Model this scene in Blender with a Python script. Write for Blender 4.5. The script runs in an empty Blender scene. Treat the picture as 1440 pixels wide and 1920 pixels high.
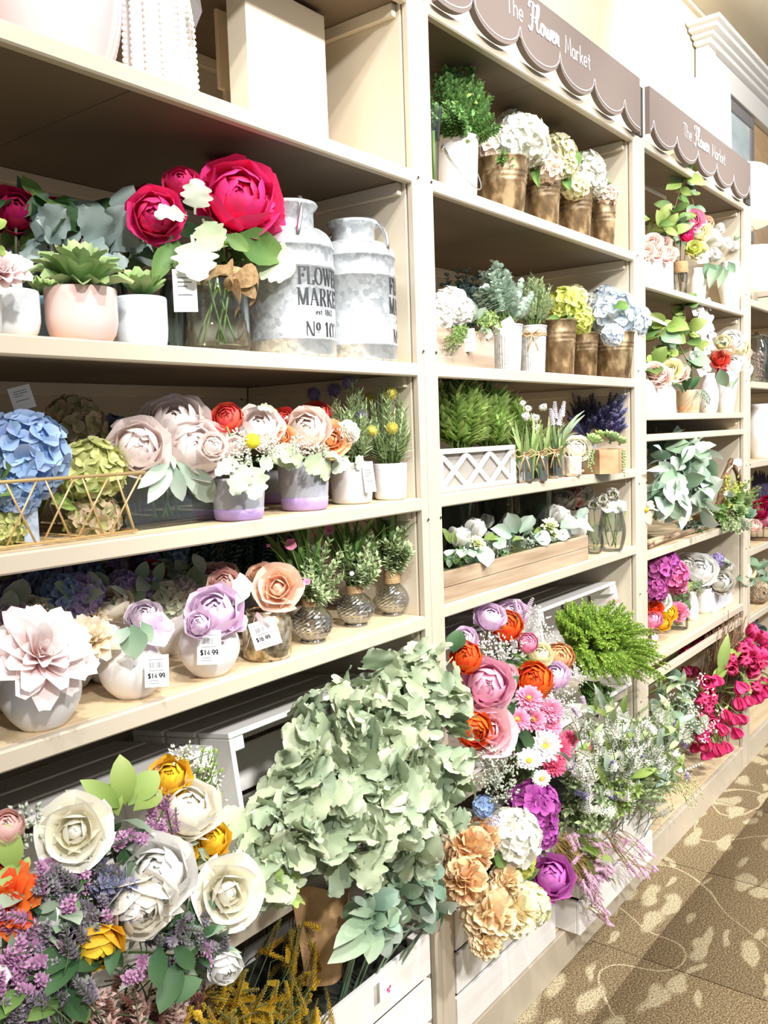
import bpy, math, random
import numpy as np
from mathutils import Matrix, Vector
random.seed(7)
SC = bpy.context.scene
COL = SC.collection
V3 = Vector
PI = math.pi

# ------------------------------------------------------------------ camera
CAM = V3((0.0, -1.114, 1.556))
FPX = 1664.29
CR, CU, CW = V3((0.60896, -0.79249, -0.03366)), V3((0.09049, 0.02725, 0.99553)), V3((0.78802, 0.60928, -0.0883))
CW = CW.normalized(); CR = (CR - CW * CR.dot(CW)).normalized(); CU = CR.cross(CW)
camd = bpy.data.cameras.new('camera')
cam = bpy.data.objects.new('camera', camd); COL.objects.link(cam)
camd.sensor_fit = 'VERTICAL'; camd.sensor_height = 36.0
camd.lens = FPX * 36.0 / 1920.0
camd.clip_start = 0.02
cam.matrix_world = Matrix(((CR.x, CU.x, -CW.x, CAM.x), (CR.y, CU.y, -CW.y, CAM.y), (CR.z, CU.z, -CW.z, CAM.z), (0, 0, 0, 1)))
SC.camera = cam

# ------------------------------------------------------------------ world, lamps, exposure
SC.view_settings.view_transform = 'Standard'
SC.view_settings.look = 'None'
SC.view_settings.gamma = 1.0
SC.view_settings.use_curve_mapping = False
SC.view_settings.exposure = -0.12
world = bpy.data.worlds.new('store_light'); SC.world = world
world.use_nodes = True
bg = world.node_tree.nodes['Background']
bg.inputs[0].default_value = (0.94, 0.97, 1.0, 1)
bg.inputs[1].default_value = 0.48

def spot(name, loc, target, power, size=68, blend=0.5, col=(1, 0.975, 0.94), rad=0.035):
    d = bpy.data.lights.new(name, 'SPOT'); o = bpy.data.objects.new(name, d); COL.objects.link(o)
    d.energy = power; d.spot_size = math.radians(size); d.spot_blend = blend; d.color = col; d.shadow_soft_size = rad
    o.location = loc
    o.rotation_euler = (V3(target) - V3(loc)).to_track_quat('-Z', 'Y').to_euler()
    return o
spot('track_spot', (0.25, -1.15, 3.62), (1.15, 0.1, 1.55), 85)
spot('track_spot', (1.30, -1.25, 3.62), (2.25, 0.1, 1.55), 103)
spot('track_spot', (2.60, -1.25, 3.62), (3.50, 0.1, 1.60), 144)
spot('track_spot', (0.35, -1.45, 3.62), (0.95, -0.1, 0.75), 190, 76)
spot('track_spot', (1.75, -1.45, 3.62), (2.35, -0.1, 0.65), 140)
spot('track_spot', (3.10, -1.9, 3.62), (3.0, -0.9, 0.0), .6 * 62, 95)
spot('track_spot', (4.3, -1.1, 3.75), (5.3, 0.5, 3.1), 230, 85)
spot('track_spot', (1.7, -0.75, 3.75), (2.6, 0.55, 2.95), 95, 85)
spot('track_spot', (3.0, -0.75, 3.75), (3.7, 0.55, 2.95), 95, 85)

for x_, p_ in ((-.6, 170), (1.4, 190), (3.4, 230)):
    spot('aisle_spot', (x_, -3.1, 3.62), (x_ + 1.3, 0.1, 1.2), p_ * 3.4, 64, .6, (1, .98, .95), .12)

# ------------------------------------------------------------------ pixel helpers (a ray of the photograph met with a real plane)
def ray(px, py):
    return CR * ((px - 720) / FPX) - CU * ((py - 960) / FPX) + CW
def at(px, py, Y=0.0):
    d = ray(px, py); return CAM + d * ((Y - CAM.y) / d.y)
def atz(px, py, Z):
    d = ray(px, py); return CAM + d * ((Z - CAM.z) / d.z)
def pj(p):
    d = V3(p) - CAM; w = d.dot(CW)
    return 720 + FPX * d.dot(CR) / w, 960 - FPX * d.dot(CU) / w
def yclamp(px, py, Y, xmax):       # nearest depth not behind a side panel at xmax
    while at(px, py, Y).x > xmax and Y > -.1: Y -= .01
    return Y
def mpp(p):
    return (V3(p) - CAM).dot(CW) / FPX
def stand(px, py, pxw, Z):            # a round thing whose front foot is seen at (px, py) on a surface at height Z
    p = atz(px, py, Z); r = pxw / 2 * mpp(p)
    h = p - CAM; h.z = 0; h.normalize()
    return p + h * r, r
def standy(px, pxw, Z, Y):            # a round thing whose axis is seen at column px, foot hidden by the shelf edge
    py = 500
    for _ in range(6):
        p = at(px, py, Y); p.z = Z; py = pj(p)[1]
    p = at(px, py, Y); p.z = Z
    return p, pxw / 2 * mpp(p)
def top(p, px, py):
    return at(px, py, p.y).z

# ------------------------------------------------------------------ materials
def s2l(c):
    c /= 255.0
    return c / 12.92 if c <= 0.04045 else ((c + 0.055) / 1.055) ** 2.4
def rgb(h):
    if isinstance(h, str):
        h = h.lstrip('#'); return tuple(s2l(int(h[i:i + 2], 16)) for i in (0, 2, 4)) + (1.0,)
    return tuple(h)
MATS = {}
def newmat(key):
    m = bpy.data.materials.new(key); m.use_nodes = True
    nt = m.node_tree; b = nt.nodes['Principled BSDF']
    MATS[key] = m
    return m, nt, b
def nd(nt, typ, **kw):
    n = nt.nodes.new(typ)
    for k, v in kw.items():
        if k.startswith('i_'):
            n.inputs[k[2:].replace('_', ' ')].default_value = v
        else:
            setattr(n, k, v)
    return n
def ramp(nt, stops):
    r = nt.nodes.new('ShaderNodeValToRGB'); e = r.color_ramp.elements
    while len(e) < len(stops): e.new(0.5)
    for x, (p, c) in zip(e, stops): x.position = p; x.color = rgb(c)
    return r
def coords(nt, scale=(1, 1, 1), out='Object'):
    tc = nt.nodes.new('ShaderNodeTexCoord'); mp = nt.nodes.new('ShaderNodeMapping'); mp.inputs['Scale'].default_value = scale
    nt.links.new(tc.outputs[out], mp.inputs[0]); return mp.outputs[0]
def bump(nt, b, h, strength=0.2, dist=0.002):
    n = nd(nt, 'ShaderNodeBump'); n.inputs['Strength'].default_value = strength; n.inputs['Distance'].default_value = dist
    nt.links.new(h, n.inputs['Height']); nt.links.new(n.outputs[0], b.inputs['Normal'])
def plain(key, c, rough=0.5, metal=0.0, spec=0.5, coat=0.0):
    if key in MATS: return MATS[key]
    m, nt, b = newmat(key)
    b.inputs['Base Color'].default_value = rgb(c); b.inputs['Roughness'].default_value = rough
    b.inputs['Metallic'].default_value = metal; b.inputs['Specular IOR Level'].default_value = spec; b.inputs['Coat Weight'].default_value = coat
    return m
def noisy(key, stops, scale=(8, 8, 8), rough=0.5, metal=0.0, bumps=0.0, detail=4, nscale=1.0, spec=0.5, dist=0.002, rvar=None):
    if key in MATS: return MATS[key]
    m, nt, b = newmat(key)
    n = nd(nt, 'ShaderNodeTexNoise'); n.inputs['Scale'].default_value = nscale; n.inputs['Detail'].default_value = detail
    nt.links.new(coords(nt, scale), n.inputs['Vector'])
    r = ramp(nt, stops); nt.links.new(n.outputs['Fac'], r.inputs[0]); nt.links.new(r.outputs[0], b.inputs['Base Color'])
    b.inputs['Roughness'].default_value = rough; b.inputs['Metallic'].default_value = metal; b.inputs['Specular IOR Level'].default_value = spec
    if bumps: bump(nt, b, n.outputs['Fac'], bumps, dist)
    return m
def organic(base, tip, mid=None, vary=0.16, trans=0.25, rough=0.6, hue=0.012, mottle=0.12):
    """petals and leaves: colour runs from the base of the piece to its tip"""
    key = 'organic_%s_%s_%s_%s' % (base, tip, mid, vary)
    if key in MATS: return MATS[key]
    m, nt, b = newmat(key)
    a = nd(nt, 'ShaderNodeAttribute', attribute_name='t')
    st = [(0.0, base), (1.0, tip)] if mid is None else [(0.0, base), (0.5, mid), (1.0, tip)]
    r = ramp(nt, st); nt.links.new(a.outputs['Fac'], r.inputs[0])
    oi = nd(nt, 'ShaderNodeObjectInfo')
    geo = nd(nt, 'ShaderNodeNewGeometry')
    wn = nd(nt, 'ShaderNodeTexWhiteNoise'); wn.noise_dimensions = '2D'
    cmb = nd(nt, 'ShaderNodeCombineXYZ'); nt.links.new(oi.outputs['Random'], cmb.inputs[0]); nt.links.new(geo.outputs['Random Per Island'], cmb.inputs[1])
    nt.links.new(cmb.outputs[0], wn.inputs['Vector'])
    hs = nd(nt, 'ShaderNodeHueSaturation')
    mv = nd(nt, 'ShaderNodeMapRange'); mv.inputs[3].default_value = 1 - vary; mv.inputs[4].default_value = 1 + vary * 0.5
    nt.links.new(wn.outputs['Value'], mv.inputs[0]); nt.links.new(mv.outputs[0], hs.inputs['Value'])
    mh = nd(nt, 'ShaderNodeMapRange'); mh.inputs[3].default_value = 0.5 - hue; mh.inputs[4].default_value = 0.5 + hue
    sp = nd(nt, 'ShaderNodeSeparateColor'); nt.links.new(wn.outputs['Color'], sp.inputs[0])
    nt.links.new(sp.outputs[1], mh.inputs[0]); nt.links.new(mh.outputs[0], hs.inputs['Hue'])
    nt.links.new(r.outputs[0], hs.inputs['Color'])
    nt.links.new(hs.outputs[0], b.inputs['Base Color'])
    b.inputs['Roughness'].default_value = rough; b.inputs['Specular IOR Level'].default_value = 0.25
    if trans:
        t = nd(nt, 'ShaderNodeBsdfTranslucent'); nt.links.new(hs.outputs[0], t.inputs[0])
        mx = nd(nt, 'ShaderNodeMixShader'); mx.inputs[0].default_value = trans
        out = nt.nodes['Material Output']
        nt.links.new(b.outputs[0], mx.inputs[1]); nt.links.new(t.outputs[0], mx.inputs[2]); nt.links.new(mx.outputs[0], out.inputs[0])
    return m
def glassy(key, tint='#f7fbfa', refl=1.0, rough=0.02, base=0.05):
    if key in MATS: return MATS[key]
    m, nt, b = newmat(key); nt.nodes.remove(b)
    tr = nd(nt, 'ShaderNodeBsdfTransparent'); tr.inputs[0].default_value = rgb(tint)
    gl = nd(nt, 'ShaderNodeBsdfGlossy'); gl.inputs['Roughness'].default_value = rough
    lw = nd(nt, 'ShaderNodeLayerWeight'); lw.inputs[0].default_value = 0.28
    mu = nd(nt, 'ShaderNodeMath', operation='MULTIPLY_ADD'); mu.inputs[1].default_value = 0.75 * refl; mu.inputs[2].default_value = base
    nt.links.new(lw.outputs['Fresnel'], mu.inputs[0])
    mx = nd(nt, 'ShaderNodeMixShader')
    nt.links.new(mu.outputs[0], mx.inputs[0]); nt.links.new(tr.outputs[0], mx.inputs[1]); nt.links.new(gl.outputs[0], mx.inputs[2])
    nt.links.new(mx.outputs[0], nt.nodes['Material Output'].inputs[0])
    return m
def galvanised(key, a='#a1a7ab', b_='#d0d4d6', rough=0.38):
    if key in MATS: return MATS[key]
    m, nt, b = newmat(key)
    v = nd(nt, 'ShaderNodeTexVoronoi'); v.inputs['Scale'].default_value = 110
    nz = nd(nt, 'ShaderNodeTexNoise'); nz.inputs['Scale'].default_value = 6
    c = coords(nt); nt.links.new(c, v.inputs['Vector']); nt.links.new(c, nz.inputs['Vector'])
    sp = nd(nt, 'ShaderNodeSeparateColor'); nt.links.new(v.outputs['Color'], sp.inputs[0])
    mx = nd(nt, 'ShaderNodeMath', operation='MULTIPLY_ADD'); mx.inputs[1].default_value = 0.5
    nt.links.new(sp.outputs[0], mx.inputs[0]); nt.links.new(nz.outputs['Fac'], mx.inputs[2])
    r = ramp(nt, [(0.35, a), (0.85, b_)]); nt.links.new(mx.outputs[0], r.inputs[0]); nt.links.new(r.outputs[0], b.inputs['Base Color'])
    b.inputs['Metallic'].default_value = 0.55; b.inputs['Roughness'].default_value = rough
    return m
def wood(key, stops, along=0, rough=0.6, fine=1.0, bumps=0.15, spec=0.4):
    sc = [26 * fine] * 3; sc[along] = 2.2 * fine
    return noisy(key, stops, tuple(sc), rough, 0, bumps, 6, 1.0, spec, 0.001)

CREAM = noisy('cream_laminate', [(0.3, '#c0b4a0'), (0.7, '#c8bca9')], (3, 3, 3), 0.42)
CREAM2 = noisy('cream_panel', [(0.3, '#cbbfaa'), (0.7, '#d2c7b3')], (2, 2, 2), 0.5)
PEG = noisy('back_board_paint', [(0.3, '#b9ad9c'), (0.7, '#c4b9a8')], (2, 2, 2), 0.6)
OAK = wood('oak_laminate', [(0.25, '#c9ae88'), (0.55, '#dcc6a2'), (0.8, '#cdb48d')], 0, 0.42, 1.2, 0.05)
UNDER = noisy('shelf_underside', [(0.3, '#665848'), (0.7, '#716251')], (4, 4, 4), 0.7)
WALLM = noisy('wall_paint', [(0.3, '#ecdfc8'), (0.7, '#f0e5d0')], (1, 1, 1), 0.8)
CEILM = noisy('ceiling_paint', [(0.3, '#e6dcc6'), (0.7, '#ece3d0')], (1, 1, 1), 0.9)
WHITE = plain('white_ceramic', '#f1eeea', 0.22, 0, 0.5, 0.3)
WHITEM = plain('white_paint', '#f1efec', 0.5)
CRATE = wood('white_washed_wood', [(0.2, '#e6e0d8'), (0.5, '#f3f0ec'), (0.8, '#ece7df')], 0, 0.6, 1.0, 0.2)
CRATEV = wood('white_washed_wood_upright', [(0.2, '#e6e0d8'), (0.5, '#f3f0ec'), (0.8, '#ece7df')], 2, 0.6, 1.0, 0.2)
DARK = plain('dark_standard_metal', '#4a4540', 0.5, 0.3)
BLACK = plain('black_print', '#2b2b2f', 0.6)
INK = plain('grey_print', '#7d7d82', 0.7)
PAPER = plain('white_card', '#f6f5f3', 0.6)
GLASS = glassy('clear_glass')
GLASSD = glassy('smoke_glass', '#d9e2e2')
ZINC = galvanised('galvanised_zinc')
ZINCL = galvanised('pale_zinc', '#b9bdc2', '#e9eaec', 0.45)
STEEL = plain('polished_wire', '#d7d9dc', 0.25, 0.9)
SOIL = noisy('dark_soil', [(0.3, '#2c2620'), (0.7, '#4b4135')], (60, 60, 60), 0.9, 0, 0.6)
MOSS = noisy('dry_moss', [(0.3, '#4d5130'), (0.7, '#7d7f4d')], (60, 60, 60), 0.9, 0, 0.6)
BURLAP = noisy('burlap', [(0.3, '#8d6f4b'), (0.7, '#b3946a')], (140, 140, 140), 0.9, 0, 0.5)
TWINE = noisy('jute_twine', [(0.3, '#a5855b'), (0.7, '#c9ab80')], (200, 200, 60), 0.9)
RUST = noisy('rusty_brown_metal', [(0.34, '#54432d'), (0.5, '#786244'), (0.62, '#aa9573')], (34, 34, 20), 0.5, 0.15, 0.1, 6)
GRAYW = plain('sign_taupe', '#776a64', 0.6)
BARNWOOD = wood('weathered_wood', [(0.25, '#7d664e'), (0.5, '#a68f75'), (0.75, '#c2ae95')], 0, 0.75, 1.4, 0.4)
BROWNW = wood('brown_plank_wood', [(0.2, '#8f6f50'), (0.5, '#b5936d'), (0.8, '#c8aa86')], 0, 0.65, 1.0, 0.3)
GOLDW = plain('brass_wire', '#d3b680', 0.4, 0.45)
STEMG = plain('stem_green', '#6f8a45', 0.6)
STEMD = plain('stem_dark', '#4d5f3c', 0.6)
TWIGM = noisy('twig_bark', [(0.3, '#5d4430'), (0.7, '#8b6c4c')], (40, 40, 40), 0.85)

# ------------------------------------------------------------------ geometry: arrays of points, quads, triangles and a base-to-tip value
class G:
    def __init__(s, v, q=None, t=None, g=None, mi=0):
        s.v = np.asarray(v, float).reshape(-1, 3)
        s.q = np.zeros((0, 4), int) if q is None else np.asarray(q, int).reshape(-1, 4)
        s.t = np.zeros((0, 3), int) if t is None else np.asarray(t, int).reshape(-1, 3)
        s.g = np.zeros(len(s.v)) if g is None else np.asarray(g, float)
        s.mi = mi
def npm(M): return np.array(M)
class MB:
    def __init__(s): s.v, s.q, s.t, s.g, s.qm, s.tm, s.n = [], [], [], [], [], [], 0
    def add(s, g, M=None, mi=None):
        v = g.v
        if M is not None:
            A = M if isinstance(M, np.ndarray) else npm(M)
            v = v @ A[:3, :3].T + A[:3, 3]
        s.v.append(v); s.q.append(g.q + s.n); s.t.append(g.t + s.n); s.g.append(g.g)
        m = g.mi if mi is None else mi
        s.qm.append(np.full(len(g.q), m)); s.tm.append(np.full(len(g.t), m)); s.n += len(v)
        return s
    def G(s):
        return G(np.concatenate(s.v), np.concatenate(s.q), np.concatenate(s.t), np.concatenate(s.g))
    def mesh(s, name, mats, smooth=True):
        me = bpy.data.meshes.new(name)
        v = np.concatenate(s.v); q = np.concatenate(s.q); t = np.concatenate(s.t); g = np.concatenate(s.g)
        nq, ntr = len(q), len(t)
        me.vertices.add(len(v)); me.vertices.foreach_set('co', v.ravel().astype(np.float32))
        me.loops.add(nq * 4 + ntr * 3); me.loops.foreach_set('vertex_index', np.concatenate([q.ravel(), t.ravel()]).astype(np.int32))
        me.polygons.add(nq + ntr)
        me.polygons.foreach_set('loop_start', np.concatenate([np.arange(nq) * 4, nq * 4 + np.arange(ntr) * 3]).astype(np.int32))
        mi = np.concatenate([np.concatenate(s.qm), np.concatenate(s.tm)]).astype(np.int32)
        me.polygons.foreach_set('material_index', mi)
        me.polygons.foreach_set('use_smooth', np.full(nq + ntr, bool(smooth)))
        a = me.attributes.new('t', 'FLOAT', 'POINT'); a.data.foreach_set('value', g.astype(np.float32))
        for m in (mats if isinstance(mats, (list, tuple)) else [mats]): me.materials.append(m)
        me.update(calc_edges=True)
        return me

def sheet(nu, nv, wf, bend=0.0, cup=0.0, ruf=0.0, rf=6.0, tip=0.0, seed=0, fold=0.0, dense=False):
    """a petal or leaf one unit long: wf(u) half width, bend along, cup across, ruf ruffled rim, tip extra curl of the end"""
    rs = random.Random(seed); ph = rs.uniform(0, 6.28)
    u = np.linspace(0, 1, nu + 1)
    if dense: u = .35 * u + .65 * np.sin(u * PI / 2)
    th = bend * u + tip * np.clip((u - 0.6) / 0.4, 0, 1) ** 2
    du = np.diff(u)
    x = np.concatenate([[0], np.cumsum(np.cos((th[1:] + th[:-1]) / 2)) * du]); z = np.concatenate([[0], np.cumsum(np.sin((th[1:] + th[:-1]) / 2)) * du])
    vv = np.linspace(-1, 1, nv + 1)
    pts, g = [], []
    for i in range(nu + 1):
        hw = wf(u[i])
        for k in vv:
            h = cup * hw * k * k + fold * hw * abs(k) + ruf * abs(k) ** 1.5 * math.sin(rf * u[i] * 3 + ph + 2.1 * k) + ruf * 0.7 * u[i] ** 3 * math.sin(5 * k + ph)
            pts.append((x[i] - math.sin(th[i]) * h, k * hw, z[i] + math.cos(th[i]) * h)); g.append(u[i])
    q = [(i * (nv + 1) + j, i * (nv + 1) + j + 1, (i + 1) * (nv + 1) + j + 1, (i + 1) * (nv + 1) + j) for i in range(nu) for j in range(nv)]
    return G(pts, q, None, g)
sn = lambda u, a=1.0: max(0.0, math.sin(PI * min(1, max(0, u)) ** a))
W_LANCE = lambda u: 0.19 * sn(u, .8) ** 1.0 + 0.006
W_OVAL = lambda u: 0.010 if u < .1 else 0.27 * sn((u - .1) / .9, .85) ** .75 + 0.006
W_BROAD = lambda u: 0.012 if u < .12 else 0.40 * sn((u - .12) / .88, .72) ** .8 + 0.006
W_ROUND = lambda u: 0.012 if u < .1 else 0.44 * sn((u - .1) / .9, 1.0) ** .6 + 0.006
W_PETAL = lambda u: 0.05 + 0.47 * sn(u * .97, .95) ** .6
W_ROSE = lambda u: 0.05 + .14 * (1 - u) + 0.47 * sn(u * .975, .85) ** .5
W_TUL = lambda u: 0.06 + 0.40 * sn(u * .98, .8) ** .75
W_POINT = lambda u: 0.02 + 0.17 * sn(u * .99, .85) ** .8
W_SUCC = lambda u: 0.08 + 0.22 * sn(u * .99, 1.15) ** .9
W_BLADE = lambda u: 0.045 * (1 - u) ** .6 + 0.004
W_FLOR = lambda u: 0.06 + 0.46 * sn(u * .97, 1.2) ** .6
def W_DUSTY(u):
    if u < .14: return 0.03
    w = (u - .14) / .86
    return (0.40 * sn(w, .8) ** .55 + 0.03) * (.74 + .26 * abs(math.sin(PI * 4.5 * w + .5)) ** .7)
def W_LOBE(u):
    if u < .2: return 0.035
    w = (u - .2) / .8
    return (0.42 * sn(w, .7) ** .6 + .03) * (.52 + .48 * abs(math.sin(PI * 3.6 * w + .4)) ** .7)
def octa(l=1.0, r=0.25):
    return G([(0, 0, 0), (r, 0, l * .45), (0, r, l * .45), (-r, 0, l * .45), (0, -r, l * .45), (0, 0, l)], None,
             [(0, 2, 1), (0, 3, 2), (0, 4, 3), (0, 1, 4), (5, 1, 2), (5, 2, 3), (5, 3, 4), (5, 4, 1)], [0, .5, .5, .5, .5, 1])
TPL = {}
def tpl(kind, seed=0):
    k = (kind, seed)
    if k in TPL: return TPL[k]
    r = random.Random(hash(kind) % 1000 + seed * 17 if False else seed * 17 + len(kind)); j = lambda a, b: r.uniform(a, b)
    if kind == 'lance': g = sheet(5, 2, W_LANCE, j(-.5, .2), 0, .01, 4, j(-.6, 0), seed, .25)
    elif kind == 'oval': g = sheet(6, 2, W_OVAL, j(-.7, .1), 0, .012, 4, j(-.5, .2), seed, .22)
    elif kind == 'broad': g = sheet(6, 4, W_BROAD, j(-.8, 0), 0, .02, 4, j(-.5, .1), seed, .18)
    elif kind == 'round': g = sheet(5, 4, W_ROUND, j(-.4, .3), .2, .01, 3, 0, seed)
    elif kind == 'dusty': g = sheet(20, 4, W_DUSTY, j(-.9, .5), j(-.3, .35), .045, 5, j(-.7, .3), seed)
    elif kind == 'lobed': g = sheet(22, 4, W_LOBE, j(-.9, .1), j(-.2, .3), .03, 5, j(-.5, .2), seed)
    elif kind == 'blade': g = sheet(6, 1, W_BLADE, j(-.9, -.1), 0, 0, 1, j(-.8, 0), seed)
    elif kind == 'tiny': g = sheet(2, 1, lambda u: .03 + .27 * sn(u), j(-.4, .3))
    elif kind == 'needle': g = sheet(2, 1, lambda u: .07 * (1 - u) + .012, j(-.5, .2))
    elif kind == 'petal': g = sheet(5, 4, W_PETAL, 0, .42, .03, 5, 0, seed)
    elif kind == 'bud': g = octa(1, .3)
    elif kind == 'spike': g = octa(1, .09)
    else: raise KeyError(kind)
    TPL[k] = g
    return g

def frame(z, x=None):
    """4x4 rotation whose Z axis is z"""
    z = V3(z).normalized()
    x = V3(x) if x is not None else V3((random.uniform(-1, 1), random.uniform(-1, 1), random.uniform(-1, 1)))
    y = z.cross(x)
    if y.length < 1e-4: y = z.cross(V3((.3, .8, .5)))
    y.normalize(); x = y.cross(z)
    return Matrix(((x.x, y.x, z.x, 0), (x.y, y.y, z.y, 0), (x.z, y.z, z.z, 0), (0, 0, 0, 1)))
def leafM(a, b, nrm=(0, 0, 1), wide=1.0):
    """a leaf template (length along X, face along Z) put from a to b"""
    a, b = V3(a), V3(b); x = b - a; L = x.length or 1e-5; x = x / L
    z = V3(nrm); z = z - x * z.dot(x)
    if z.length < 1e-4: z = x.orthogonal()
    z.normalize(); y = z.cross(x)
    w = L * wide
    return Matrix(((x.x * L, y.x * w, z.x * L, a.x), (x.y * L, y.y * w, z.y * L, a.y), (x.z * L, y.z * w, z.z * L, a.z), (0, 0, 0, 1)))
def TS(loc, s=1.0, R=None):
    M = Matrix.Translation(V3(loc))
    if R is not None: M = M @ R
    return M @ (Matrix.Scale(s, 4) if not isinstance(s, (tuple, list)) else Matrix.Diagonal((*s, 1)))

def lathe(prof, n=32, g=None):
    """profile of (radius, z) points turned about Z; ends of radius 0 close"""
    m = len(prof); v, q, t = [], [], []
    for r, z in prof:
        for k in range(n):
            a = 2 * PI * k / n; v.append((max(r, 1e-5) * math.cos(a), max(r, 1e-5) * math.sin(a), z))
    for i in range(m - 1):
        for k in range(n):
            k2 = (k + 1) % n; q.append((i * n + k, i * n + k2, (i + 1) * n + k2, (i + 1) * n + k))
    return G(v, q, None, np.repeat(np.linspace(0, 1, m), n))
def pot_profile(r0, r1, h, th=0.004, belly=None, foot=0.0, n=8):
    """outside from the floor up, rim, inside down"""
    out = [(0.0, 0.0), (r0 - .004, 0.0), (r0, 0.004)]
    for i in range(1, n):
        f = i / n
        r = r0 + (r1 - r0) * f if belly is None else belly(f)
        out.append((r, .004 + (h - .008) * f))
    re = r1 if belly is None else belly(1.0)
    out += [(re, h - .003), (re - .001, h), (re - th, h), (re - th - .001, h - .004), (max(.004, (r0 + re) / 2 - th), h * .45), (0.0, h * .42)]
    return out
def box(x0, x1, y0, y1, z0, z1, c=0.0015):
    """a box with small chamfers"""
    c = min(c, (x1 - x0) / 3, (y1 - y0) / 3, (z1 - z0) / 3)
    v = []; idx = {}
    xs, ys, zs = (x0, x1), (y0, y1), (z0, z1)
    sg = (1, -1)
    for a in (0, 1):
        for b in (0, 1):
            for d in (0, 1):
                X, Y, Z = xs[a], ys[b], zs[d]
                idx[a, b, d, 0] = len(v); v.append((X, Y + sg[b] * c, Z + sg[d] * c))
                idx[a, b, d, 1] = len(v); v.append((X + sg[a] * c, Y, Z + sg[d] * c))
                idx[a, b, d, 2] = len(v); v.append((X + sg[a] * c, Y + sg[b] * c, Z))
    q, t = [], []
    for a in (0, 1):
        f = [idx[a, b, d, 0] for b, d in ((0, 0), (1, 0), (1, 1), (0, 1))]; q.append(f if a else f[::-1])
        f = [idx[b, a, d, 1] for b, d in ((0, 0), (1, 0), (1, 1), (0, 1))]; q.append(f[::-1] if a else f)
        f = [idx[b, d, a, 2] for b, d in ((0, 0), (1, 0), (1, 1), (0, 1))]; q.append(f if a else f[::-1])
    for a in (0, 1):
        for b in (0, 1):
            q.append([idx[a, b, 0, 0], idx[a, b, 1, 0], idx[a, b, 1, 1], idx[a, b, 0, 1]][::1 if (a == b) else -1])
            q.append([idx[a, 0, b, 0], idx[a, 0, b, 2], idx[a, 1, b, 2], idx[a, 1, b, 0]][::1 if (a == b) else -1])
            q.append([idx[0, a, b, 1], idx[1, a, b, 1], idx[1, a, b, 2], idx[0, a, b, 2]][::1 if (a != b) else -1])
            for d in (0, 1):
                f = [idx[a, b, d, k] for k in (0, 1, 2)]; t.append(f if (a + b + d) % 2 else f[::-1])
    return G(v, q, t)
def tube(pts, r=0.002, n=6, r1=None):
    pts = [V3(p) for p in pts]; m = len(pts); v, q = [], []
    up = None
    for i, p in enumerate(pts):
        d = (pts[min(i + 1, m - 1)] - pts[max(i - 1, 0)]).normalized()
        if up is None or abs(up.dot(d)) > .99: up = d.orthogonal().normalized()
        x = (up - d * up.dot(d)).normalized(); y = d.cross(x); up = x
        rr = r if r1 is None else r + (r1 - r) * i / max(1, m - 1)
        for k in range(n):
            a = 2 * PI * k / n; w = p + (x * math.cos(a) + y * math.sin(a)) * rr; v.append(tuple(w))
    for i in range(m - 1):
        for k in range(n):
            k2 = (k + 1) % n; q.append((i * n + k, i * n + k2, (i + 1) * n + k2, (i + 1) * n + k))
    t = [(0, k + 1, k) for k in range(1, n - 1)] + [((m - 1) * n, (m - 1) * n + k, (m - 1) * n + k + 1) for k in range(1, n - 1)]
    return G(v, q, t, np.repeat(np.linspace(0, 1, m), n))
def arc(a, b, sag, n=8):
    a, b, s = V3(a), V3(b), V3(sag)
    return [a.lerp(b, i / n) + s * (4 * (i / n) * (1 - i / n)) for i in range(n + 1)]
def ball(r=1.0, n=12, m=8, sq=1.0):
    return lathe([(r * math.sin(PI * i / m), -r * math.cos(PI * i / m) * sq) for i in range(m + 1)], n)
def fib(n, lo=-0.35):
    """n directions spread over a sphere above height lo"""
    out = []
    for i in range(n):
        z = lo + (1 - lo) * (i + .5) / n; a = i * 2.39996
        r = math.sqrt(max(0, 1 - z * z)); out.append(V3((r * math.cos(a), r * math.sin(a), z)))
    return out

# ------------------------------------------------------------------ objects
WM = {}
def link(name, mesh, parent=None, M=None):
    o = bpy.data.objects.new(name, mesh); COL.objects.link(o)
    M = M if M is not None else Matrix.Identity(4)
    if parent is not None:
        o.parent = parent; o.matrix_basis = WM[parent].inverted_safe() @ M
    else: o.matrix_basis = M
    WM[o] = M.copy()
    return o
def obj(name, mb, mats, parent=None, M=None, smooth=True, stuff=False, label=None):
    if isinstance(mb, G): mb = MB().add(mb)
    o = link(name, mb.mesh(name, mats, smooth), parent, M)
    if stuff: o['kind'] = 'stuff'
    if label: o['label'] = label
    return o
def tag(o, label, cat, group=None):
    o['label'] = label; o['category'] = cat
    if group: o['group'] = group
    return o
def thing(name, label, cat, loc, group=None):
    return tag(link(name, None, None, Matrix.Translation(V3(loc))), label, cat, group)
def struct(name, mb, mats, smooth=False):
    o = obj(name, mb, mats, None, None, smooth); o['kind'] = 'structure'; return o
MESHES = {}
def cmesh(key, fn):
    if key not in MESHES: MESHES[key] = fn()
    return MESHES[key]
def leafmesh(kind, seed, mat):
    return cmesh(('leaf', kind, seed, mat.name), lambda: MB().add(tpl(kind, seed)).mesh('leaf', mat))
def leafobj(parent, a, b, kind, mat, nrm=None, wide=1.0, name='leaf', seed=None):
    a, b = V3(a), V3(b)
    if nrm is None:
        nrm = (CAM - b).normalized() + V3((0, 0, .5)) + V3((random.uniform(-.4, .4), random.uniform(-.4, .4), random.uniform(-.3, .3)))
    return link(name, leafmesh(kind, random.randrange(5) if seed is None else seed, mat), parent, leafM(a, b, nrm, wide))

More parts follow.
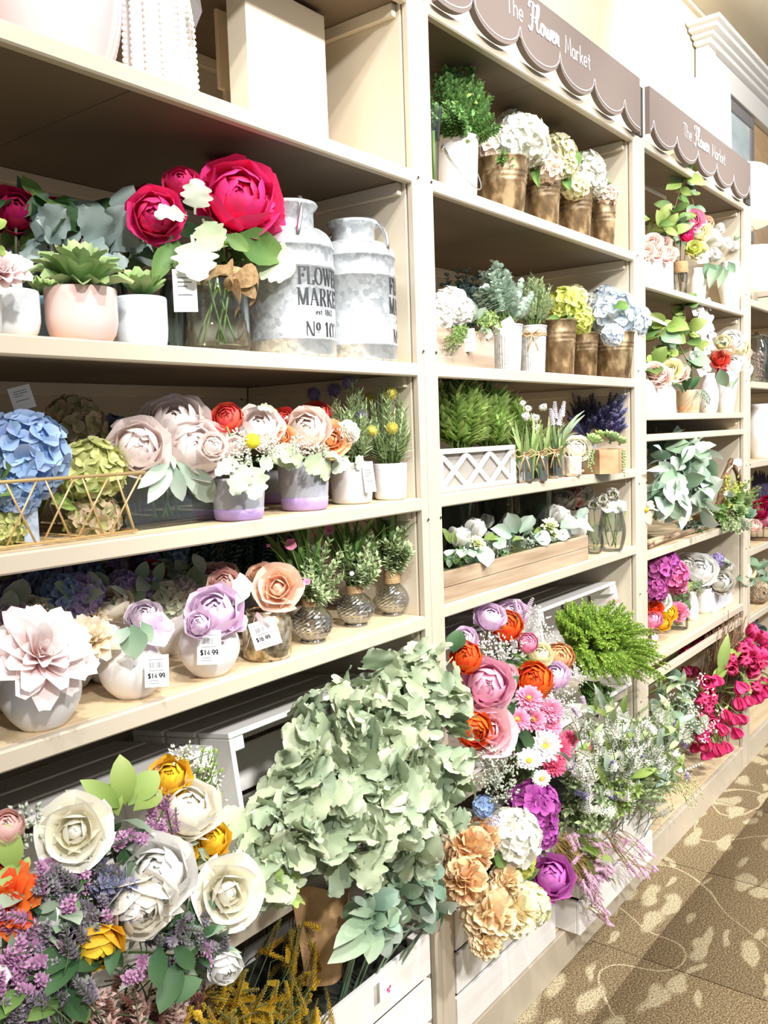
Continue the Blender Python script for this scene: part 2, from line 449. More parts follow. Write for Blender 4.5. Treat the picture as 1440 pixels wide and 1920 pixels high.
# ------------------------------------------------------------------ blooms: lists of (petal mesh key, matrix), one unit across
def petal_ring(out, kind, n, el, L, wide, r0, z0, rs, jit=.1, ph=0):
    for k in range(n):
        a = ph + 2 * PI * k / n + rs.uniform(-jit, jit)
        e = math.radians(el) + rs.uniform(-jit, jit)
        x = V3((math.cos(a) * math.cos(e), math.sin(a) * math.cos(e), math.sin(e)))
        p = V3((math.cos(a) * r0, math.sin(a) * r0, z0))
        LL = L * rs.uniform(.9, 1.1)
        nz = V3((-math.cos(a) * math.sin(e), -math.sin(a) * math.sin(e), math.cos(e)))
        out.append((kind, leafM(p, p + x * LL, nz, wide)))
BT = {}
def bt(k, fn):
    if k not in BT: BT[k] = fn()
    return BT[k]
SHELLS = {'peony': [(.13, 4, 62, 86, .0), (.20, 5, 54, 80, .0), (.275, 5, 54, 70, .03), (.345, 6, 46, 56, .06), (.405, 6, 46, 38, .12), (.44, 7, 40, 14, .20)],
          'rose': [(.07, 3, 80, 86, .05), (.12, 3, 76, 80, .10), (.18, 4, 62, 68, .20), (.24, 5, 54, 54, .32), (.30, 5, 54, 36, .42), (.35, 6, 46, 14, .48)],
          'ranunculus': [(.10, 4, 62, 86, .0), (.16, 5, 54, 82, .0), (.22, 6, 46, 76, .0), (.28, 6, 46, 68, .02), (.335, 7, 42, 58, .03), (.385, 7, 42, 46, .05), (.43, 8, 36, 30, .10)]}
def shell_tpl(kind, i, s):
    def f():
        R, n, dp, th1, fl = SHELLS[kind][i]; rs = random.Random(s * 7 + i * 3 + len(kind)); nu, nv = 7, 6; pts, g = [], []
        p1, p2 = rs.uniform(0, 6), rs.uniform(0, 6); am = .035 if kind == 'peony' else .012
        notch = rs.uniform(2, 9) if kind == 'peony' else 1
        for a in range(nu + 1):
            u = a / nu; u = .4 * u + .6 * math.sin(u * PI / 2)
            for b in range(nv + 1):
                v = -1 + 2 * b / nv
                w = .30 + .70 * math.sin(PI * .5 * min(1, u * 1.5)) ** .8
                top = th1 - 26 * abs(v) ** 2.6 + notch * math.sin(4 * v + p1) * .5
                th = math.radians(-72 + (top + 72) * u); ph = math.radians(dp) * v * w
                r = R * (1 + fl * u ** 3 + am * math.sin(5 * v + p2) * u * u + .05 * v) + (.02 if kind == 'rose' else .012) * (u ** 6) * (1 + math.sin(3 * v + p1))
                hx = r * math.cos(th) + (fl * R * .55 * u ** 5); pts.append((hx * math.cos(ph), hx * math.sin(ph), r * math.sin(th) - fl * R * .25 * u ** 6)); g.append(u)
        return G(pts, [(a * (nv + 1) + b, a * (nv + 1) + b + 1, (a + 1) * (nv + 1) + b + 1, (a + 1) * (nv + 1) + b) for a in range(nu) for b in range(nv)], None, g)
    return bt(('shell', kind, i, s), f)
def petal_tpl(k):
    kind, s = k[0], k[1]
    f = {
        'peony_in': lambda: sheet(7, 5, W_ROSE, 1.0, .42, .035, 5, -.5, s, 0, True),
        'peony_c': lambda: sheet(7, 5, W_PETAL, .7, .5, .06, 6, -.3, s, 0, True),
        'peony_out': lambda: sheet(7, 5, W_ROSE, .75, .35, .035, 5, -.7, s, 0, True),
        'rose_in': lambda: sheet(7, 5, W_ROSE, .35, .75, .01, 4, -.1, s, 0, True),
        'rose_mid': lambda: sheet(7, 5, W_ROSE, .30, .55, .015, 4, -1.1, s, 0, True),
        'rose_out': lambda: sheet(7, 5, W_ROSE, .45, .35, .02, 4, -1.7, s, 0, True),
        'dahlia': lambda: sheet(5, 2, lambda u: .05 + .19 * sn(u * .98, 1.35) ** .7, .35, .7, .012, 4, -.9, s),
        'ray': lambda: sheet(3, 2, lambda u: .05 + .13 * sn(u * .97, 1.3), .3, .4, 0, 4, -.4, s),
        'ruf': lambda: sheet(3, 2, lambda u: .07 + .30 * sn(u * .95, 1.5) ** .7, .5, .3, .07, 6, -.3, s),
        'tulip': lambda: sheet(7, 5, W_TUL, .62, .62, .004, 3, .25, s, 0, True),
        'tulip_open': lambda: sheet(7, 5, W_TUL, .35, .6, .01, 3, -.3, s, 0, True),
        'succ': lambda: sheet(4, 2, W_SUCC, .7, .5, 0, 3, -.1, s),
        'orchid': lambda: sheet(7, 5, lambda u: .06 + .42 * sn(u * .97, .8) ** .6, -.3, .15, .02, 4, -.2, s, 0, True),
    }[kind]
    return bt(k, f)
def floret_tpl(s, four=4):
    def f():
        mb = MB(); rs = random.Random(s)
        for k in range(four):
            a = 2 * PI * k / four + rs.uniform(-.15, .15); e = rs.uniform(.1, .5)
            x = V3((math.cos(a) * math.cos(e), math.sin(a) * math.cos(e), math.sin(e)))
            nz = V3((-math.cos(a) * math.sin(e), -math.sin(a) * math.sin(e), math.cos(e)))
            mb.add(bt(('flp', k, s), lambda: sheet(3, 2, W_FLOR, rs.uniform(-.3, .5), .25, .03, 4, -.4, s + k)), leafM((0, 0, 0), x * .5, nz))
        mb.add(G([(0, 0, .0)] + [(math.cos(i * PI / 2) * .05, math.sin(i * PI / 2) * .05, .05) for i in range(4)] + [(0, 0, .09)], None,
                 [(5, 1, 2), (5, 2, 3), (5, 3, 4), (5, 4, 1)], [0] * 6))
        return mb.G()
    return bt(('floret', s, four), f)
def bloom_parts(kind, s):
    rs = random.Random(s * 31 + 5); out = []
    R = lambda kd, n, el, L, w, r0=.03, z0=0, jit=.12, ph=0: petal_ring(out, (kd, rs.randrange(3)), n, el, L, w, r0, z0, rs, jit, rs.uniform(0, 6))
    if kind in SHELLS:
        for i, (r_, n, dp, th, fl) in enumerate(SHELLS[kind]):
            a0 = rs.uniform(0, 6)
            for k in range(n):
                M = Matrix.Rotation(a0 + 2 * PI * k / n + rs.uniform(-.12, .12), 4, 'Z') @ Matrix.Rotation(rs.uniform(-.10, .10), 4, 'Y')
                out.append((('shell', kind, i, rs.randrange(3)), Matrix.Scale({'peony': .88, 'rose': .84}.get(kind, .98), 4) @ M))
    elif kind == 'dahlia':
        R('dahlia', 7, 72, .26, 1.0, .02, .02, .2); R('dahlia', 9, 50, .36, 1.05, .03, .0, .15); R('dahlia', 10, 28, .46, 1.15, .04, -.02, .12); R('dahlia', 10, 6, .52, 1.25, .04, -.04, .12)
    elif kind == 'aster':
        for n, el, L in [(10, 66, .26), (14, 48, .34), (18, 30, .42), (20, 12, .48), (20, -2, .48)]: R('ray', n, el, L, 1.0, .04, 0, .1)
    elif kind == 'daisy':
        R('ray', 18, 14, .48, 1.2, .05, 0, .06); R('ray', 16, 28, .44, 1.1, .05, 0, .06)
    elif kind == 'pompom':
        for i, d in enumerate(fib(110, -.45)):
            d = (d + V3((rs.uniform(-.12, .12), rs.uniform(-.12, .12), rs.uniform(-.12, .12)))).normalized()
            out.append((('ruf', i % 3), leafM(d * .18, d * .5, V3((rs.uniform(-1, 1), rs.uniform(-1, 1), rs.uniform(-1, 1))), 1.15)))
    elif kind == 'hydrangea':
        for i, d in enumerate(fib(38, -.5)):
            d = (d + V3((rs.uniform(-.1, .1), rs.uniform(-.1, .1), rs.uniform(-.1, .1)))).normalized()
            out.append((('floret', i % 4), TS(d * (.39 + rs.uniform(-.04, .04)), .44, frame(d, (rs.uniform(-1, 1), rs.uniform(-1, 1), .3)))))
    elif kind == 'tulip':
        R('tulip', 3, 70, .80, .72, .05, -.36, .05); R('tulip', 3, 66, .78, .76, .05, -.36, .05)
    elif kind == 'tulip_open':
        R('tulip_open', 3, 72, .78, .8, .05, -.34, .06); R('tulip_open', 3, 62, .76, .8, .05, -.34, .06)
    elif kind == 'rosette':
        R('succ', 4, 72, .24, 1.0, .01, .06); R('succ', 6, 55, .34, 1.0, .02, .04); R('succ', 8, 38, .44, 1.0, .03, .02); R('succ', 9, 20, .50, 1.0, .03, 0)
    elif kind == 'spiky':
        R('dahlia', 5, 75, .34, .9, .01, .06); R('dahlia', 8, 56, .46, .95, .02, .03); R('dahlia', 10, 36, .54, 1.0, .03, .0); R('dahlia', 10, 16, .54, 1.0, .03, -.02)
    elif kind == 'orchid':
        R('orchid', 2, 8, .50, 1.1, .02, 0, .05); R('orchid', 3, 4, .46, .75, .02, -.02, .05); R('peony_in', 3, 50, .18, 1.0, .0, .02)
    elif kind == 'cosmos':
        R('orchid', 5, 18, .5, .9, .02, 0, .06)
    else: raise KeyError(kind)
    return out
def bt_tpl(k): return floret_tpl(k[1]) if k[0] == 'floret' else shell_tpl(*k[1:]) if k[0] == 'shell' else petal_tpl(k)
CORE = {'hydrangea': .33, 'pompom': .28, 'aster': .13, 'daisy': .12, 'peony': .10, 'rose': .075, 'ranunculus': .10}
PNAME = {'hydrangea': 'floret', 'rosette': 'leaf', 'spiky': 'leaf'}
def core_g(kind):
    r = CORE.get(kind, .06)
    z = 0.0 if kind in ('hydrangea', 'pompom') else (.10 if kind in ('aster', 'daisy') else -.06)
    if kind in ('rose', 'peony', 'ranunculus'): z = .02
    g = ball(r, 10, 7, (.8 if kind not in ('aster', 'daisy') else .5) if z != .02 else 1.2); g.v[:, 2] += z; g.g = .35 + .5 * g.g
    return g
def bloom(parent, kind, P, dia, d, mat, name=None, split=False, core=None, label=None, spin=None, seed=None):
    """one bloom of diameter dia facing d; split: each petal an object of its own"""
    s = random.randrange(3) if seed is None else seed
    M = TS(P, dia, frame(d, spin))
    name = name or kind
    core = core or mat
    if split:
        o = link(name, cmesh(('core', kind, core.name), lambda: MB().add(core_g(kind)).mesh(name, core)), parent, M)
        for k, m in bt(('bp', kind, s), lambda: bloom_parts(kind, s)):
            link(PNAME.get(kind, 'petal'), cmesh(('pt', k, mat.name), lambda: MB().add(bt_tpl(k)).mesh('petal', mat)), o, M @ m)
    else:
        def mk():
            mb = MB().add(core_g(kind), None, 1)
            for k, m in bt(('bp', kind, s), lambda: bloom_parts(kind, s)): mb.add(bt_tpl(k), m, 0)
            return mb.mesh(name, [mat, core])
        o = link(name, cmesh(('bloom', kind, s, mat.name, core.name), mk), parent, M)
    if label: o['label'] = label
    return o
def rnd(a=1.0): return V3((random.uniform(-a, a), random.uniform(-a, a), random.uniform(-a, a)))
def facing(P, up=.55, jit=.3, tocam=.8):
    c = (CAM - V3(P)).normalized()
    return (c * tocam + V3((0, 0, up)) + rnd(jit)).normalized()
def B(parent, kind, px, py, d, Y, mat, name=None, core=None, up=.45, split=None, dirv=None, jit=.22, label=None):
    """bloom seen at (px, py), d pixels across, standing at depth Y"""
    P = at(px, py, Y); dia = d * mpp(P) * (1.08 if kind in SHELLS else 1.06)
    dv = facing(P, up, jit) if dirv is None else V3(dirv)
    return bloom(parent, kind, P - dv.normalized() * dia * .12, dia, dv, mat, name, (d >= 62) if split is None else split, core, label)
LW_ = {'oval': .72, 'broad': .78, 'lance': .9, 'round': .9, 'dusty': 1.0, 'lobed': 1.0}
def L(parent, x0, y0, x1, y1, Y0, Y1, kind, mat, wide=1.0, name='leaf', nrm=None):
    """leaf seen from (x0, y0) at its foot to (x1, y1) at its tip"""
    a, b = at(x0, y0, Y0), at(x1, y1, Y1)
    flat = math.hypot(x1 - x0, y1 - y0) * mpp(b)
    return leafobj(parent, a, b, kind, mat, nrm, wide * LW_.get(kind, .8) * min(1.0, flat / max(1e-4, (b - a).length)), name)

# ------------------------------------------------------------------ foliage
def stems(parent, pairs, mat, r=.0018, name='stems', n=5):
    mb = MB()
    for a, b in pairs:
        a, b = V3(a), V3(b); s = rnd(.012) + V3((0, 0, .01))
        mb.add(tube(arc(a, b, s, 5), r, n, r * .7))
    return obj(name, mb, mat, parent, None, True, True)
def cloud(parent, c, rad, n, size, kinds, mats, mode='obj', name='leaf', front=.35, droop=.25, wide=1.0, inner=.55, lo=-1.0, out=.7):
    """leaves over an ellipsoid: mode 'obj' makes each leaf a part, 'stuff' joins them"""
    c = V3(c); mb = MB(); made = []
    mats = mats if isinstance(mats, (list, tuple)) else [mats]
    tc = (CAM - c).normalized()
    for i in range(n):
        while True:
            d = V3((random.gauss(0, 1), random.gauss(0, 1), random.gauss(0, 1))).normalized()
            if d.z < lo: continue
            if random.random() < front and d.dot(tc) < -.05: continue
            break
        f = random.uniform(inner, 1.0)
        p = c + V3((d.x * rad[0], d.y * rad[1], d.z * rad[2])) * f
        L_ = size * random.uniform(.7, 1.15)
        ax = (d * out + rnd(.75) + V3((0, 0, -droop))).normalized()
        nz = (d + rnd(.5) + V3((0, 0, .2)))
        kd = random.choice(kinds); sd = random.randrange(5); mi = random.randrange(len(mats))
        M = leafM(p - ax * L_ * .35, p + ax * L_ * .65, nz, wide)
        if mode == 'obj': made.append(link(name, leafmesh(kd, sd, mats[mi]), parent, M))
        else: mb.add(tpl(kd, sd), M, mi)
    if mode != 'obj':
        return obj(name if name != 'leaf' else 'foliage', mb, mats, parent, None, True, True)
    return made
def sprig_mb(mb, a, b, n, size, kind, sag=(0, 0, 0), mi=0, smi=1, spread=55, r=.0012, lo=.15, taper=.5, pair=2, wide=1.0):
    """a stem from a to b with leaves along it"""
    pts = arc(a, b, sag, 6); mb.add(tube(pts, r, 4, r * .5), None, smi)
    az = random.uniform(0, 6.28)
    for i in range(n):
        f = lo + (1 - lo) * (i + random.uniform(0, .6)) / n
        k = min(5, int(f * 6)); p = pts[k].lerp(pts[k + 1], min(1, f * 6 - k)); d = (pts[k + 1] - pts[k]).normalized()
        x = d.orthogonal().normalized(); y = d.cross(x); az += 2.4 if pair == 1 else 1.57
        for j in range(pair):
            a2 = az + j * 2 * PI / pair
            rad = x * math.cos(a2) + y * math.sin(a2)
            e = math.radians(spread * random.uniform(.7, 1.2)) * (1 - .35 * f)
            ax = d * math.cos(e) + rad * math.sin(e)
            s = size * (1 - taper * f) * random.uniform(.8, 1.15)
            mb.add(tpl(kind, random.randrange(3)), leafM(p, p + ax * s, d * math.sin(e) - rad * math.cos(e) * .3 + V3((0, 0, .3)), wide), mi)
def bush(parent, base, c, rad, nst, nlf, size, kind, mats, name='foliage', spread=55, sag=.0, pair=2, r=.0012, lo=.2, taper=.4, wide=1.0, front=.3, zlo=-.4):
    """stems from around base fanning to the skin of an ellipsoid at c"""
    mb = MB(); c = V3(c); base = V3(base); tc = (CAM - c).normalized()
    for i in range(nst):
        while True:
            d = V3((random.gauss(0, 1), random.gauss(0, 1), random.gauss(0, 1))).normalized()
            if d.z > zlo and not (random.random() < front and d.dot(tc) < 0): break
        p = c + V3((d.x * rad[0], d.y * rad[1], d.z * rad[2])) * random.uniform(.75, 1.0)
        b0 = base + V3((d.x * rad[0] * .35, d.y * rad[1] * .35, 0))
        sprig_mb(mb, b0, p, nlf, size, kind, (d.x * sag, d.y * sag, sag * .8), 0, 1, spread, r, lo, taper, pair, wide)
    return obj(name, mb, mats, parent, None, True, True)
def lavender(mb, a, b, L_, size, mi=0, smi=1, whorl=6, sag=(0, 0, 0), kind='bud', out=.9):
    """flower spike: stem from a to b, its last L_ metres set with buds"""
    a, b = V3(a), V3(b); pts = arc(a, b, sag, 5); mb.add(tube(pts, .0012, 4), None, smi)
    d = (pts[-1] - pts[-2]).normalized(); x = d.orthogonal().normalized(); y = d.cross(x)
    n = max(3, int(L_ / (size * .45)))
    for i in range(n):
        p = b - d * L_ * (1 - i / n); s = size * (1.05 - .55 * i / n)
        for k in range(whorl):
            a2 = k * 2 * PI / whorl + i * .6; rd = x * math.cos(a2) + y * math.sin(a2)
            mb.add(tpl(kind), leafB(p, d * .55 + rd * out, s) if kind == 'bud' else leafM(p, p + (d * .75 + rd * out).normalized() * s, d - rd * .3, 1.0), mi)
def leafB(p, d, s):
    return TS(p, s, frame(d))
def clusters(parent, pts, r, n, size, mats, name='filler_blossom', kind='bud'):
    """little knots of buds at pts"""
    mb = MB()
    for p in pts:
        for i in range(n):
            d = rnd(1).normalized(); mb.add(tpl(kind), leafB(V3(p) + d * r * random.uniform(.4, 1), d + V3((0, 0, .3)), size * random.uniform(.7, 1.2)), 0)
    return obj(name, mb, mats, parent, None, True, True)

# ------------------------------------------------------------------ lettering: strokes
def bez(pts, n=8):
    """Catmull-Rom through the points"""
    P = [V3((*p, 0)) for p in pts]; P = [P[0] * 2 - P[1]] + P + [P[-1] * 2 - P[-2]]; out = []
    for i in range(1, len(P) - 2):
        for k in range(n):
            t = k / n; a, b, c, d = P[i - 1:i + 3]
            out.append(.5 * ((2 * b) + (c - a) * t + (2 * a - 5 * b + 4 * c - d) * t * t + (3 * b - a - 3 * c + d) * t ** 3))
    out.append(P[-2]); return [(p.x, p.y) for p in out]
def ell(cx, cy, rx, ry, a0=0, a1=360, n=16):
    return [(cx + rx * math.cos(math.radians(a0 + (a1 - a0) * i / n)), cy + ry * math.sin(math.radians(a0 + (a1 - a0) * i / n))) for i in range(n + 1)]
LIFT = [0]
def ribbon(mb, pts, w, fmap, wv=None, mi=0):
    """flat stroke of width w (wv: width of vertical runs) along 2-D pts, laid on a surface by fmap(x, y, lift)"""
    n = len(pts); lft, rgt = [], []
    for i in range(n):
        a = pts[max(0, i - 1)]; b = pts[min(n - 1, i + 1)]; dx, dy = b[0] - a[0], b[1] - a[1]; l = math.hypot(dx, dy) or 1
        ww = w if wv is None else (w + (wv - w) * abs(dy / l) ** 2)
        nx, ny = -dy / l * ww / 2, dx / l * ww / 2
        lft.append((pts[i][0] + nx, pts[i][1] + ny)); rgt.append((pts[i][0] - nx, pts[i][1] - ny))
    LIFT[0] = (LIFT[0] + 7) % 400; l0 = LIFT[0]
    v = [tuple(fmap(*p, l0 + i)) for i, p in enumerate(lft)] + [tuple(fmap(*p, l0 + i)) for i, p in enumerate(rgt)]
    mb.add(G(v, [(i, n + i, n + i + 1, i + 1) for i in range(n - 1)]), None, mi)
LT = {
    'T': (.6, [[(0, 1), (.6, 1)], [(.3, 1), (.3, 0)]]), 'h': (.5, [[(.05, 1), (.05, 0)], [(.05, .35)] + ell(.25, .38, .2, .2, 180, 0, 8) + [(.45, 0)]]),
    'e': (.5, [[(.05, .3), (.45, .3)] + ell(.25, .3, .2, .28, 0, 310, 12)]), 'M': (.8, [[(.05, 0), (.12, 1), (.4, .25), (.68, 1), (.75, 0)]]),
    'a': (.5, [ell(.23, .28, .19, .27, 0, 360, 14), [(.43, .56), (.43, 0)]]), 'r': (.38, [[(.06, .56), (.06, 0)], [(.06, .3)] + ell(.23, .33, .17, .21, 170, 50, 6)]),
    'k': (.46, [[(.06, 1), (.06, 0)], [(.4, .55), (.07, .22)], [(.17, .32), (.43, 0)]]), 't': (.4, [[(.17, .85), (.17, .12), (.24, .02), (.34, .04)], [(.02, .56), (.34, .56)]]),
    '$': (.55, [[(.47, .8)] + ell(.26, .75, .2, .2, 20, 270, 10) + ell(.26, .27, .21, .24, 90, -160, 10), [(.26, 1.05), (.26, -.08)]]), '.': (.22, [[(.1, .0), (.1, .1)]]),
    '1': (.45, [[(.1, .8), (.27, 1), (.27, 0)]]), '4': (.58, [[(.42, 0), (.42, 1), (.04, .3), (.55, .3)]]),
    '9': (.55, [ell(.27, .68, .21, .3, 0, 360, 14), [(.48, .68), (.44, .25), (.3, 0)]]), '6': (.55, [ell(.27, .3, .21, .3, 0, 360, 14), [(.06, .32), (.12, .75), (.3, 1)]]),
    's': (.4, [[(.34, .5)] + ell(.2, .42, .14, .13, 30, 270, 8) + ell(.2, .15, .15, .14, 90, -150, 8)]), '8': (.5, [ell(.25, .74, .17, .24, 0, 360, 12), ell(.25, .26, .21, .26, 0, 360, 12)]),
    '2': (.5, [ell(.25, .75, .2, .25, 170, -20, 8) + [(.05, 0), (.47, 0)]]), ' ': (.35, [])}
def write(mb, txt, x, y, h, w, fmap, gap=.12, mi=0, wv=None, glyphs=LT):
    for ch in txt:
        adv, st = glyphs[ch]
        for s in st: ribbon(mb, [(x + p[0] * h, y + p[1] * h) for p in s], w, fmap, wv, mi)
        x += (adv + gap) * h
    return x
def serif(x, y, w=.26): return [(x - w / 2, y), (x + w / 2, y)]
SF = {  # upright roman capitals: hairline and stem weights come from wv
    'F': (.62, [[(.16, 0), (.16, 1)], [(.02, .985), (.58, .985)], [(.58, 1), (.58, .78)], [(.16, .52), (.42, .52)], [(.42, .62), (.42, .42)], serif(.16, .015)]),
    'L': (.6, [[(.16, 0), (.16, 1)], serif(.16, .985), [(.02, .015), (.56, .015)], [(.56, 0), (.56, .25)]]),
    'O': (.74, [ell(.37, .5, .30, .49, 0, 360, 22)]),
    'W': (1.0, [[(.08, 1), (.29, 0)], [(.29, 0), (.5, .95)], [(.45, 1), (.68, 0)], [(.68, 0), (.9, 1)], serif(.08, .985), serif(.48, .985), serif(.9, .985)]),
    'E': (.64, [[(.16, 0), (.16, 1)], [(.02, .985), (.56, .985)], [(.56, 1), (.56, .78)], [(.16, .52), (.42, .52)], [(.42, .62), (.42, .42)], [(.02, .015), (.58, .015)], [(.58, 0), (.58, .24)]]),
    'R': (.74, [[(.16, 0), (.16, 1)], [(.02, .985), (.35, .985)] + ell(.36, .75, .2, .235, 90, -90, 10) + [(.16, .515)], [(.36, .5), (.62, .0)], serif(.16, .015), serif(.66, .015, .2)]),
    'M': (.92, [[(.13, 0), (.13, 1)], [(.14, 1), (.45, .02)], [(.45, .02), (.76, 1)], [(.78, 1), (.78, 0)], serif(.1, .985), serif(.8, .985), serif(.13, .015, .22), serif(.78, .015)]),
    'A': (.76, [[(.08, 0), (.36, 1)], [(.36, 1), (.66, 0)], [(.18, .34), (.54, .34)], serif(.08, .015, .22), serif(.66, .015)]),
    'K': (.76, [[(.16, 0), (.16, 1)], [(.6, .98), (.17, .42)], [(.3, .56), (.64, 0)], serif(.16, .985), serif(.16, .015), serif(.6, .985, .2), serif(.66, .015, .22)]),
    'T': (.7, [[(.34, 0), (.34, 1)], [(.04, .985), (.64, .985)], [(.04, 1), (.04, .78)], [(.64, 1), (.64, .78)], serif(.34, .015)]),
    'N': (.82, [[(.13, 0), (.13, 1)], [(.13, 1), (.66, .0)], [(.68, 1), (.68, 0)], serif(.1, .985, .2), serif(.68, .985, .24), serif(.13, .015, .24)]),
    '1': (.5, [[(.25, 0), (.25, 1)], [(.08, .86), (.25, 1)], serif(.25, .015, .3)]), '0': (.62, [ell(.3, .5, .24, .49, 0, 360, 20)]), '7': (.6, [[(.06, .985), (.54, .985)], [(.06, 1), (.06, .8)], [(.54, .98), (.24, 0)]]),
    'o': (.4, [ell(.18, .72, .14, .22, 0, 360, 16), [(.04, .4), (.32, .4)]]), ' ': (.3, [])}
def price_tag(parent, px, py, w, h, Y, txt='$14.99', tilt=0.0, back=.0):
    """white swing ticket facing the shopper with bar code, small lines and price"""
    P = at(px, py, Y); m = mpp(P); W, H = w * m, h * m
    n = (CAM - P); n.z *= .4; n.normalize(); n = (n + V3((.0, 0, back))).normalized()
    up = V3((0, 0, 1)); up = (up - n * up.dot(n)).normalized(); rt = up.cross(n)
    up2 = up * math.cos(tilt) + rt * math.sin(tilt); rt2 = up2.cross(n)
    M = Matrix(((rt2.x, up2.x, n.x, P.x), (rt2.y, up2.y, n.y, P.y), (rt2.z, up2.z, n.z, P.z), (0, 0, 0, 1)))
    o = obj('price_tag', box(-W / 2, W / 2, -H / 2, H / 2, -.0006, .0006, .0002), PAPER, parent, M, False)
    if not txt:
        mb = MB(); f = lambda x, y, l: (x, y, .0008)
        for y in (.3, .2, .1, -.1): ribbon(mb, [(-W * .3, H * y), (W * (.3 if y != .1 else .1), H * y)], H * .03, f)
        obj('print', mb, INK, o, M, False)['kind'] = 'stuff'
    if txt:
        mb = MB(); f = lambda x, y, l: (x, y, .0008)
        write(mb, txt, -W * .36, -H * .22, H * .15, H * .035, f, .1)
        for i in range(14):
            x = -W * .28 + i * W * .04; ribbon(mb, [(x, H * .1), (x, H * .28)], W * random.choice((.012, .02, .028)), f, None, 1)
        for y in (.36, .02, -.3, -.38): ribbon(mb, [(-W * .32, H * y), (W * (.3 if y > -.3 else .1), H * y)], H * .02, f, None, 1)
        obj('print', mb, [BLACK, INK], o, M, False)['kind'] = 'stuff'
    return o

# ------------------------------------------------------------------ setting: carpet, walls, ceiling
def carpet_mat():
    m, nt, b = newmat('carpet')
    geo = nd(nt, 'ShaderNodeNewGeometry')
    mp = nd(nt, 'ShaderNodeMapping'); nt.links.new(geo.outputs['Position'], mp.inputs[0])
    # warped copy of the ground position
    wz = nd(nt, 'ShaderNodeTexNoise'); wz.inputs['Scale'].default_value = 5.0; nt.links.new(mp.outputs[0], wz.inputs['Vector'])
    wa = nd(nt, 'ShaderNodeVectorMath', operation='MULTIPLY_ADD'); wa.inputs[1].default_value = (.17, .17, 0)
    nt.links.new(wz.outputs['Color'], wa.inputs[0]); nt.links.new(mp.outputs[0], wa.inputs[2])
    def blobs(rot, sx, sy, scale, thr, seed):
        mm = nd(nt, 'ShaderNodeMapping'); mm.inputs['Rotation'].default_value = (0, 0, rot); mm.inputs['Scale'].default_value = (sx, sy, 0); mm.inputs['Location'].default_value = (seed, seed * .7, 0)
        nt.links.new(wa.outputs[0], mm.inputs[0])
        v = nd(nt, 'ShaderNodeTexVoronoi'); v.voronoi_dimensions = '2D'; v.inputs['Scale'].default_value = scale; v.inputs['Randomness'].default_value = .85
        nt.links.new(mm.outputs[0], v.inputs['Vector'])
        sp = nd(nt, 'ShaderNodeSeparateColor'); nt.links.new(v.outputs['Color'], sp.inputs[0])
        gt = nd(nt, 'ShaderNodeMath', operation='GREATER_THAN'); gt.inputs[1].default_value = .45; nt.links.new(sp.outputs[0], gt.inputs[0])
        mr = nd(nt, 'ShaderNodeMapRange'); mr.inputs[1].default_value = thr; mr.inputs[2].default_value = thr - .10; nt.links.new(v.outputs['Distance'], mr.inputs[0])
        mu = nd(nt, 'ShaderNodeMath', operation='MULTIPLY'); nt.links.new(mr.outputs[0], mu.inputs[0]); nt.links.new(gt.outputs[0], mu.inputs[1])
        return mu.outputs[0]
    def lines(scale, off, w):
        n = nd(nt, 'ShaderNodeTexNoise'); n.noise_dimensions = '2D'; n.inputs['Scale'].default_value = scale; n.inputs['Detail'].default_value = 0.5
        mm = nd(nt, 'ShaderNodeMapping'); mm.inputs['Location'].default_value = (off, off, 0); nt.links.new(mp.outputs[0], mm.inputs[0]); nt.links.new(mm.outputs[0], n.inputs['Vector'])
        s = nd(nt, 'ShaderNodeMath', operation='SUBTRACT'); s.inputs[1].default_value = .5; nt.links.new(n.outputs['Fac'], s.inputs[0])
        a = nd(nt, 'ShaderNodeMath', operation='ABSOLUTE'); nt.links.new(s.outputs[0], a.inputs[0])
        mr = nd(nt, 'ShaderNodeMapRange'); mr.inputs[1].default_value = w; mr.inputs[2].default_value = w * .5; nt.links.new(a.outputs[0], mr.inputs[0])
        return mr.outputs[0]
    def mx(a, b_):
        n = nd(nt, 'ShaderNodeMath', operation='MAXIMUM'); nt.links.new(a, n.inputs[0]); nt.links.new(b_, n.inputs[1]); return n.outputs[0]
    pat = mx(mx(blobs(.5, 1.0, 2.7, 4.2, .33, 3.1), blobs(-.7, 1.0, 2.6, 3.6, .30, 8.7)), mx(lines(2.6, 1.7, .007), blobs(1.9, 1.0, 3.0, 5.0, .24, 5.3)))
    fi = nd(nt, 'ShaderNodeTexNoise'); fi.inputs['Scale'].default_value = 210; fi.inputs['Detail'].default_value = 2; nt.links.new(geo.outputs['Position'], fi.inputs['Vector'])
    la = nd(nt, 'ShaderNodeTexNoise'); la.inputs['Scale'].default_value = 3; la.inputs['Detail'].default_value = 5; nt.links.new(geo.outputs['Position'], la.inputs['Vector'])
    # the print is broken up by the loops of the pile
    pf = nd(nt, 'ShaderNodeMath', operation='MULTIPLY_ADD'); pf.inputs[1].default_value = 1.1; pf.inputs[2].default_value = -.0
    nt.links.new(pat, pf.inputs[0])
    br = nd(nt, 'ShaderNodeMath', operation='MULTIPLY'); nt.links.new(pf.outputs[0], br.inputs[0])
    m2 = nd(nt, 'ShaderNodeMapRange'); m2.inputs[1].default_value = .36; m2.inputs[2].default_value = .60; m2.inputs[3].default_value = .2; nt.links.new(fi.outputs['Fac'], m2.inputs[0]); nt.links.new(m2.outputs[0], br.inputs[1])
    base = ramp(nt, [(.36, '#524536'), (.5, '#76654b'), (.64, '#a08d6c')]); nt.links.new(fi.outputs['Fac'], base.inputs[0])
    oi = nd(nt, 'ShaderNodeObjectInfo')
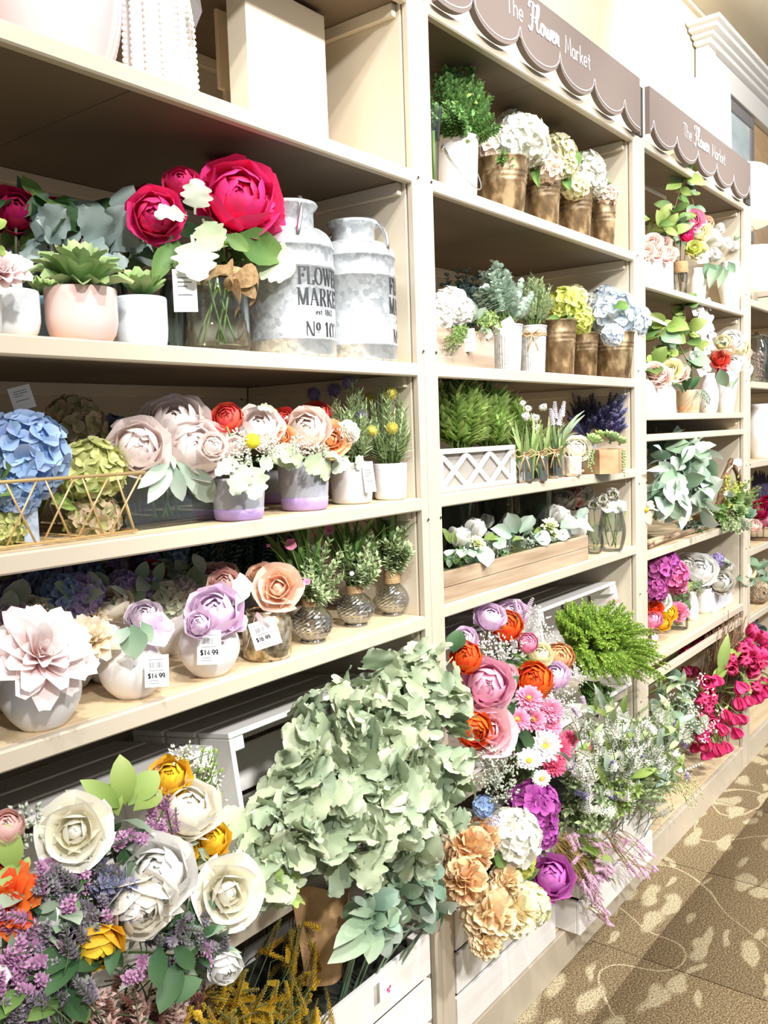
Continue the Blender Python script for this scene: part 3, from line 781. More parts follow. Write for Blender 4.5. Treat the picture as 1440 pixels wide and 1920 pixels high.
    hs = nd(nt, 'ShaderNodeHueSaturation'); mv = nd(nt, 'ShaderNodeMapRange'); mv.inputs[3].default_value = .92; mv.inputs[4].default_value = 1.08
    nt.links.new(oi.outputs['Random'], mv.inputs[0]); nt.links.new(mv.outputs[0], hs.inputs['Value']); nt.links.new(base.outputs[0], hs.inputs['Color'])
    mix = nd(nt, 'ShaderNodeMix', data_type='RGBA'); mix.inputs['B'].default_value = rgb('#bbae8e')
    nt.links.new(br.outputs[0], mix.inputs['Factor']); nt.links.new(hs.outputs[0], mix.inputs['A']); nt.links.new(mix.outputs['Result'], b.inputs['Base Color'])
    b.inputs['Roughness'].default_value = .95; b.inputs['Specular IOR Level'].default_value = .1
    bump(nt, b, fi.outputs['Fac'], .5, .003)
    return m
CARPET = carpet_mat()
fl = struct('floor', box(-2.5, 9.5, -5.0, .62, -.05, -.008), SOIL)
def tile_mesh(sz): return MB().add(box(0, sz, 0, sz, -.008, 0.0, .0016)).mesh('carpet_tile', CARPET)
TSZ = .609
tm = tile_mesh(TSZ)
for i in range(-3, 9):
    for k in range(-6, 2):
        if 3.0 + TSZ * (i - 3) > 7.5: continue
        link('carpet_tile', tm, fl, Matrix.Translation((3.0 + TSZ * (i - 4), -.163 + TSZ * k, 0)))
wb = struct('wall_back', box(-2.5, 9.5, .62, .70, -.05, 3.87), WALLM)
for x in (-.42, 1.24, 2.90, 4.567, 6.22, 7.9):
    obj('wall_seam_strip', box(x - .012, x + .012, .612, .62, 2.2, 3.84, .001), WALLM, wb, None, False)
struct('ceiling', box(-2.5, 9.5, -1.0, .70, 3.87, 3.92), CEILM)
struct('trim_1', MB().add(box(-2.5, 9.5, .595, .62, 3.845, 3.868)), CEILM)

# ------------------------------------------------------------------ shelving bays
BX = [(.434, 1.580), (1.653, 2.791), (2.877, 4.007), (4.093, 5.225)]
PX = [(.352, .434), (1.580, 1.653), (2.791, 2.877), (4.007, 4.093), (5.225, 5.30)]
DEP = .53
BAYW = ['behind the milk cans and vases', 'behind the boxwood bucket and brown buckets', 'behind the bright white vases', 'behind the glass jars at the right edge']
DECKW = ['under the golden yellow sprays', 'under the white slatted crates', 'under the hanging pink tulips', 'beyond the tulips at the right edge']
for i, (x0, x1) in enumerate(BX):
    t = thing('back_board', 'greige shelving back board ' + BAYW[i], 'back board', (x0, DEP, 0), 'shelving back boards')
    obj('panel', box(x0 + .001, x1 - .001, DEP, DEP + .03, .112, 2.44), PEG, t, None, False)
    for xs in (x0 + .012, x1 - .032):
        st = obj('slotted_standard', box(xs, xs + .02, DEP - .0015, DEP, .115, 2.43, .0005), CREAM2, t, None, False)
        mb = MB()
        for z in np.arange(.2, 2.40, .05): mb.add(box(xs + .007, xs + .013, DEP - .0019, DEP - .0014, z, z + .022, .0001))
        obj('slots', mb, BLACK, st, None, False, True)
    t = thing('base_deck', 'oak topped base deck and cream kick plate ' + DECKW[i], 'base deck', (x0, 0, 0), 'base decks of the shelving')
    z0 = .109
    obj('kick_plate', box(x0 + .0005, x1 - .0005, .0, .018, .0, z0 - .002), CREAM, t, None, False)
    nb = 3
    for k in range(nb):
        a = x0 + (x1 - x0) * k / nb; b = x0 + (x1 - x0) * (k + 1) / nb
        obj('deck_board', box(a + .0008, b - .0008, .02, DEP, z0 - .022, z0), OAK, t, None, False)
for i, (x0, x1) in enumerate(PX):
    t = thing('shelving_upright', ['cream shelving upright left of the milk cans', 'cream shelving upright between milk cans and boxwood bucket', 'cream shelving upright between the two scalloped signs', 'cream shelving upright right of the bright white vases', 'cream shelving upright beyond the glass jars'][i], 'upright', (x0, 0, 0))
    mid = x0 + .024
    obj('post', box(mid + .0012, x1, -.004, .02, .0, 2.472, .006), CREAM, t, None, False)
    obj('post', box(x0, mid - .0012, -.002, .02, .0, 2.472, .005), CREAM, t, None, False)
    obj('side_panel', box(x0, (x0 + x1) / 2 - .001, .021, DEP, .0, 2.462), CREAM2, t, None, False)
    obj('side_panel', box((x0 + x1) / 2 + .001, x1, .021, DEP, .0, 2.462), CREAM2, t, None, False)
    for k in range(5):
        z = 2.10 - .365 * k
        for xx in (x0 + .012, x1 - .012): obj('screw_hole', lathe([(0, 0), (.003, 0), (.003, .0012), (0, .0012)], 8), BLACK, t, TS((xx, -.0052, z - .006), 1, Matrix.Rotation(PI / 2, 4, 'X')), False)
    for xa in ((x0 + x1) / 2 - .030, (x0 + x1) / 2 + .006): obj('slotted_standard', box(xa, xa + .024, -.004, .012, 2.4735, 2.628, .002), DARK, t, None, False)

def shelf(bay, z, label, th=.0285, dep=DEP, cleat=True, wear=None):
    x0, x1 = BX[bay]; x0 += .0015; x1 -= .0015
    t = thing('shelf', label, 'shelf', (x0, 0, z - th), 'adjustable cream shelves')
    mid = (x0 + x1) / 2 - (.12 if bay == 0 else .05)
    for a, b in ((x0, mid - .001), (mid + .001, x1)):
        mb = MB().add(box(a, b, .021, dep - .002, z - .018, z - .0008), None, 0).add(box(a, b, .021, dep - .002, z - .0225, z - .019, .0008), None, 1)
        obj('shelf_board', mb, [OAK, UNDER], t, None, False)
    obj('front_edge', box(x0, x1, .0, .0205, z - th, z, .003), CREAM, t, None, False)
    if cleat:
        obj('side_cleat', box(x1 - .014, x1, .03, dep - .02, z - .05, z - .023), CREAM2, t, None, False)
        obj('side_cleat', box(x0, x0 + .014, .03, dep - .02, z - .05, z - .023), CREAM2, t, None, False)
        obj('rear_cleat', box(x0 + .016, x1 - .016, dep - .018, dep - .002, z - .05, z - .023), CREAM2, t, None, False)
    return t
ZA, ZB, ZC, ZD = 2.110, 1.7040, 1.4130, 1.1510
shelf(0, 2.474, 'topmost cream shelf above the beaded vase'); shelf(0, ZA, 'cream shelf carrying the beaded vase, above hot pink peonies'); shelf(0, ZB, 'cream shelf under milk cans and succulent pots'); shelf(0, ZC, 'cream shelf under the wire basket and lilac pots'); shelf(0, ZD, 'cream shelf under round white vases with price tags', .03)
ZA2, ZB2, ZC2, ZD2, ZE2 = 2.475, 2.1050, 1.7040, 1.4140, 1.1610
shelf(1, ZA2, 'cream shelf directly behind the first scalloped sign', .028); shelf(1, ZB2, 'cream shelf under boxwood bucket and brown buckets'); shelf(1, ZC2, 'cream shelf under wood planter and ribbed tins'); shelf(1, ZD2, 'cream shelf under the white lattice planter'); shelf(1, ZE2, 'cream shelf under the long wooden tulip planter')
ZB3, ZC3, ZD3, ZE3, ZF3 = 2.0250, 1.5930, 1.5220, 1.1250, .7560
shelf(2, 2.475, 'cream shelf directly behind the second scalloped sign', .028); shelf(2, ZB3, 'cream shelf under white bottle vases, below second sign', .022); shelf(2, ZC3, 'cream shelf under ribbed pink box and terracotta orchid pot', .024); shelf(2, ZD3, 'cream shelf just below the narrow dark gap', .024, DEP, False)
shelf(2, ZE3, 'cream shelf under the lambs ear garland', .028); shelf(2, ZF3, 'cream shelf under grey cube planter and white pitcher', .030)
rl = obj('front_rail', box(BX[2][0], BX[2][1], .0, .02, .668, .694, .002), CREAM, None, None, False); tag(rl, 'narrow cream rail above the hanging pink tulips', 'rail')
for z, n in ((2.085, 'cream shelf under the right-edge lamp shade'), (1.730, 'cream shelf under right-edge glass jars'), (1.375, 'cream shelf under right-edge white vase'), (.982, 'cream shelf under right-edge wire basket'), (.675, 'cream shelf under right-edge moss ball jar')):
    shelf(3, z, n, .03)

# ------------------------------------------------------------------ scalloped signs
def sign(x0, x1, c0, label, tx, th_, n):
    t = thing('hanging_sign', label, 'sign', (x0, -.004, 2.63), 'scalloped shop signs')
    zt, zb, zc, pit = 2.632, 2.469, 2.528, .2155
    xs = np.linspace(x0, x1, 150)
    def low(x):
        f = ((x - c0) / pit) % 1.0
        return zc - (zc - zb) * (math.sqrt(max(0, 1 - (2 * f - 1) ** 2)) ** .9)
    mb = MB(); v = []; N = len(xs)
    for y in (-.022, -.006):
        for x in xs: v.append((x, y, low(x)))
        for x in xs: v.append((x, y, zt))
    q = []
    for i in range(N - 1):
        q += [(i, i + 1, N + i + 1, N + i), (2 * N + i, 3 * N + i, 3 * N + i + 1, 2 * N + i + 1), (i, 2 * N + i, 2 * N + i + 1, i + 1), (N + i, N + i + 1, 3 * N + i + 1, 3 * N + i)]
    q += [(0, N, 3 * N, 2 * N), (N - 1, 3 * N - 1, 4 * N - 1, 2 * N - 1)]
    obj('board', G(v, q), GRAYW, t, None, False)
    f = lambda x, y, l: (x, -.0228 - l * 4e-6, y)
    ln = MB(); off = .011
    ribbon(ln, [(x, low(x) + off + (.006 if abs(((x - c0) / pit) % 1 - .5) > .47 else 0)) for x in np.linspace(x0 + .004, x1 - .004, 300)], .0024, f)
    obj('outline', ln, WHITEM, t, None, False)['kind'] = 'stuff'
    mb = MB()
    write(mb, 'The', tx, 2.549, .046, .0045, f, .10)
    write(mb, 'Market', tx + .312, 2.549, .046, .0045, f, .085)
    # brush script word
    S = .056; X0 = tx + .112; Y0 = 2.551
    sc = [[(.10, .98), (.0, .86), (.06, 1.05), (.35, 1.12), (.75, 1.02), (.72, 1.14)], [(.42, 1.08), (.34, .6), (.26, .1), (.12, -.12), (-.06, .02)], [(.12, .52), (.34, .56), (.58, .52)],
          [(.58, .30), (.86, .72), (.94, 1.1), (.80, 1.12), (.72, .6), (.74, .08), (.90, .02), (1.06, .2)], [(1.38, .5), (1.18, .46), (1.10, .14), (1.26, .0), (1.42, .2), (1.36, .48), (1.56, .40)],
          [(1.58, .48), (1.60, .1), (1.74, .04), (1.84, .44), (1.86, .1), (2.0, .04), (2.12, .48), (2.24, .42)], [(2.22, .2), (2.44, .34), (2.40, .52), (2.26, .4), (2.28, .06), (2.46, .04), (2.62, .24)], [(2.60, .1), (2.66, .52), (2.72, .42), (2.86, .46), (2.84, .1), (2.98, .04)]]
    for s in sc: ribbon(mb, [(X0 + a * S, Y0 + b * S) for a, b in bez(s, 6)], .0045, f, .010)
    obj('lettering', mb, WHITEM, t, None, False)['kind'] = 'stuff'
sign(1.660, 2.792, 1.8045, 'taupe scalloped wooden sign lettered The Flower Market, above the brown buckets', 1.955, 0, 6)
sign(2.872, 4.010, 2.905, 'taupe scalloped wooden sign lettered The Flower Market, below the white lamp shade', 3.185, 0, 6)

# ================================================================== colours of petals and leaves
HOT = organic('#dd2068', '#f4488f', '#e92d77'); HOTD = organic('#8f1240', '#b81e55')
BLUSH = organic('#f8d8d4', '#fff7f3', '#fdece7', .08); CREAMF = organic('#f3e7c2', '#fdf9f0', '#faf4e2'); WHITEF = organic('#f0ede2', '#fdfcfa'); IVORY = organic('#ece4bc', '#fcf9ee', '#f8f3dc')
CORAL = organic('#d9433b', '#f26a5d'); PEACH = organic('#f0a878', '#fbdcc4', '#f7c6a2'); ORANGEP = organic('#ee9a58', '#f8c595'); ORANGE = organic('#d8431a', '#f4702f', '#ea5522')
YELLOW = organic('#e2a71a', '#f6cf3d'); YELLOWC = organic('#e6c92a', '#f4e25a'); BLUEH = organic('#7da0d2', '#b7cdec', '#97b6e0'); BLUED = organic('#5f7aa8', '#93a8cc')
VIOLET = organic('#8a7cb4', '#c2b3da', '#a797c8'); LILAC = organic('#d7a9d4', '#f2dff0', '#e9c9e6'); LAVP = organic('#7867a6', '#a795cc'); PINKP = organic('#e26f9f', '#f7b3cb', '#ef8fb4')
MAGENTA = organic('#97338a', '#c668b8', '#b04ca4'); GREENH = organic('#b7bb6c', '#d6d79a', '#c7ca80'); GREENPK = organic('#a7ad66', '#d3b4a0', '#b9b583'); PALEBL = organic('#c9d9ee', '#eff4fa', '#dfe9f5')
LIME = organic('#b9c34a', '#dfe38c', '#cdd466'); DAHL = organic('#f0b8b2', '#fdf6f5', '#fae6e3'); DAHC = organic('#e8c796', '#f9efdc', '#f2dfb8'); ROSEPK = organic('#e79a90', '#f8d5cd', '#f0b8ad')
APRICOT = organic('#eec08a', '#f8dfb9', '#f3cd9c'); PALEYEL = organic('#efe3a6', '#faf5d6')
DUSTY = organic('#93a17f', '#c8d1b4', '#aebb98', .2, .2, .8); DUSTG = organic('#7f9390', '#aebdb8', '#95a8a4', .2, .2, .8); DUSTW = organic('#a3ad99', '#d3d9cb', '#bcc5b1', .12, .2, .8)
SAGE = organic('#6c8a6c', '#a2b89a', '#88a386', .2, .2, .6); SAGEL = organic('#93ab95', '#d0dacd', '#b0c2b0', .2, .2, .7)
LEAFG = organic('#4a6d35', '#7f9a55', '#628546', .2, .2, .5); LEAFD = organic('#2f4f35', '#587a52', '#42653f', .2, .2, .5); LEAFL = organic('#7a9448', '#b3c47a', '#97ae5c', .2, .25, .5)
SUCC = organic('#7f9f63', '#a9bd86', '#93b075', .15, .15, .5); SUCG = organic('#78a05c', '#b6c98c', '#8fb56c', .15, .15, .5); BOXW = organic('#4f7d40', '#98b878', '#6c9752', .3, .2, .5); FERNG = organic('#6f9630', '#b2cc5c', '#8fb244', .3, .25, .5)
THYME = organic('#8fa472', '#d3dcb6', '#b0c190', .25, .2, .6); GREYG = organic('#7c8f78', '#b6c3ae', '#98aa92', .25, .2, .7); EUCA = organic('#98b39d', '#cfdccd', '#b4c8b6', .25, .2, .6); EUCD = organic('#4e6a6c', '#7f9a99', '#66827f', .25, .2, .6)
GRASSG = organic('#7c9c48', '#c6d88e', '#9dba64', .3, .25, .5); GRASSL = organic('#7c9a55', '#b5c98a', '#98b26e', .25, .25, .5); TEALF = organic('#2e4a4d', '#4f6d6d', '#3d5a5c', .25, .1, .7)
CHALK = organic('#dfe4d2', '#f4f5ec', '#eaedde', .1, .2, .7); MAUVE = organic('#716a74', '#aea4b0', '#8e8490', .25, .15, .7); PINKLAV = organic('#b87aa6', '#dcb0d2', '#cb93bf', .2, .2, .7); HEATH = organic('#c493ac', '#e9cbdc', '#d9aec6', .2, .2, .7)
GOLDR = organic('#b58a1c', '#dcb63e', '#caa22c', .25, .2, .7); RUSTP = organic('#7a4a3c', '#a8766a', '#916054', .25, .1, .8); DRYPK = organic('#c49a90', '#e6cbc2', '#d7b4aa', .2, .2, .8); PURPD = organic('#4a4774', '#8580b0', '#646094', .25, .1, .7)
PINKT = organic('#d22a68', '#ee5f92', '#e23f7c', .15, .25, .45); BUDW = organic('#e8e8d0', '#f8f8ee', None, .1, .2, .6); PIERIS = organic('#d9d88c', '#f4f2cc', '#e8e6aa', .15, .25, .6)
YCORE = plain('yellow_centre', '#d9a92c', .8); GCORE = plain('green_centre', '#a9b060', .8)
CER_BLUE = plain('pale_blue_ceramic', '#d3dfe8', .3, 0, .5, .2); CER_PINK = plain('pale_pink_ceramic', '#ecc9c2', .3, 0, .5, .2); CER_TEAL = plain('sky_blue_ceramic', '#86b1cf', .35); CER_WHITE = plain('cool_white_ceramic', '#e6ebee', .3, 0, .5, .2)
CER_GREY = noisy('grey_ceramic', [(.3, '#9a9ba4'), (.7, '#a9aab2')], (5, 5, 5), .45); CER_LILAC = noisy('lilac_ceramic', [(.3, '#a488bd'), (.7, '#b49aca')], (5, 5, 5), .45)
CER_STONE = noisy('pale_grey_stoneware', [(.3, '#b9b7b7'), (.7, '#cbc9c8')], (7, 7, 7), .5)
MARBLE = noisy('white_marbled_glaze', [(.3, '#d6cfd0'), (.55, '#efecec'), (.8, '#f6f4f3')], (16, 16, 16), .3, 0, 0, 6)
ROUNDW = noisy('matt_white_ceramic', [(.3, '#eae4e1'), (.7, '#f1ecea')], (3, 3, 3), .35)
MERC = noisy('mercury_glass', [(.35, '#8f7d60'), (.5, '#cbbb9b'), (.62, '#e9dfca')], (70, 70, 70), .22, .85, .1, 5)

def pot(parent, r0, r1, h, mat, name='pot', n=32, belly=None, th=.004, soil=MOSS, P=None, nprof=8):
    P = V3(parent.location) if P is None else V3(P)
    o = obj(name, lathe(pot_profile(r0, r1, h, th, belly, 0, nprof), n), mat, parent, TS(P))
    if soil: obj('moss', lathe([(0, h * .86), ((r1 if belly is None else belly(.92)) - th - .001, h * .84), (0.0, h * .80)], 20), soil, parent, TS(P))
    return o

# ================================================================== BAY 1, the shelf with milk cans
def milk_can(px, pxw, Y, y_sh, y_neck, y_top, pxneck, label, rot):
    p, r = standy(px, pxw, ZB, Y)
    t = thing('milk_can', label, 'milk can', p, 'galvanised flower market cans')
    hs = top(p, px, y_sh) - ZB; ht = top(p, px, y_top) - ZB; rn = r * pxneck / pxw
    hn = hs + (ht - hs) * .42
    pr = [(0, .003), (r - .006, 0), (r, .006)]
    def ringz(z): return [(r, z - .004), (r + .0022, z - .002), (r + .0022, z + .002), (r, z + .004)]
    for z in (hs * .16, hs * .80, hs * .985): pr += ringz(z)
    for k in range(1, 7):
        a = k / 6 * PI / 2; pr.append((rn + (r - rn) * math.cos(a) ** 1.0, hs + (hn - hs) * math.sin(a) * 1.0))
    pr += [(rn, hn + .004), (rn, ht - .014), (rn + .006, ht - .009), (rn + .009, ht - .004), (rn + .007, ht), (rn - .002, ht - .001), (rn - .006, ht - .012), (rn - .006, hn), (0, hn - .01)]
    obj('body', lathe(pr, 56), ZINC, t, TS(p))
    # bail handle leaning on the shoulder
    rr = rn + .018; hz = hs + .010
    for s in (-1, 1):
        a = rot + .9
        e = p + V3((math.cos(a) * (r * .93) * s, math.sin(a) * (r * .93) * s, hz - .006))
        rv = obj('rivet', ball(.006, 10, 6), STEEL, t, TS(e))
    a = rot + .9
    pts = []
    tilt = V3((math.sin(a), -math.cos(a), 0)) * .02
    for k in range(17):
        b = PI * k / 16
        q = p + V3((math.cos(a) * r * .95 * math.cos(b), math.sin(a) * r * .95 * math.cos(b), hz + math.sin(b) * (ht - hz + .012))) + tilt * math.sin(b)
        pts.append(q)
    obj('bail_handle', tube(pts, .0048, 8), STEEL, t)
    # printed lettering wrapped round the body
    mb = MB(); hb = hs * .64; z0 = hs * .155
    def f(x, y, l): return (p.x + (r + .0008) * math.sin(rot + x / r) , p.y - (r + .0008) * math.cos(rot + x / r), p.z + y)
    def serifw(txt, x, y, h, cond): write(mb, txt, 0, 0, 1, 0, lambda *_: (0, 0, 0)) if 0 else None
    def put(txt, xc, y, h, sx=.80, gap=.06, mi=0):
        wd = sum((SF[c][0] + gap) for c in txt) * h * sx
        x = xc - wd / 2
        for c in txt:
            adv, st = SF[c]
            for s in st:
                pts2 = [(x + q[0] * h * sx, y + q[1] * h) for q in s]
                if len(pts2) == 2 and abs(pts2[0][0] - pts2[1][0]) > abs(pts2[0][1] - pts2[1][1]) * 3:
                    pts2 = [(pts2[0][0] + (pts2[1][0] - pts2[0][0]) * i / 4, pts2[0][1]) for i in range(5)]
                wv = h * .15; 
                if c in 'MNA' and len(pts2) == 2 and ((c == 'M' and s is st[0]) or (c == 'N' and s in (st[0], st[2])) or (c == 'A' and s is st[0])): wv = h * .085
                if c == 'W' and len(pts2) == 2 and s in (st[1], st[3]): wv = h * .07
                ribbon(mb, pts2, h * .035, f, wv, mi)
            x += (adv + gap) * h * sx
    H = hb * .235
    put('FLOWER', 0, z0 + hb * .74, H); put('MARKET', 0, z0 + hb * .455, H)
    write(mb, 'est 1862', -hb * .19, z0 + hb * .335, hb * .075, hb * .010, f, .12, 1)
    put('No', -hb * .23, z0 + hb * .0, H); put('107', hb * .14, z0 + hb * .0, H)
    obj('lettering', mb, [BLACK, BLACK], t, None, False)['kind'] = 'stuff'
    return t
milk_can(552, 160, .088, 470, 0, 388, 92, 'larger galvanised milk can lettered FLOWER MARKET, directly right of the hot pink peonies', .04)
milk_can(671, 150, .088, 487, 0, 421, 80, 'second galvanised milk can, partly behind the first, beside the side panel', .80)

def succulent_pot(px, pxw, ytop, Y, mat, label, kind, dpx, leafm, r0f=.78, plant_y=None):
    p, r = standy(px, pxw, ZB, Y); h = top(p, px, ytop) - ZB
    t = thing('succulent_pot', label, 'potted succulent', p, 'succulents in pastel pots')
    pot(t, r * r0f, r, h, mat, 'pot', 36, lambda f: r * (r0f + (1 - r0f) * min(1, f * 2.6) ** .5), .005, SOIL)
    c = p + V3((0, 0, h + .004)); dia = dpx * mpp(p)
    bloom(t, kind, c, dia, V3((-.1, -.35, 1)), leafm, 'succulent_rosette', True)
    return t, p, r, h
succulent_pot(20, 112, 547, .08, CER_WHITE, 'white pot of pale green succulent at the left edge', 'rosette', 125, SUCG)
succulent_pot(157, 131, 544, .06, CER_PINK, 'pale pink bowl pot with spiky green succulent', 'spiky', 165, SUCC, .80)
succulent_pot(268, 97, 560, .075, CER_BLUE, 'pale blue pot with open rosette succulent, right of the pink pot', 'rosette', 112, SUCG, .92)
succulent_pot(92, 70, 560, .17, CER_TEAL, 'sky blue pot showing between the white and pink pots', 'rosette', 80, SUCG, .92)

def jar_vase(t, p, r, h, mat=GLASS, neck=.82, name='vase', water=True):
    pr = [(0, .004), (r * .9, .003), (r, .012), (r, h * .74), (r * .97, h * .82), (r * neck, h * .92), (r * neck, h * .97), (r * neck + .003, h), (r * neck - .001, h), (r * neck - .003, h * .96), (r * neck - .003, h * .92), (r * .95, h * .81), (r - .003, h * .73), (r - .003, .014), (0, .012)]
    return obj(name, lathe(pr, 40), mat, t, TS(p))
# big bouquet of hot pink peonies
p, r = standy(408, 126, ZB, .085); h = top(p, 408, 512) - ZB
t = thing('peony_bouquet', 'hot pink peonies in clear glass jar with burlap bow', 'flower arrangement', p)
jar_vase(t, p, r, h)
B(t, 'peony', 452, 362, 150, .05, HOT, up=.3); B(t, 'peony', 292, 402, 100, .08, HOT, up=.1, dirv=(-.7, -.8, -.1)); B(t, 'peony', 512, 398, 88, .05, HOT, dirv=(.3, -.9, .1)); B(t, 'peony', 338, 335, 66, .12, HOT, up=.7)
B(t, 'peony', 425, 315, 80, .16, HOT, up=.9); B(t, 'peony', 478, 330, 70, .2, HOT, up=.8); B(t, 'peony', 285, 368, 66, .18, HOTD, up=.6)
for a in [(365, 402, 372, 335, .06, .04, DUSTW), (352, 405, 308, 378, .05, .02, DUSTW), (360, 440, 372, 528, .03, .0, DUSTW), (380, 410, 408, 470, .04, .01, DUSTY), (470, 470, 548, 512, .06, .03, DUSTY), (500, 370, 520, 345, .1, .1, DUSTW)]: L(t, *a[:6], 'lobed' if a[6] is DUSTW else 'dusty', a[6], 1.15)
for a in [(480, 455, 575, 470, .06, .05), (430, 445, 540, 482, .05, .03), (420, 440, 470, 470, .04, .02), (450, 440, 400, 470, .06, .04), (318, 455, 295, 520, .06, .04), (322, 440, 330, 500, .08, .06), (520, 440, 560, 462, .07, .06)]: L(t, *a, 'broad', LEAFG, .9)
cloud(t, at(420, 455, .12), (.07, .05, .035), 26, .06, ['lance', 'oval'], [LEAFG, LEAFD])
stems(t, [(at(x, 450, .12), p + V3((random.uniform(-.6, .6) * r, random.uniform(-.6, .6) * r, .015))) for x in (380, 395, 405, 415, 425, 440, 455)], STEMG, .0026)
# burlap band and bow
rb = r * .88
obj('burlap_band', lathe([(rb, h * .90), (rb + .002, h * .90), (rb + .003, h * 1.02), (rb, h * 1.02)], 32), BURLAP, t, TS(p))
bk = at(428, 548, 0); bk.y = p.y - r
def loopsheet(a, b, w, sag):
    pts = arc(a, b, sag, 8); v = []
    for i, q in enumerate(pts):
        ww = w * (.35 + .65 * math.sin(PI * min(1, i / 5)))
        v += [tuple(q + V3((0, -.002, ww))), tuple(q + V3((0, .002, -ww)))]
    return G(v, [(2 * i, 2 * i + 1, 2 * i + 3, 2 * i + 2) for i in range(8)])
K = at(432, 532, .015)
for a, w, sg in [((385, 520), .02, (0, -.03, .015)), ((480, 555), .02, (0, -.03, .02)), ((440, 590), .017, (-.01, -.03, 0)), ((468, 570), .012, (.015, -.02, 0))]:
    obj('burlap_bow', loopsheet(K, at(a[0], a[1], .005), w, V3(sg)), BURLAP, t)
obj('bow_knot', ball(.012, 10, 6), BURLAP, t, TS(K))
price_tag(t, 347, 545, 44, 78, .03, None)
# darker bouquets behind
def dark_bouquet(px, Y, blooms, leaves, label, vpx, vh=.17, bm=HOTD):
    p, r = standy(vpx, 80, ZB, Y)
    t = thing('peony_bouquet', label, 'flower arrangement', p, 'peony bouquets behind the succulents')
    jar_vase(t, p, r, vh, GLASSD)
    st = []
    for x, y, d, yy in blooms:
        B(t, 'peony', x, y, d, yy, bm); st.append((at(x, y + d * .4, yy), p + V3((0, 0, .02))))
    for lf in leaves: L(t, *lf, 'dusty', DUSTG, 1.0)
    stems(t, st, STEMD, .0026)
    cloud(t, p + V3((0, -.02, vh + .05)), (.09, .06, .06), 22, .07, ['broad', 'lance'], [LEAFD, LEAFG, DUSTG])
dark_bouquet(35, .25, [(30, 388, 92, .22), (112, 398, 60, .28), (-30, 400, 80, .25), (60, 425, 60, .25)], [(60, 455, 130, 395, .2, .16), (100, 470, 70, 410, .18, .14), (70, 440, 55, 500, .2, .18), (20, 470, 45, 520, .18, .15)], 'dark pink peony bouquet behind the left white pot', 60)
dark_bouquet(180, .26, [(150, 400, 40, .26), (135, 445, 46, .24), (205, 415, 50, .32), (258, 375, 56, .30)], [(205, 470, 165, 395, .18, .14), (205, 480, 245, 385, .18, .14), (150, 470, 175, 510, .16, .13), (225, 455, 262, 420, .18, .16), (180, 500, 130, 475, .16, .14), (160, 430, 190, 480, .2, .13), (235, 470, 268, 455, .2, .17), (200, 500, 240, 480, .16, .14)], 'grey dusty miller and dark pink peony bouquet behind the pale blue pot', 205)
p, r = standy(336, 60, ZB, .2); t = thing('glass_jar', 'empty looking smoky glass jar left of the burlap bow', 'jar', p); jar_vase(t, p, r, .15, GLASSD)
# pale flower at left edge
p, r = standy(-30, 80, ZB, .04); t = thing('pale_flower_pot', 'pot at left edge showing one peach white blossom', 'flower arrangement', p)
pot(t, r * .8, r, .1, CER_WHITE); B(t, 'dahlia', 5, 505, 90, .0, DAHL, split=True); L(t, -20, 440, 8, 398, 0, 0, 'broad', LEAFL); L(t, -10, 470, 20, 470, 0, 0, 'broad', LEAFL)
stems(t, [(at(5, 510, .0), p + V3((0, 0, .09)))], STEMG)

# ------------------------------------------------------------------ above shelf A
p, r = standy(95, 270, ZA, .20); hh = 2.46 - ZA
t = thing('rose_tinted_vase', 'big glossy pinkish white vase on the highest shelf', 'vase', p)
obj('body', lathe(pot_profile(r * .62, r * .5, .34, .006, lambda f: r * (.62 + .42 * math.sin(PI * min(1, f * .9 + .06)) - .2 * max(0, f - .7)), 0, 14), 48), plain('blush_glaze', '#d8c3c6', .18, 0, .5, .5), t, TS(p))
p, r = standy(305, 132, ZA, .15)
t = thing('beaded_vase', 'white tapering vase with rows of white beads, right of the pinkish vase', 'vase', p)
hh = .355
rf = lambda f: r * (1 - .16 * f)
obj('body', lathe(pot_profile(r, r * .84, hh, .006, rf, 0, 10), 48), WHITE, t, TS(p))
bm_ = MB().add(ball(.0052, 8, 6)).mesh('bead', WHITE)
for k in range(14):
    a = 2 * PI * k / 14 + .1
    if math.sin(a) > .35: continue
    mb = MB(); 
    for i in range(34):
        f = (i + .5) / 34; rr = rf(f) + .002
        mb.add(ball(.0050, 8, 5), TS((rr * math.cos(a), rr * math.sin(a), f * hh)))
    obj('bead_row', mb, WHITE, t, TS(p), True, True)
# cards hanging from the vases
q = at(375, 20, .04); t = thing('dark_swing_tag', 'dark grey pointed tag hanging right of the beaded vase', 'tag', q)
obj('card', G([tuple(at(352, -20, .06)), tuple(at(366, 55, .05)), tuple(at(379, 22, .05)), tuple(at(372, -25, .06))] + [tuple(at(352, -20, .062)), tuple(at(366, 55, .052)), tuple(at(379, 22, .052)), tuple(at(372, -25, .062))], [(0, 1, 2, 3), (7, 6, 5, 4), (0, 4, 5, 1), (1, 5, 6, 2), (2, 6, 7, 3), (3, 7, 4, 0)]), plain('charcoal_card', '#5b5652', .6), t, None, False)
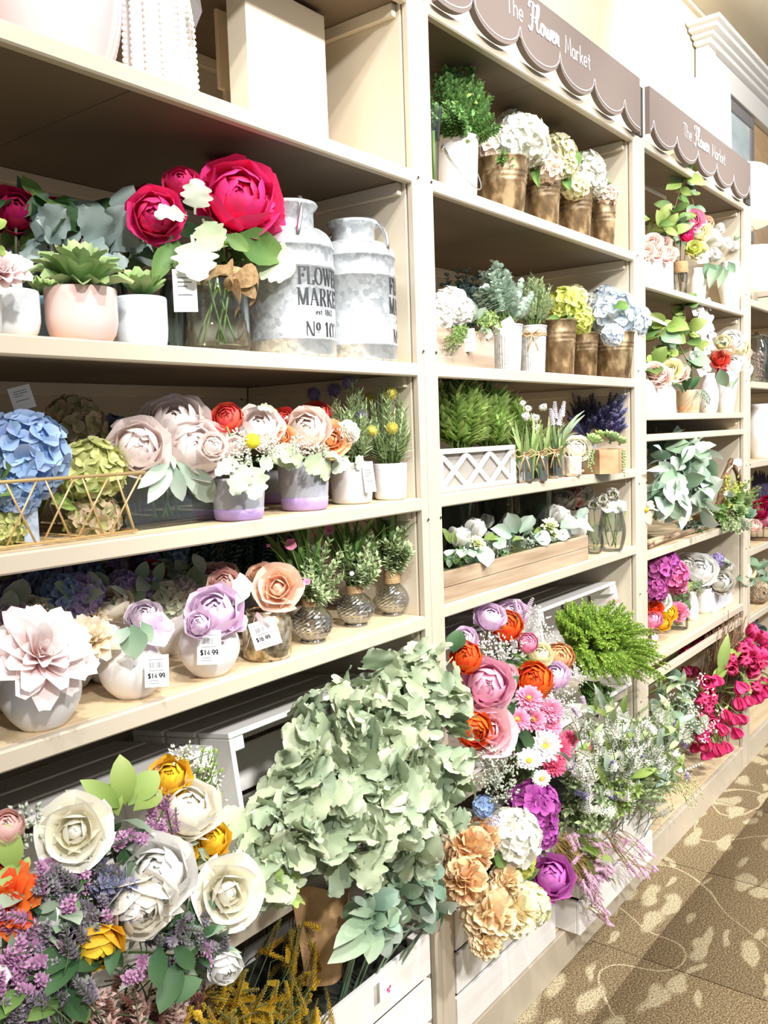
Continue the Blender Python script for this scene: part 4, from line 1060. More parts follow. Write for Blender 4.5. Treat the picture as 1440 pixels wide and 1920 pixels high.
# tall cream boxes
pA, pB = at(467, 150, .16), at(613, 150, .16)
t = thing('cream_display_box', 'tall plain cream box standing on the highest shelf', 'box', (pA.x, .16, ZA))
obj('carton', box(pA.x, pB.x, .16, .215, ZA, 2.44, .002), noisy('cream_card', [(.3, '#efe6d0'), (.7, '#f3ecd9')], (2, 2, 2), .6), t, None, False)
obj('lid_seam', box(pA.x + .01, pB.x - .01, .1590, .1605, ZA + .004, ZA + .006, .0004), CREAM2, t, None, False)
pA, pB = at(408, 60, .30), at(452, 60, .30)
t = thing('beige_card_panel', 'narrow beige card left of the cream box', 'card', (pA.x, .3, ZA))
obj('card', box(pA.x, pB.x, .30, .31, ZA + .17, 2.44, .002), noisy('beige_card', [(.3, '#e6d3b4'), (.7, '#ebdabe')], (2, 2, 2), .7), t, None, False)
obj('foot', box(pA.x + .015, pA.x + .03, .30, .31, ZA, ZA + .172, .001), CREAM2, t, None, False)


# ================================================================== BAY 1, the shelf with the wire basket
# brass wire basket with crossed wires
bx1 = at(255, 1000, .055); 
t = thing('wire_basket', 'brass wire basket of blue and green hydrangeas at the left edge', 'basket', (.40, .2, ZC))
x0, x1, y0, y1 = .47, .862, .045, .33; zb, zt = ZC + .004, at(230, 888, .045).z
e = .012
mb = MB()
for z, k in ((zt, -e), (zb, 0)):
    c = [(x0 + k, y0 + k, z), (x1 - k, y0 + k, z), (x1 - k, y1 - k, z), (x0 + k, y1 - k, z)]
    obj('rim_wire' if z == zt else 'base_wire', tube(c + c[:2], .0026 if z == zt else .002, 6), GOLDW, t)
n = 7
def zig(p0, p1, q0, q1, nm):
    for k in range(n):
        a0 = V3(p0).lerp(V3(p1), (k + .1) / n); a1 = V3(p0).lerp(V3(p1), (k + .9) / n)
        b0 = V3(q0).lerp(V3(q1), (k + .1) / n); b1 = V3(q0).lerp(V3(q1), (k + .9) / n)
        obj('cross_wire', MB().add(tube([a0, b1], .0017, 5)), GOLDW, t); obj('cross_wire', MB().add(tube([a1, b0], .0017, 5)), GOLDW, t)
zig((x0, y0, zb), (x1, y0, zb), (x0 - e, y0 - e, zt), (x1 + e, y0 - e, zt), 'f')
n = 4
zig((x1, y0, zb), (x1, y1, zb), (x1 + e, y0 - e, zt), (x1 + e, y1 + e, zt), 's')
n = 5
mb = MB()
for k in range(1, 9): mb.add(tube([(x0 + (x1 - x0) * k / 9, y0, zb), (x0 + (x1 - x0) * k / 9, y1, zb)], .0014, 5))
obj('base_grid', mb, GOLDW, t, None, True, True)

def flower_stem(label, kind, px, py, d, Y, mat, base, cat='flower', name=None, group=None, lf=(), core=None, lmat=None, nl=5, split=None, dirv=None, ht=None):
    """one cut stem: bloom, stem and a few leaves, its foot at base"""
    P = at(px, py, Y); t = thing(name or kind, label, cat, base if not isinstance(base, float) else (P.x, P.y + .05, base), group)
    b0 = V3(t.location)
    B(t, kind, px, py, d, Y, mat, core=core, split=split, dirv=dirv)
    obj('stem', tube(arc(b0, P + V3((0, .01, -.01)), rnd(.01), 6), .0028, 6), STEMG, t)
    for k in range(nl):
        f = random.uniform(.45, .9); q = b0.lerp(P, f); dd = rnd(1); dd.z = abs(dd.z) * .4; dd.y -= .3; dd.normalize()
        leafobj(t, q, q + dd * d * mpp(P) * .5, random.choice(('broad', 'oval')), lmat or LEAFG)
    return t
zbk = ZC + .008
flower_stem('large sky blue hydrangea head in the wire basket', 'hydrangea', 45, 845, 160, .10, BLUEH, (.60, .15, zbk), 'hydrangea', nl=7)
flower_stem('smaller blue hydrangea low in the basket at the left edge', 'hydrangea', 30, 920, 90, .09, BLUEH, (.58, .12, zbk), 'hydrangea', nl=4)
flower_stem('green hydrangea flushed pink behind the blue hydrangea', 'hydrangea', 140, 795, 110, .22, GREENPK, (.80, .24, zbk), 'hydrangea', nl=7)
flower_stem('yellow green hydrangea at the right end of the wire basket', 'hydrangea', 172, 880, 118, .10, GREENH, (.78, .12, zbk), 'hydrangea', nl=8, lmat=LEAFL)
flower_stem('low yellow green hydrangea near the basket floor', 'hydrangea', 175, 965, 95, .10, GREENPK, (.80, .09, zbk), 'hydrangea', nl=6, lmat=LEAFL)
flower_stem('green leafy stem low in basket at left edge', 'hydrangea', 15, 985, 70, .10, GREENH, (.62, .10, zbk), 'hydrangea', nl=8)
q = at(41, 745, .16); t = thing('price_card', 'white price card poking up behind the blue hydrangea', 'card', q); price_tag(t, 41, 746, 40, 44, .16, None, -.25)
q = at(58, 985, .085); t = thing('hang_tag', 'blue grey paper tag hanging inside the wire basket', 'tag', q); obj('card', box(q.x - .012, q.x + .012, q.y - .001, q.y + .001, q.z - .03, q.z + .03, .0003), plain('blue_card', '#a5b3c4', .6), t, None, False)
# dim blue hydrangeas in the shadow behind the glass vase
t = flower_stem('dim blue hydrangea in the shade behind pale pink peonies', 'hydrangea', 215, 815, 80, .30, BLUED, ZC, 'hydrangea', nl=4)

# square glass vase of pale pink peonies
pA = atz(248, 998, ZC); pB = atz(392, 972, ZC)
gx0, gx1 = pA.x, pB.x - .004; gy0 = min(pA.y, pB.y) + .012; gy1 = gy0 + .085; gz = at(300, 892, gy0).z
t = thing('peony_vase', 'blush pink peonies in square clear glass block vase', 'flower arrangement', ((gx0 + gx1) / 2, (gy0 + gy1) / 2, ZC))
mb = MB()
for b_ in [(gx0, gx1, gy0, gy0 + .004, ZC, gz), (gx0, gx1, gy1 - .004, gy1, ZC, gz), (gx0, gx0 + .004, gy0 + .004, gy1 - .004, ZC, gz), (gx1 - .004, gx1, gy0 + .004, gy1 - .004, ZC, gz), (gx0 + .004, gx1 - .004, gy0 + .004, gy1 - .004, ZC, ZC + .012)]: mb.add(box(*b_, .0008))
obj('vase', mb, GLASS, t, None, False)
obj('acrylic_water', box(gx0 + .0045, gx1 - .0045, gy0 + .0045, gy1 - .0045, ZC + .0125, ZC + .045, .001), GLASS, t, None, False)
Yv = gy0 + .02
B(t, 'peony', 262, 838, 112, Yv - .02, BLUSH, up=.2, dirv=(-.5, -.8, .1)); B(t, 'peony', 328, 782, 124, Yv + .02, BLUSH, up=.7); B(t, 'peony', 372, 836, 122, Yv - .03, BLUSH, up=.2); B(t, 'peony', 285, 795, 74, Yv + .05, BLUSH, up=.7)
stems(t, [(at(x, 880, Yv + .02), V3(((gx0 + gx1) / 2 + dx, Yv + .02, ZC + .014))) for x, dx in ((295, -.015), (305, .0), (318, .01), (328, .02), (310, .03))], STEMG, .0035)
for a in [(322, 868, 285, 935), (325, 870, 340, 940), (330, 865, 385, 925), (345, 870, 412, 950), (318, 870, 268, 905), (320, 850, 330, 875)]: L(t, *a, Yv - .03, Yv - .05, 'oval', SAGEL, 1.15)

def bowl_pot(px, py, pxw, ytop, mat, Z, band=None, bandf=.22, taper=.82):
    p, r = stand(px, py, pxw, Z); h = at(px, ytop, p.y).z - Z
    return p, r, h
def mixed_pot(px, py, pxw, ytop, m1, m2, label, Z=ZC, taper=.86, group=None):
    p, r, h = bowl_pot(px, py, pxw, ytop, m1, Z)
    t = thing('flower_pot', label, 'flower arrangement', p, group)
    rf = lambda f: r * (taper + (1 - taper) * f ** .7)
    pot(t, rf(0), r, h, m1, 'pot', 36, rf)
    if m2:
        pr = [(rf(0) - .002, .0005)] + [(rf(f * .24) + .0009, h * .24 * f + .003) for f in (.0, .5, 1)] + [(rf(.24) - .001, h * .24 + .0035)]
        obj('painted_band', lathe(pr, 36), m2, t, TS(p))
    return t, p, r, h
t, p, r, h = mixed_pot(449, 978, 106, 898, CER_GREY, CER_LILAC, 'grey pot with lilac band, coral and blush flowers and yellow ball')
Y = p.y - .01
B(t, 'ranunculus', 425, 782, 60, Y + .02, CORAL, 'coral_ranunculus', up=.5); B(t, 'peony', 486, 795, 92, Y + .02, BLUSH, up=.7); B(t, 'peony', 400, 835, 50, Y - .03, BLUSH, up=.3); B(t, 'peony', 440, 832, 44, Y - .02, BLUSH)
obj('craspedia_ball', ball(at(473, 827, Y - .05).length * 0 + 14 * mpp(p), 16, 12), noisy('yellow_pollen', [(.3, '#dfc31a'), (.7, '#f3df2e')], (300, 300, 300), .8, 0, .8), t, TS(at(473, 827, Y - .05)))
stems(t, [(at(473, 835, Y - .04), p + V3((0, 0, h))), (at(425, 800, Y), p + V3((0, 0, h))), (at(486, 815, Y), p + V3((0, 0, h)))], STEMG)
clusters(t, [at(x, y, Y - .04) for x, y in [(450, 845), (460, 855), (440, 858), (500, 835), (510, 845), (495, 850), (455, 862), (505, 828), (448, 820), (515, 836)]], .014, 26, .007, BUDW)
for a in [(470, 862, 480, 935, Y - .05, Y - .075, DUSTW), (465, 862, 440, 920, Y - .05, Y - .065, DUSTW), (480, 862, 515, 875, Y - .05, Y - .06, DUSTW), (450, 858, 412, 880, Y - .04, Y - .05, DUSTW), (520, 770, 490, 755, Y, Y, DUSTY)]: L(t, *a[:6], 'lobed', a[6], .95)
t, p, r, h = mixed_pot(572, 959, 100, 866, CER_GREY, CER_LILAC, 'grey pot with lilac band, peach and orange flowers over grey leaves')
Y = p.y - .01
B(t, 'peony', 574, 800, 88, Y - .02, organic('#f2cdb8', '#fbefe6', '#f8ded0'), 'peach_peony', up=.5); B(t, 'rose', 622, 822, 70, Y - .01, ORANGEP, up=.3); B(t, 'ranunculus', 535, 785, 48, Y + .03, CORAL, 'coral_ranunculus'); B(t, 'ranunculus', 592, 775, 62, Y + .05, CORAL, 'coral_ranunculus', up=.8); B(t, 'rose', 530, 818, 46, Y - .02, ORANGEP)
clusters(t, [at(x, y, Y - .045) for x, y in [(550, 835), (562, 842), (545, 848), (580, 838), (590, 848), (600, 840), (606, 850), (558, 828)]], .013, 26, .007, BUDW)
for a in [(575, 858, 520, 845, Y - .05, Y - .06), (570, 855, 605, 885, Y - .05, Y - .07), (585, 855, 640, 885, Y - .04, Y - .055), (560, 855, 525, 870, Y - .05, Y - .06), (600, 850, 640, 860, Y - .04, Y - .03)]: L(t, *a, 'dusty', DUSTY, 1.2)
t, p, r, h = mixed_pot(512, 945, 60, 880, CER_GREY, CER_LILAC, 'grey pot standing behind the two lilac banded pots'); B(t, 'ranunculus', 520, 830, 50, p.y, CORAL, 'coral_ranunculus'); cloud(t, p + V3((0, 0, h + .03)), (.05, .04, .04), 16, .05, ['broad'], [LEAFG])

def allium_pot(px, py, pxw, ytop, m1, label, balls, folc, folr, taper=.9, Z=ZC):
    t, p, r, h = mixed_pot(px, py, pxw, ytop, m1, None, label, Z, taper)
    st = []
    for x, y, d, dy, col in balls:
        P = at(x, y, p.y + dy); R_ = d / 2 * mpp(P)
        def mk():
            mb = MB().add(ball(.62, 10, 8))
            for dd in fib(120, -.98): mb.add(tpl('spike'), leafB(dd * .5, dd + rnd(.15), .5))
            return mb.mesh('globe_thistle', col)
        link('globe_thistle', cmesh(('allium', col.name), mk), t, TS(P, R_, frame((rnd(1)))))
        st.append((P, p + V3((random.uniform(-.5, .5) * r, 0, h * .9))))
    stems(t, st, STEMG, .0016)
    c = at(folc[0], folc[1], p.y)
    bush(t, p + V3((0, 0, h * .9)), c, folr, 34, 12, .028, 'needle', [THYME, STEMG], 'feathery_foliage', 60, .005, wide=1.6)
    return t, p, h
PURPB = organic('#6e6390', '#a196bd', '#887ca8', .2, .1, .8); YELB = organic('#b9a63a', '#e3d76e', '#d0c050', .2, .1, .8)
t, p, h = allium_pot(661, 946, 84, 866, CER_STONE, 'pale grey stoneware pot of purple globe thistles', [(655, 716, 36, .05, PURPB), (678, 779, 27, -.02, PURPB), (626, 732, 34, .12, PURPB), (588, 740, 34, .15, PURPB), (636, 790, 22, .03, PURPB)], (655, 800), (.055, .05, .10))
B(t, 'pompom', 652, 810, 46, p.y - .04, WHITEF, up=.2); L(t, 665, 855, 690, 880, p.y - .04, p.y - .05, 'dusty', DUSTW); L(t, 655, 855, 630, 880, p.y - .04, p.y - .05, 'dusty', DUSTW)
price_tag(t, 692, 897, 21, 52, p.y - .055, None, -.1)
t, p, h = allium_pot(733, 938, 66, 868, MARBLE, 'white marbled pot of yellow globe flowers by the side panel', [(730, 738, 32, .0, YELB), (755, 739, 30, .02, YELB), (697, 808, 24, -.03, YELB), (735, 803, 27, -.04, YELB), (764, 796, 26, -.01, YELB), (692, 747, 26, .05, YELB), (736, 712, 32, .08, YELB), (712, 715, 34, .10, YELB)], (728, 800), (.05, .05, .10))

# ================================================================== BAY 1, the shelf with round white vases
def round_vase(px, py, pxw, ytop, label, Z=ZD):
    p, r = stand(px, py - 2, pxw, Z); p = p + (V3((p.x, p.y, 0)) - V3((CAM.x, CAM.y, 0))).normalized() * 0
    h = at(px, ytop, p.y).z - Z
    t = thing('round_vase', label, 'flower vase', p, 'round white vases with price tags')
    rf = lambda f: r * max(.45, math.sqrt(max(0.0, 1 - ((f - .50) / .62) ** 2)) ** .85) if f < .86 else r * .62
    rf = lambda f: r * (math.sin(PI * (.17 + .66 * f)) ** .75)
    pot(t, rf(0), rf(1), h, ROUNDW, 'vase', 44, rf, .006, MOSS, None, 16)
    return t, p, r, h
t, p, r, h = round_vase(82, 1384, 154, 1225, 'round white vase with big pink white dahlia, left of the tagged vases')
Y = p.y - r * .7
B(t, 'dahlia', 80, 1222, 178, Y - .02, DAHL, up=.25, split=True, dirv=(-.15, -.8, .45)); B(t, 'dahlia', 168, 1198, 100, Y + .06, DAHC, 'cream_dahlia', up=.5, split=True); B(t, 'dahlia', 45, 1190, 90, Y + .07, DAHL, split=True)
t2, p2, r2, h2 = round_vase(252, 1322, 126, 1205, 'round white vase with lilac flower and grey green leaf, tagged')
Y = p2.y - r2 * .7
B(t2, 'cosmos', 296, 1178, 92, Y - .01, LILAC, 'lilac_flower', up=.2, split=True); B(t2, 'peony', 270, 1150, 66, Y + .05, organic('#e4c4dc', '#f6ecf4'), 'pale_peony', up=.6)
L(t2, 250, 1170, 252, 1238, Y - .02, Y - .035, 'broad', SAGE, 1.25); L(t2, 240, 1175, 218, 1205, Y - .02, Y - .03, 'broad', SAGEL, 1.3); L(t2, 265, 1165, 285, 1205, Y - .02, Y - .035, 'broad', SAGE, 1.0)
price_tag(t2, 294, 1258, 44, 60, p2.y - r2 * 1.45, '$14.99', .04)
t3, p3, r3, h3 = round_vase(396, 1280, 118, 1160, 'round white vase with lilac pink peony, tagged, beside the mercury jar')
Y = p3.y - r3 * .7
B(t3, 'peony', 402, 1142, 104, Y, LILAC, 'lilac_peony', up=.5); B(t3, 'peony', 372, 1168, 52, Y - .02, LILAC, 'lilac_peony'); B(t3, 'cosmos', 445, 1165, 60, Y - .02, LILAC, 'lilac_flower')
price_tag(t3, 392, 1214, 44, 64, p3.y - r3 * 1.0, '$14.99', .05)
# mercury glass jar
p, r = stand(503, 1242, 94, ZD); h = at(503, 1140, p.y).z - ZD
t = thing('mercury_jar', 'gold flecked mercury glass jar with peach rose and price tag', 'flower vase', p)
obj('jar', lathe([(0, .002), (r * .95, .0), (r, .006), (r, h * .80), (r * .86, h * .88), (r * .80, h * .94), (r * .86, h), (r * .80, h), (r * .74, h * .94), (r * .9, h * .8), (0, h * .3)], 40), MERC, t, TS(p))
Y = p.y - r * .6
B(t, 'rose', 520, 1100, 88, Y - .01, organic('#f0b48e', '#fbdfca', '#f7cba9'), 'peach_rose', up=.2); B(t, 'peony', 490, 1078, 60, Y + .05, PEACH, 'peach_peony', up=.7); B(t, 'cosmos', 455, 1098, 52, Y + .0, WHITEF, 'white_flower', GCORE); B(t, 'peony', 420, 1092, 60, Y + .06, ROSEPK, 'dusty_pink_peony')
L(t, 460, 1110, 450, 1075, Y - .02, Y - .02, 'broad', CHALK); L(t, 470, 1105, 440, 1125, Y - .02, Y - .03, 'broad', SAGEL)
for a, b in [((480, 1150), (462, 1215)), ((480, 1150), (505, 1175))]:
    obj('ribbon_tail', loopsheet(at(*a, Y - .03), at(*b, Y - .04), .008, V3((-.01, -.01, .0))), plain('pink_ribbon', '#ecd5da', .5), t)
price_tag(t, 497, 1188, 52, 52, p.y - r * 1.02, '$16.99', -.25)
# diamond cut bulb vases
def bulb_vase(px, py, pxw, ytop, yneck, label, fc, fr, flowers, fm=THYME, tall=None):
    p, r = stand(px, py, pxw, ZD); h = at(px, ytop, p.y).z - ZD; hn = at(px, yneck, p.y).z - ZD
    t = thing('bulb_vase', label, 'flower vase', p, 'diamond cut glass bulb vases')
    n, m = 36, 18; v = []; 
    rf = lambda f: r * (math.sin(PI * (.17 + .70 * f)) ** .8)
    for i in range(m + 1):
        f = i / m
        for k in range(n):
            a = 2 * PI * (k + .5 * (i % 2)) / n; bumpy = 1 + (.022 if (i + k) % 2 else -.012) * (1 if 0 < i < m else 0)
            v.append((rf(f) * bumpy * math.cos(a), rf(f) * bumpy * math.sin(a), .006 + (hn - .006) * f))
    q = [(i * n + k, i * n + (k + 1) % n, (i + 1) * n + (k + 1) % n, (i + 1) * n + k) for i in range(m) for k in range(n)]
    obj('bulb', G(v, q), CUTG, t, TS(p), False)
    obj('foot', lathe([(0, .0), (r * .62, 0), (r * .62, .004), (r * .52, .008), (0, .008)], 28), CUTG, t, TS(p))
    rn = rf(1) * .9
    obj('neck', lathe([(rn, hn - .004), (rn, h), (rn + .003, h + .003), (rn - .003, h + .003), (rn - .004, hn)], 24), GLASS, t, TS(p))
    tw = MB()
    for z in np.arange(hn + .002, h - .002, .004): tw.add(lathe([(rn + .0005, z), (rn + .003, z + .002), (rn + .0005, z + .004)], 20))
    obj('twine_wrap', tw, TWINE, t, TS(p))
    c = at(fc[0], fc[1], p.y - .02)
    bush(t, p + V3((0, 0, h)), c, fr, 26, 13, .022, 'tiny', [fm, STEMG], 'fern_sprigs', 65, -.012, wide=.9, zlo=-.9)
    gb = MB()
    for k in range(26):
        b = p + V3((0, 0, h - .01)); e = p + V3((random.uniform(-.05, .05), random.uniform(-.02, .08), h + random.uniform(.10, .17)))
        gb.add(tpl('blade', k % 3), leafM(b, e, rnd(1), 1.3))
    obj('grass_blades', gb, LEAFG, t, None, True, True)
    st = []
    for x, y, d, dy, kind, col in flowers:
        P = at(x, y, p.y + dy); B(t, kind, x, y, d, p.y + dy, col, 'small_flower', YCORE); st.append((P, p + V3((0, 0, h - .02))))
    if st: stems(t, st, STEMG, .0012)
    return t, p, r, h
CUTG = glassy('cut_glass', '#f1efe6', .9, .12, .42)
bulb_vase(588, 1211, 78, 1118, 1136, 'front diamond cut glass bulb vase with magenta pinks, beside the mercury jar', (605, 1070), (.055, .05, .07), [(545, 1020, 30, -.01, 'cosmos', PINKP), (575, 1090, 20, -.03, 'cosmos', PINKP), (503, 1022, 14, .02, 'tulip', PINKP), (592, 1005, 14, .06, 'cosmos', PINKP)])
bulb_vase(668, 1179, 72, 1096, 1112, 'middle diamond cut glass bulb vase with pink and white flowers', (680, 1045), (.05, .05, .065), [(617, 993, 26, .0, 'cosmos', PINKP), (668, 996, 26, .02, 'cosmos', WHITEF), (660, 1075, 12, -.03, 'cosmos', WHITEF)])
t, p, r, h = bulb_vase(737, 1158, 64, 1066, 1094, 'rear diamond cut glass bulb vase with lavender spikes by the side panel', (745, 1020), (.04, .05, .05), [])
mb = MB()
for x, y in ((772, 965), (782, 972), (735, 985), (722, 990), (765, 985), (745, 975)): lavender(mb, p + V3((0, 0, h - .01)), at(x, y, p.y + .02), .055, .010)
obj('lavender_spikes', mb, [VIOLET, STEMG], t, None, True, True)
# rows of vases in the shade at the back of that shelf
def back_vase(px, Y, blooms, label, leaf=SAGE, vm=None, hp=.11):
    p = V3((at(px, 1150, Y).x, Y, ZD)); r = .052
    t = thing('back_row_vase', label, 'flower vase')if 0 else thing('back_row_vase', label, 'flower vase', p, 'flower vases at the back of the shelf')
    rf = lambda f: r * (math.sin(PI * (.17 + .66 * f)) ** .75)
    pot(t, rf(0), rf(1), hp, vm or ROUNDW, 'vase', 28, rf, .005)
    for x, y, d, kind, col in blooms: B(t, kind, x, y, d, Y - .02, col, up=.7, split=d > 74)
    cloud(t, p + V3((0, -.01, hp + .03)), (.07, .06, .04), 14, .05, ['broad', 'oval'], [leaf, SAGEL])
LAVG = organic('#9088b0', '#c4bcd6', '#aba3c6'); CRF = organic('#e0cfae', '#f3ead6')
back_vase(20, .17, [(20, 1150, 64, 'peony', LILAC), (20, 1190, 56, 'hydrangea', ROSEPK), (60, 1135, 50, 'peony', CRF)], 'white vase of pale pink and cream blossom at left edge, behind the dahlia')
back_vase(120, .20, [(95, 1140, 70, 'peony', CRF), (150, 1115, 86, 'hydrangea', VIOLET), (110, 1105, 70, 'hydrangea', BLUED)], 'back row vase of violet and cream blooms behind the pink white dahlia')
back_vase(200, .18, [(205, 1130, 80, 'peony', CRF), (175, 1150, 60, 'dahlia', DAHC)], 'back row vase of cream ruffled blooms, left of the grey green leaf')
back_vase(255, .26, [(230, 1098, 66, 'hydrangea', VIOLET), (268, 1095, 60, 'hydrangea', VIOLET), (285, 1070, 50, 'peony', HOTD)], 'back row vase with violet hydrangea above the first price tag')
back_vase(320, .24, [(305, 1122, 76, 'hydrangea', organic('#b9c0a0', '#e6e8d6')), (345, 1098, 56, 'hydrangea', organic('#cfc0c6', '#eadfe2'))], 'back row vase of pale green hydrangea')
back_vase(385, .22, [(395, 1085, 76, 'peony', ROSEPK), (420, 1070, 54, 'peony', ROSEPK)], 'back row vase of dusty rose peonies behind the lilac peony')
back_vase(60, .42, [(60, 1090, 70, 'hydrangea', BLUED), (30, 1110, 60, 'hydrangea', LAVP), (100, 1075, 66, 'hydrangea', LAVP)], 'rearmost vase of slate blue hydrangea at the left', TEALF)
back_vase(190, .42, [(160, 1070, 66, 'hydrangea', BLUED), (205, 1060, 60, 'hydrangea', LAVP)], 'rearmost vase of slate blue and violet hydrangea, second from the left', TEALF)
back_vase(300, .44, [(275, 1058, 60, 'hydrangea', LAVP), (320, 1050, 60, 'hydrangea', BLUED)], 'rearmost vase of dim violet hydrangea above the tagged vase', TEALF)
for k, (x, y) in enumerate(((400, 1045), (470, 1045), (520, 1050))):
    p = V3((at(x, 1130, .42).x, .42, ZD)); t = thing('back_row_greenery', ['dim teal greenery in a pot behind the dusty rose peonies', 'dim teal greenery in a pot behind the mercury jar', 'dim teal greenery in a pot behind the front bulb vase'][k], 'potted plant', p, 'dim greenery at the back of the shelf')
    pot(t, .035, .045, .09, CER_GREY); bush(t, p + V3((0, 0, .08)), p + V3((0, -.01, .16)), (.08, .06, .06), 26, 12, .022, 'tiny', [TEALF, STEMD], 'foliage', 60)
q = V3((at(2, 1330, .02).x, .04, ZD)); t = thing('blue_pot', 'sky blue pot cut off by the left edge', 'pot', q + V3((-.04, 0, 0))); pot(t, .03, .038, .07, CER_TEAL)

# ================================================================== BAY 2, highest shelf: white bucket and brown buckets
def bucket(px, pxw, ytop, Z, Y, mat, label, group=None, taper=.76, rings=True, soil=MOSS, rf_=None):
    p, r = standy(px, pxw, Z, Y); h = top(p, px, ytop) - Z
    t = thing('bucket', label, 'bucket', p, group)
    a = lambda f: r * (taper + (1 - taper) * f)
    pr = [(0, .001), (a(0) - .003, 0), (a(0), .004)]
    zs = [.62, .70, .78] if rings else []
    for f in zs: pr += [(a(f - .02), h * (f - .02)), (a(f) + .0022, h * f), (a(f + .02), h * (f + .02))]
    pr += [(a(.97), h * .97), (r + .003, h * .985), (r + .003, h), (r - .002, h), (r - .004, h * .96), (a(.5) - .004, h * .5), (0, h * .48)]
    obj('pail', lathe(pr, 36), mat, t, TS(p))
    if soil: obj('moss', lathe([(0, h * .86), (a(.86) - .005, h * .85), (0.0, h * .80)], 18), soil, t, TS(p))
    return t, p, r, h
t, p, r, h = bucket(857, 86, 264, ZB2, .09, plain('white_enamel', '#e9e9ee', .35), 'white enamel bucket holding a leafy boxwood bush', None, .86, False)
# wire handle hanging over the front with its wooden grip
hd = []
for k in range(15):
    b = PI * k / 14; hd.append(p + V3((r * 1.02 * math.cos(b), -r * 1.0 * math.sin(b) - .004, h * .80 - math.sin(b) * h * .62)))
obj('wire_handle', tube(hd, .0018, 6), STEEL, t)
for s in (-1, 1): obj('handle_ear', ball(.006, 8, 6), STEEL, t, TS(p + V3((s * r, 0, h * .80))))
for (cx, cy, rw, rh, dy) in ((842, 190, 42, 62, .02), (878, 205, 55, 60, .0), (858, 150, 40, 40, .04), (890, 245, 40, 32, -.03), (825, 225, 30, 36, -.02)):
    c = at(cx, cy, p.y + dy); m = mpp(c)
    bush(t, p + V3((0, 0, h * .9)), c, (rw * m, .07, rh * m), 40, 16, .0155, 'tiny', [BOXW, STEMG], 'boxwood_foliage', 62, wide=1.3, lo=.3, taper=.2)
cc = at(880, 230, p.y - .04); cloud(t, cc, (.06, .03, .07), 30, .018, ['oval'], [LEAFL, BOXW], 'obj', 'leaf')
q, r2 = standy(815, 30, ZB2, .03); t = thing('cellophane_sleeve', 'clear plastic sleeve left of the white enamel bucket', 'sleeve', q)
obj('sleeve', lathe([(r2 * .5, 0), (r2 * .6, .04), (r2 * .8, .10), (r2 * 1.25, .17), (r2 * 1.2, .17), (r2 * .75, .1)], 14), GLASS, t, TS(q), False)
obj('stems', MB().add(tube([q + V3((0, 0, .0)), q + V3((0, 0, .12))], .004, 6)), STEMG, t)

def hyd_bucket(px, pxw, ytop, Z, Y, label, blooms, leaves, group='rusty brown buckets of hydrangea', lm=LEAFG, taper=.78):
    t, p, r, h = bucket(px, pxw, ytop, Z, Y, RUST, label, group, taper)
    st = []
    for x, y, d, dy, col in blooms:
        B(t, 'hydrangea', x, y, d, Y + dy, col, up=.5, split=d > 58); st.append((at(x, y + d * .3, Y + dy), p + V3((0, 0, h * .8))))
    for a in leaves: L(t, *a[:4], Y + a[4], Y + a[5], 'broad', a[6] if len(a) > 6 else lm, 1.1)
    stems(t, st, STEMG, .0025)
    return t, p, r, h
WHH = organic('#dfe2c4', '#fafaf3', '#f2f2e4'); CRG = organic('#d6d68e', '#f6f1d8', '#e9e6b8'); PKH = organic('#e6c9b0', '#f8ece0', '#f2ddc9'); BLH = organic('#bcd0e2', '#f0f5f8', '#dbe7ef')
t, p, r, h = hyd_bucket(943, 98, 304, ZB2, .10, 'widest rusty brown bucket with white hydrangea, beside the boxwood', [(975, 258, 92, -.02, WHH), (940, 268, 70, .0, WHH), (1000, 275, 60, -.03, WHH), (960, 235, 56, .05, WHH), (920, 280, 50, .02, PKH)], [(990, 290, 1020, 275, -.02, .0), (935, 245, 950, 232, .02, .03, LEAFL)])
bush(t, p + V3((0, 0, h)), at(950, 300, p.y - .05), (.05, .02, .025), 16, 9, .014, 'tiny', [LEAFG, STEMG], 'trailing_sprigs', 60, -.01, zlo=-.9, wide=1.2)
hyd_bucket(1020, 66, 330, ZB2, .10, 'rusty brown bucket with lime and blush hydrangea, second from the boxwood', [(1045, 282, 66, .0, CRG), (1022, 312, 60, -.03, PKH), (1060, 310, 46, -.02, CRG), (1035, 268, 44, .03, LIME)], [(1005, 300, 1000, 330, .0, -.04), (1062, 320, 1085, 280, -.02, -.02), (1005, 275, 1000, 300, -.02, -.04, LEAFG)])
hyd_bucket(1080, 64, 358, ZB2, .10, 'rusty brown bucket with white hydrangea, third from the boxwood', [(1098, 322, 74, .0, WHH), (1078, 345, 50, -.03, CRG), (1112, 340, 50, -.02, WHH)], [(1125, 345, 1150, 332, -.02, -.02), (1060, 330, 1068, 355, -.01, -.04)])
hyd_bucket(1133, 46, 380, ZB2, .10, 'narrowest rusty brown bucket with pale blue hydrangea by the upright', [(1150, 352, 58, .0, WHH), (1170, 366, 50, .0, BLH), (1138, 365, 40, -.02, PKH)], [(1150, 372, 1165, 382, -.03, -.04), (1128, 350, 1118, 356, -.02, -.03)])

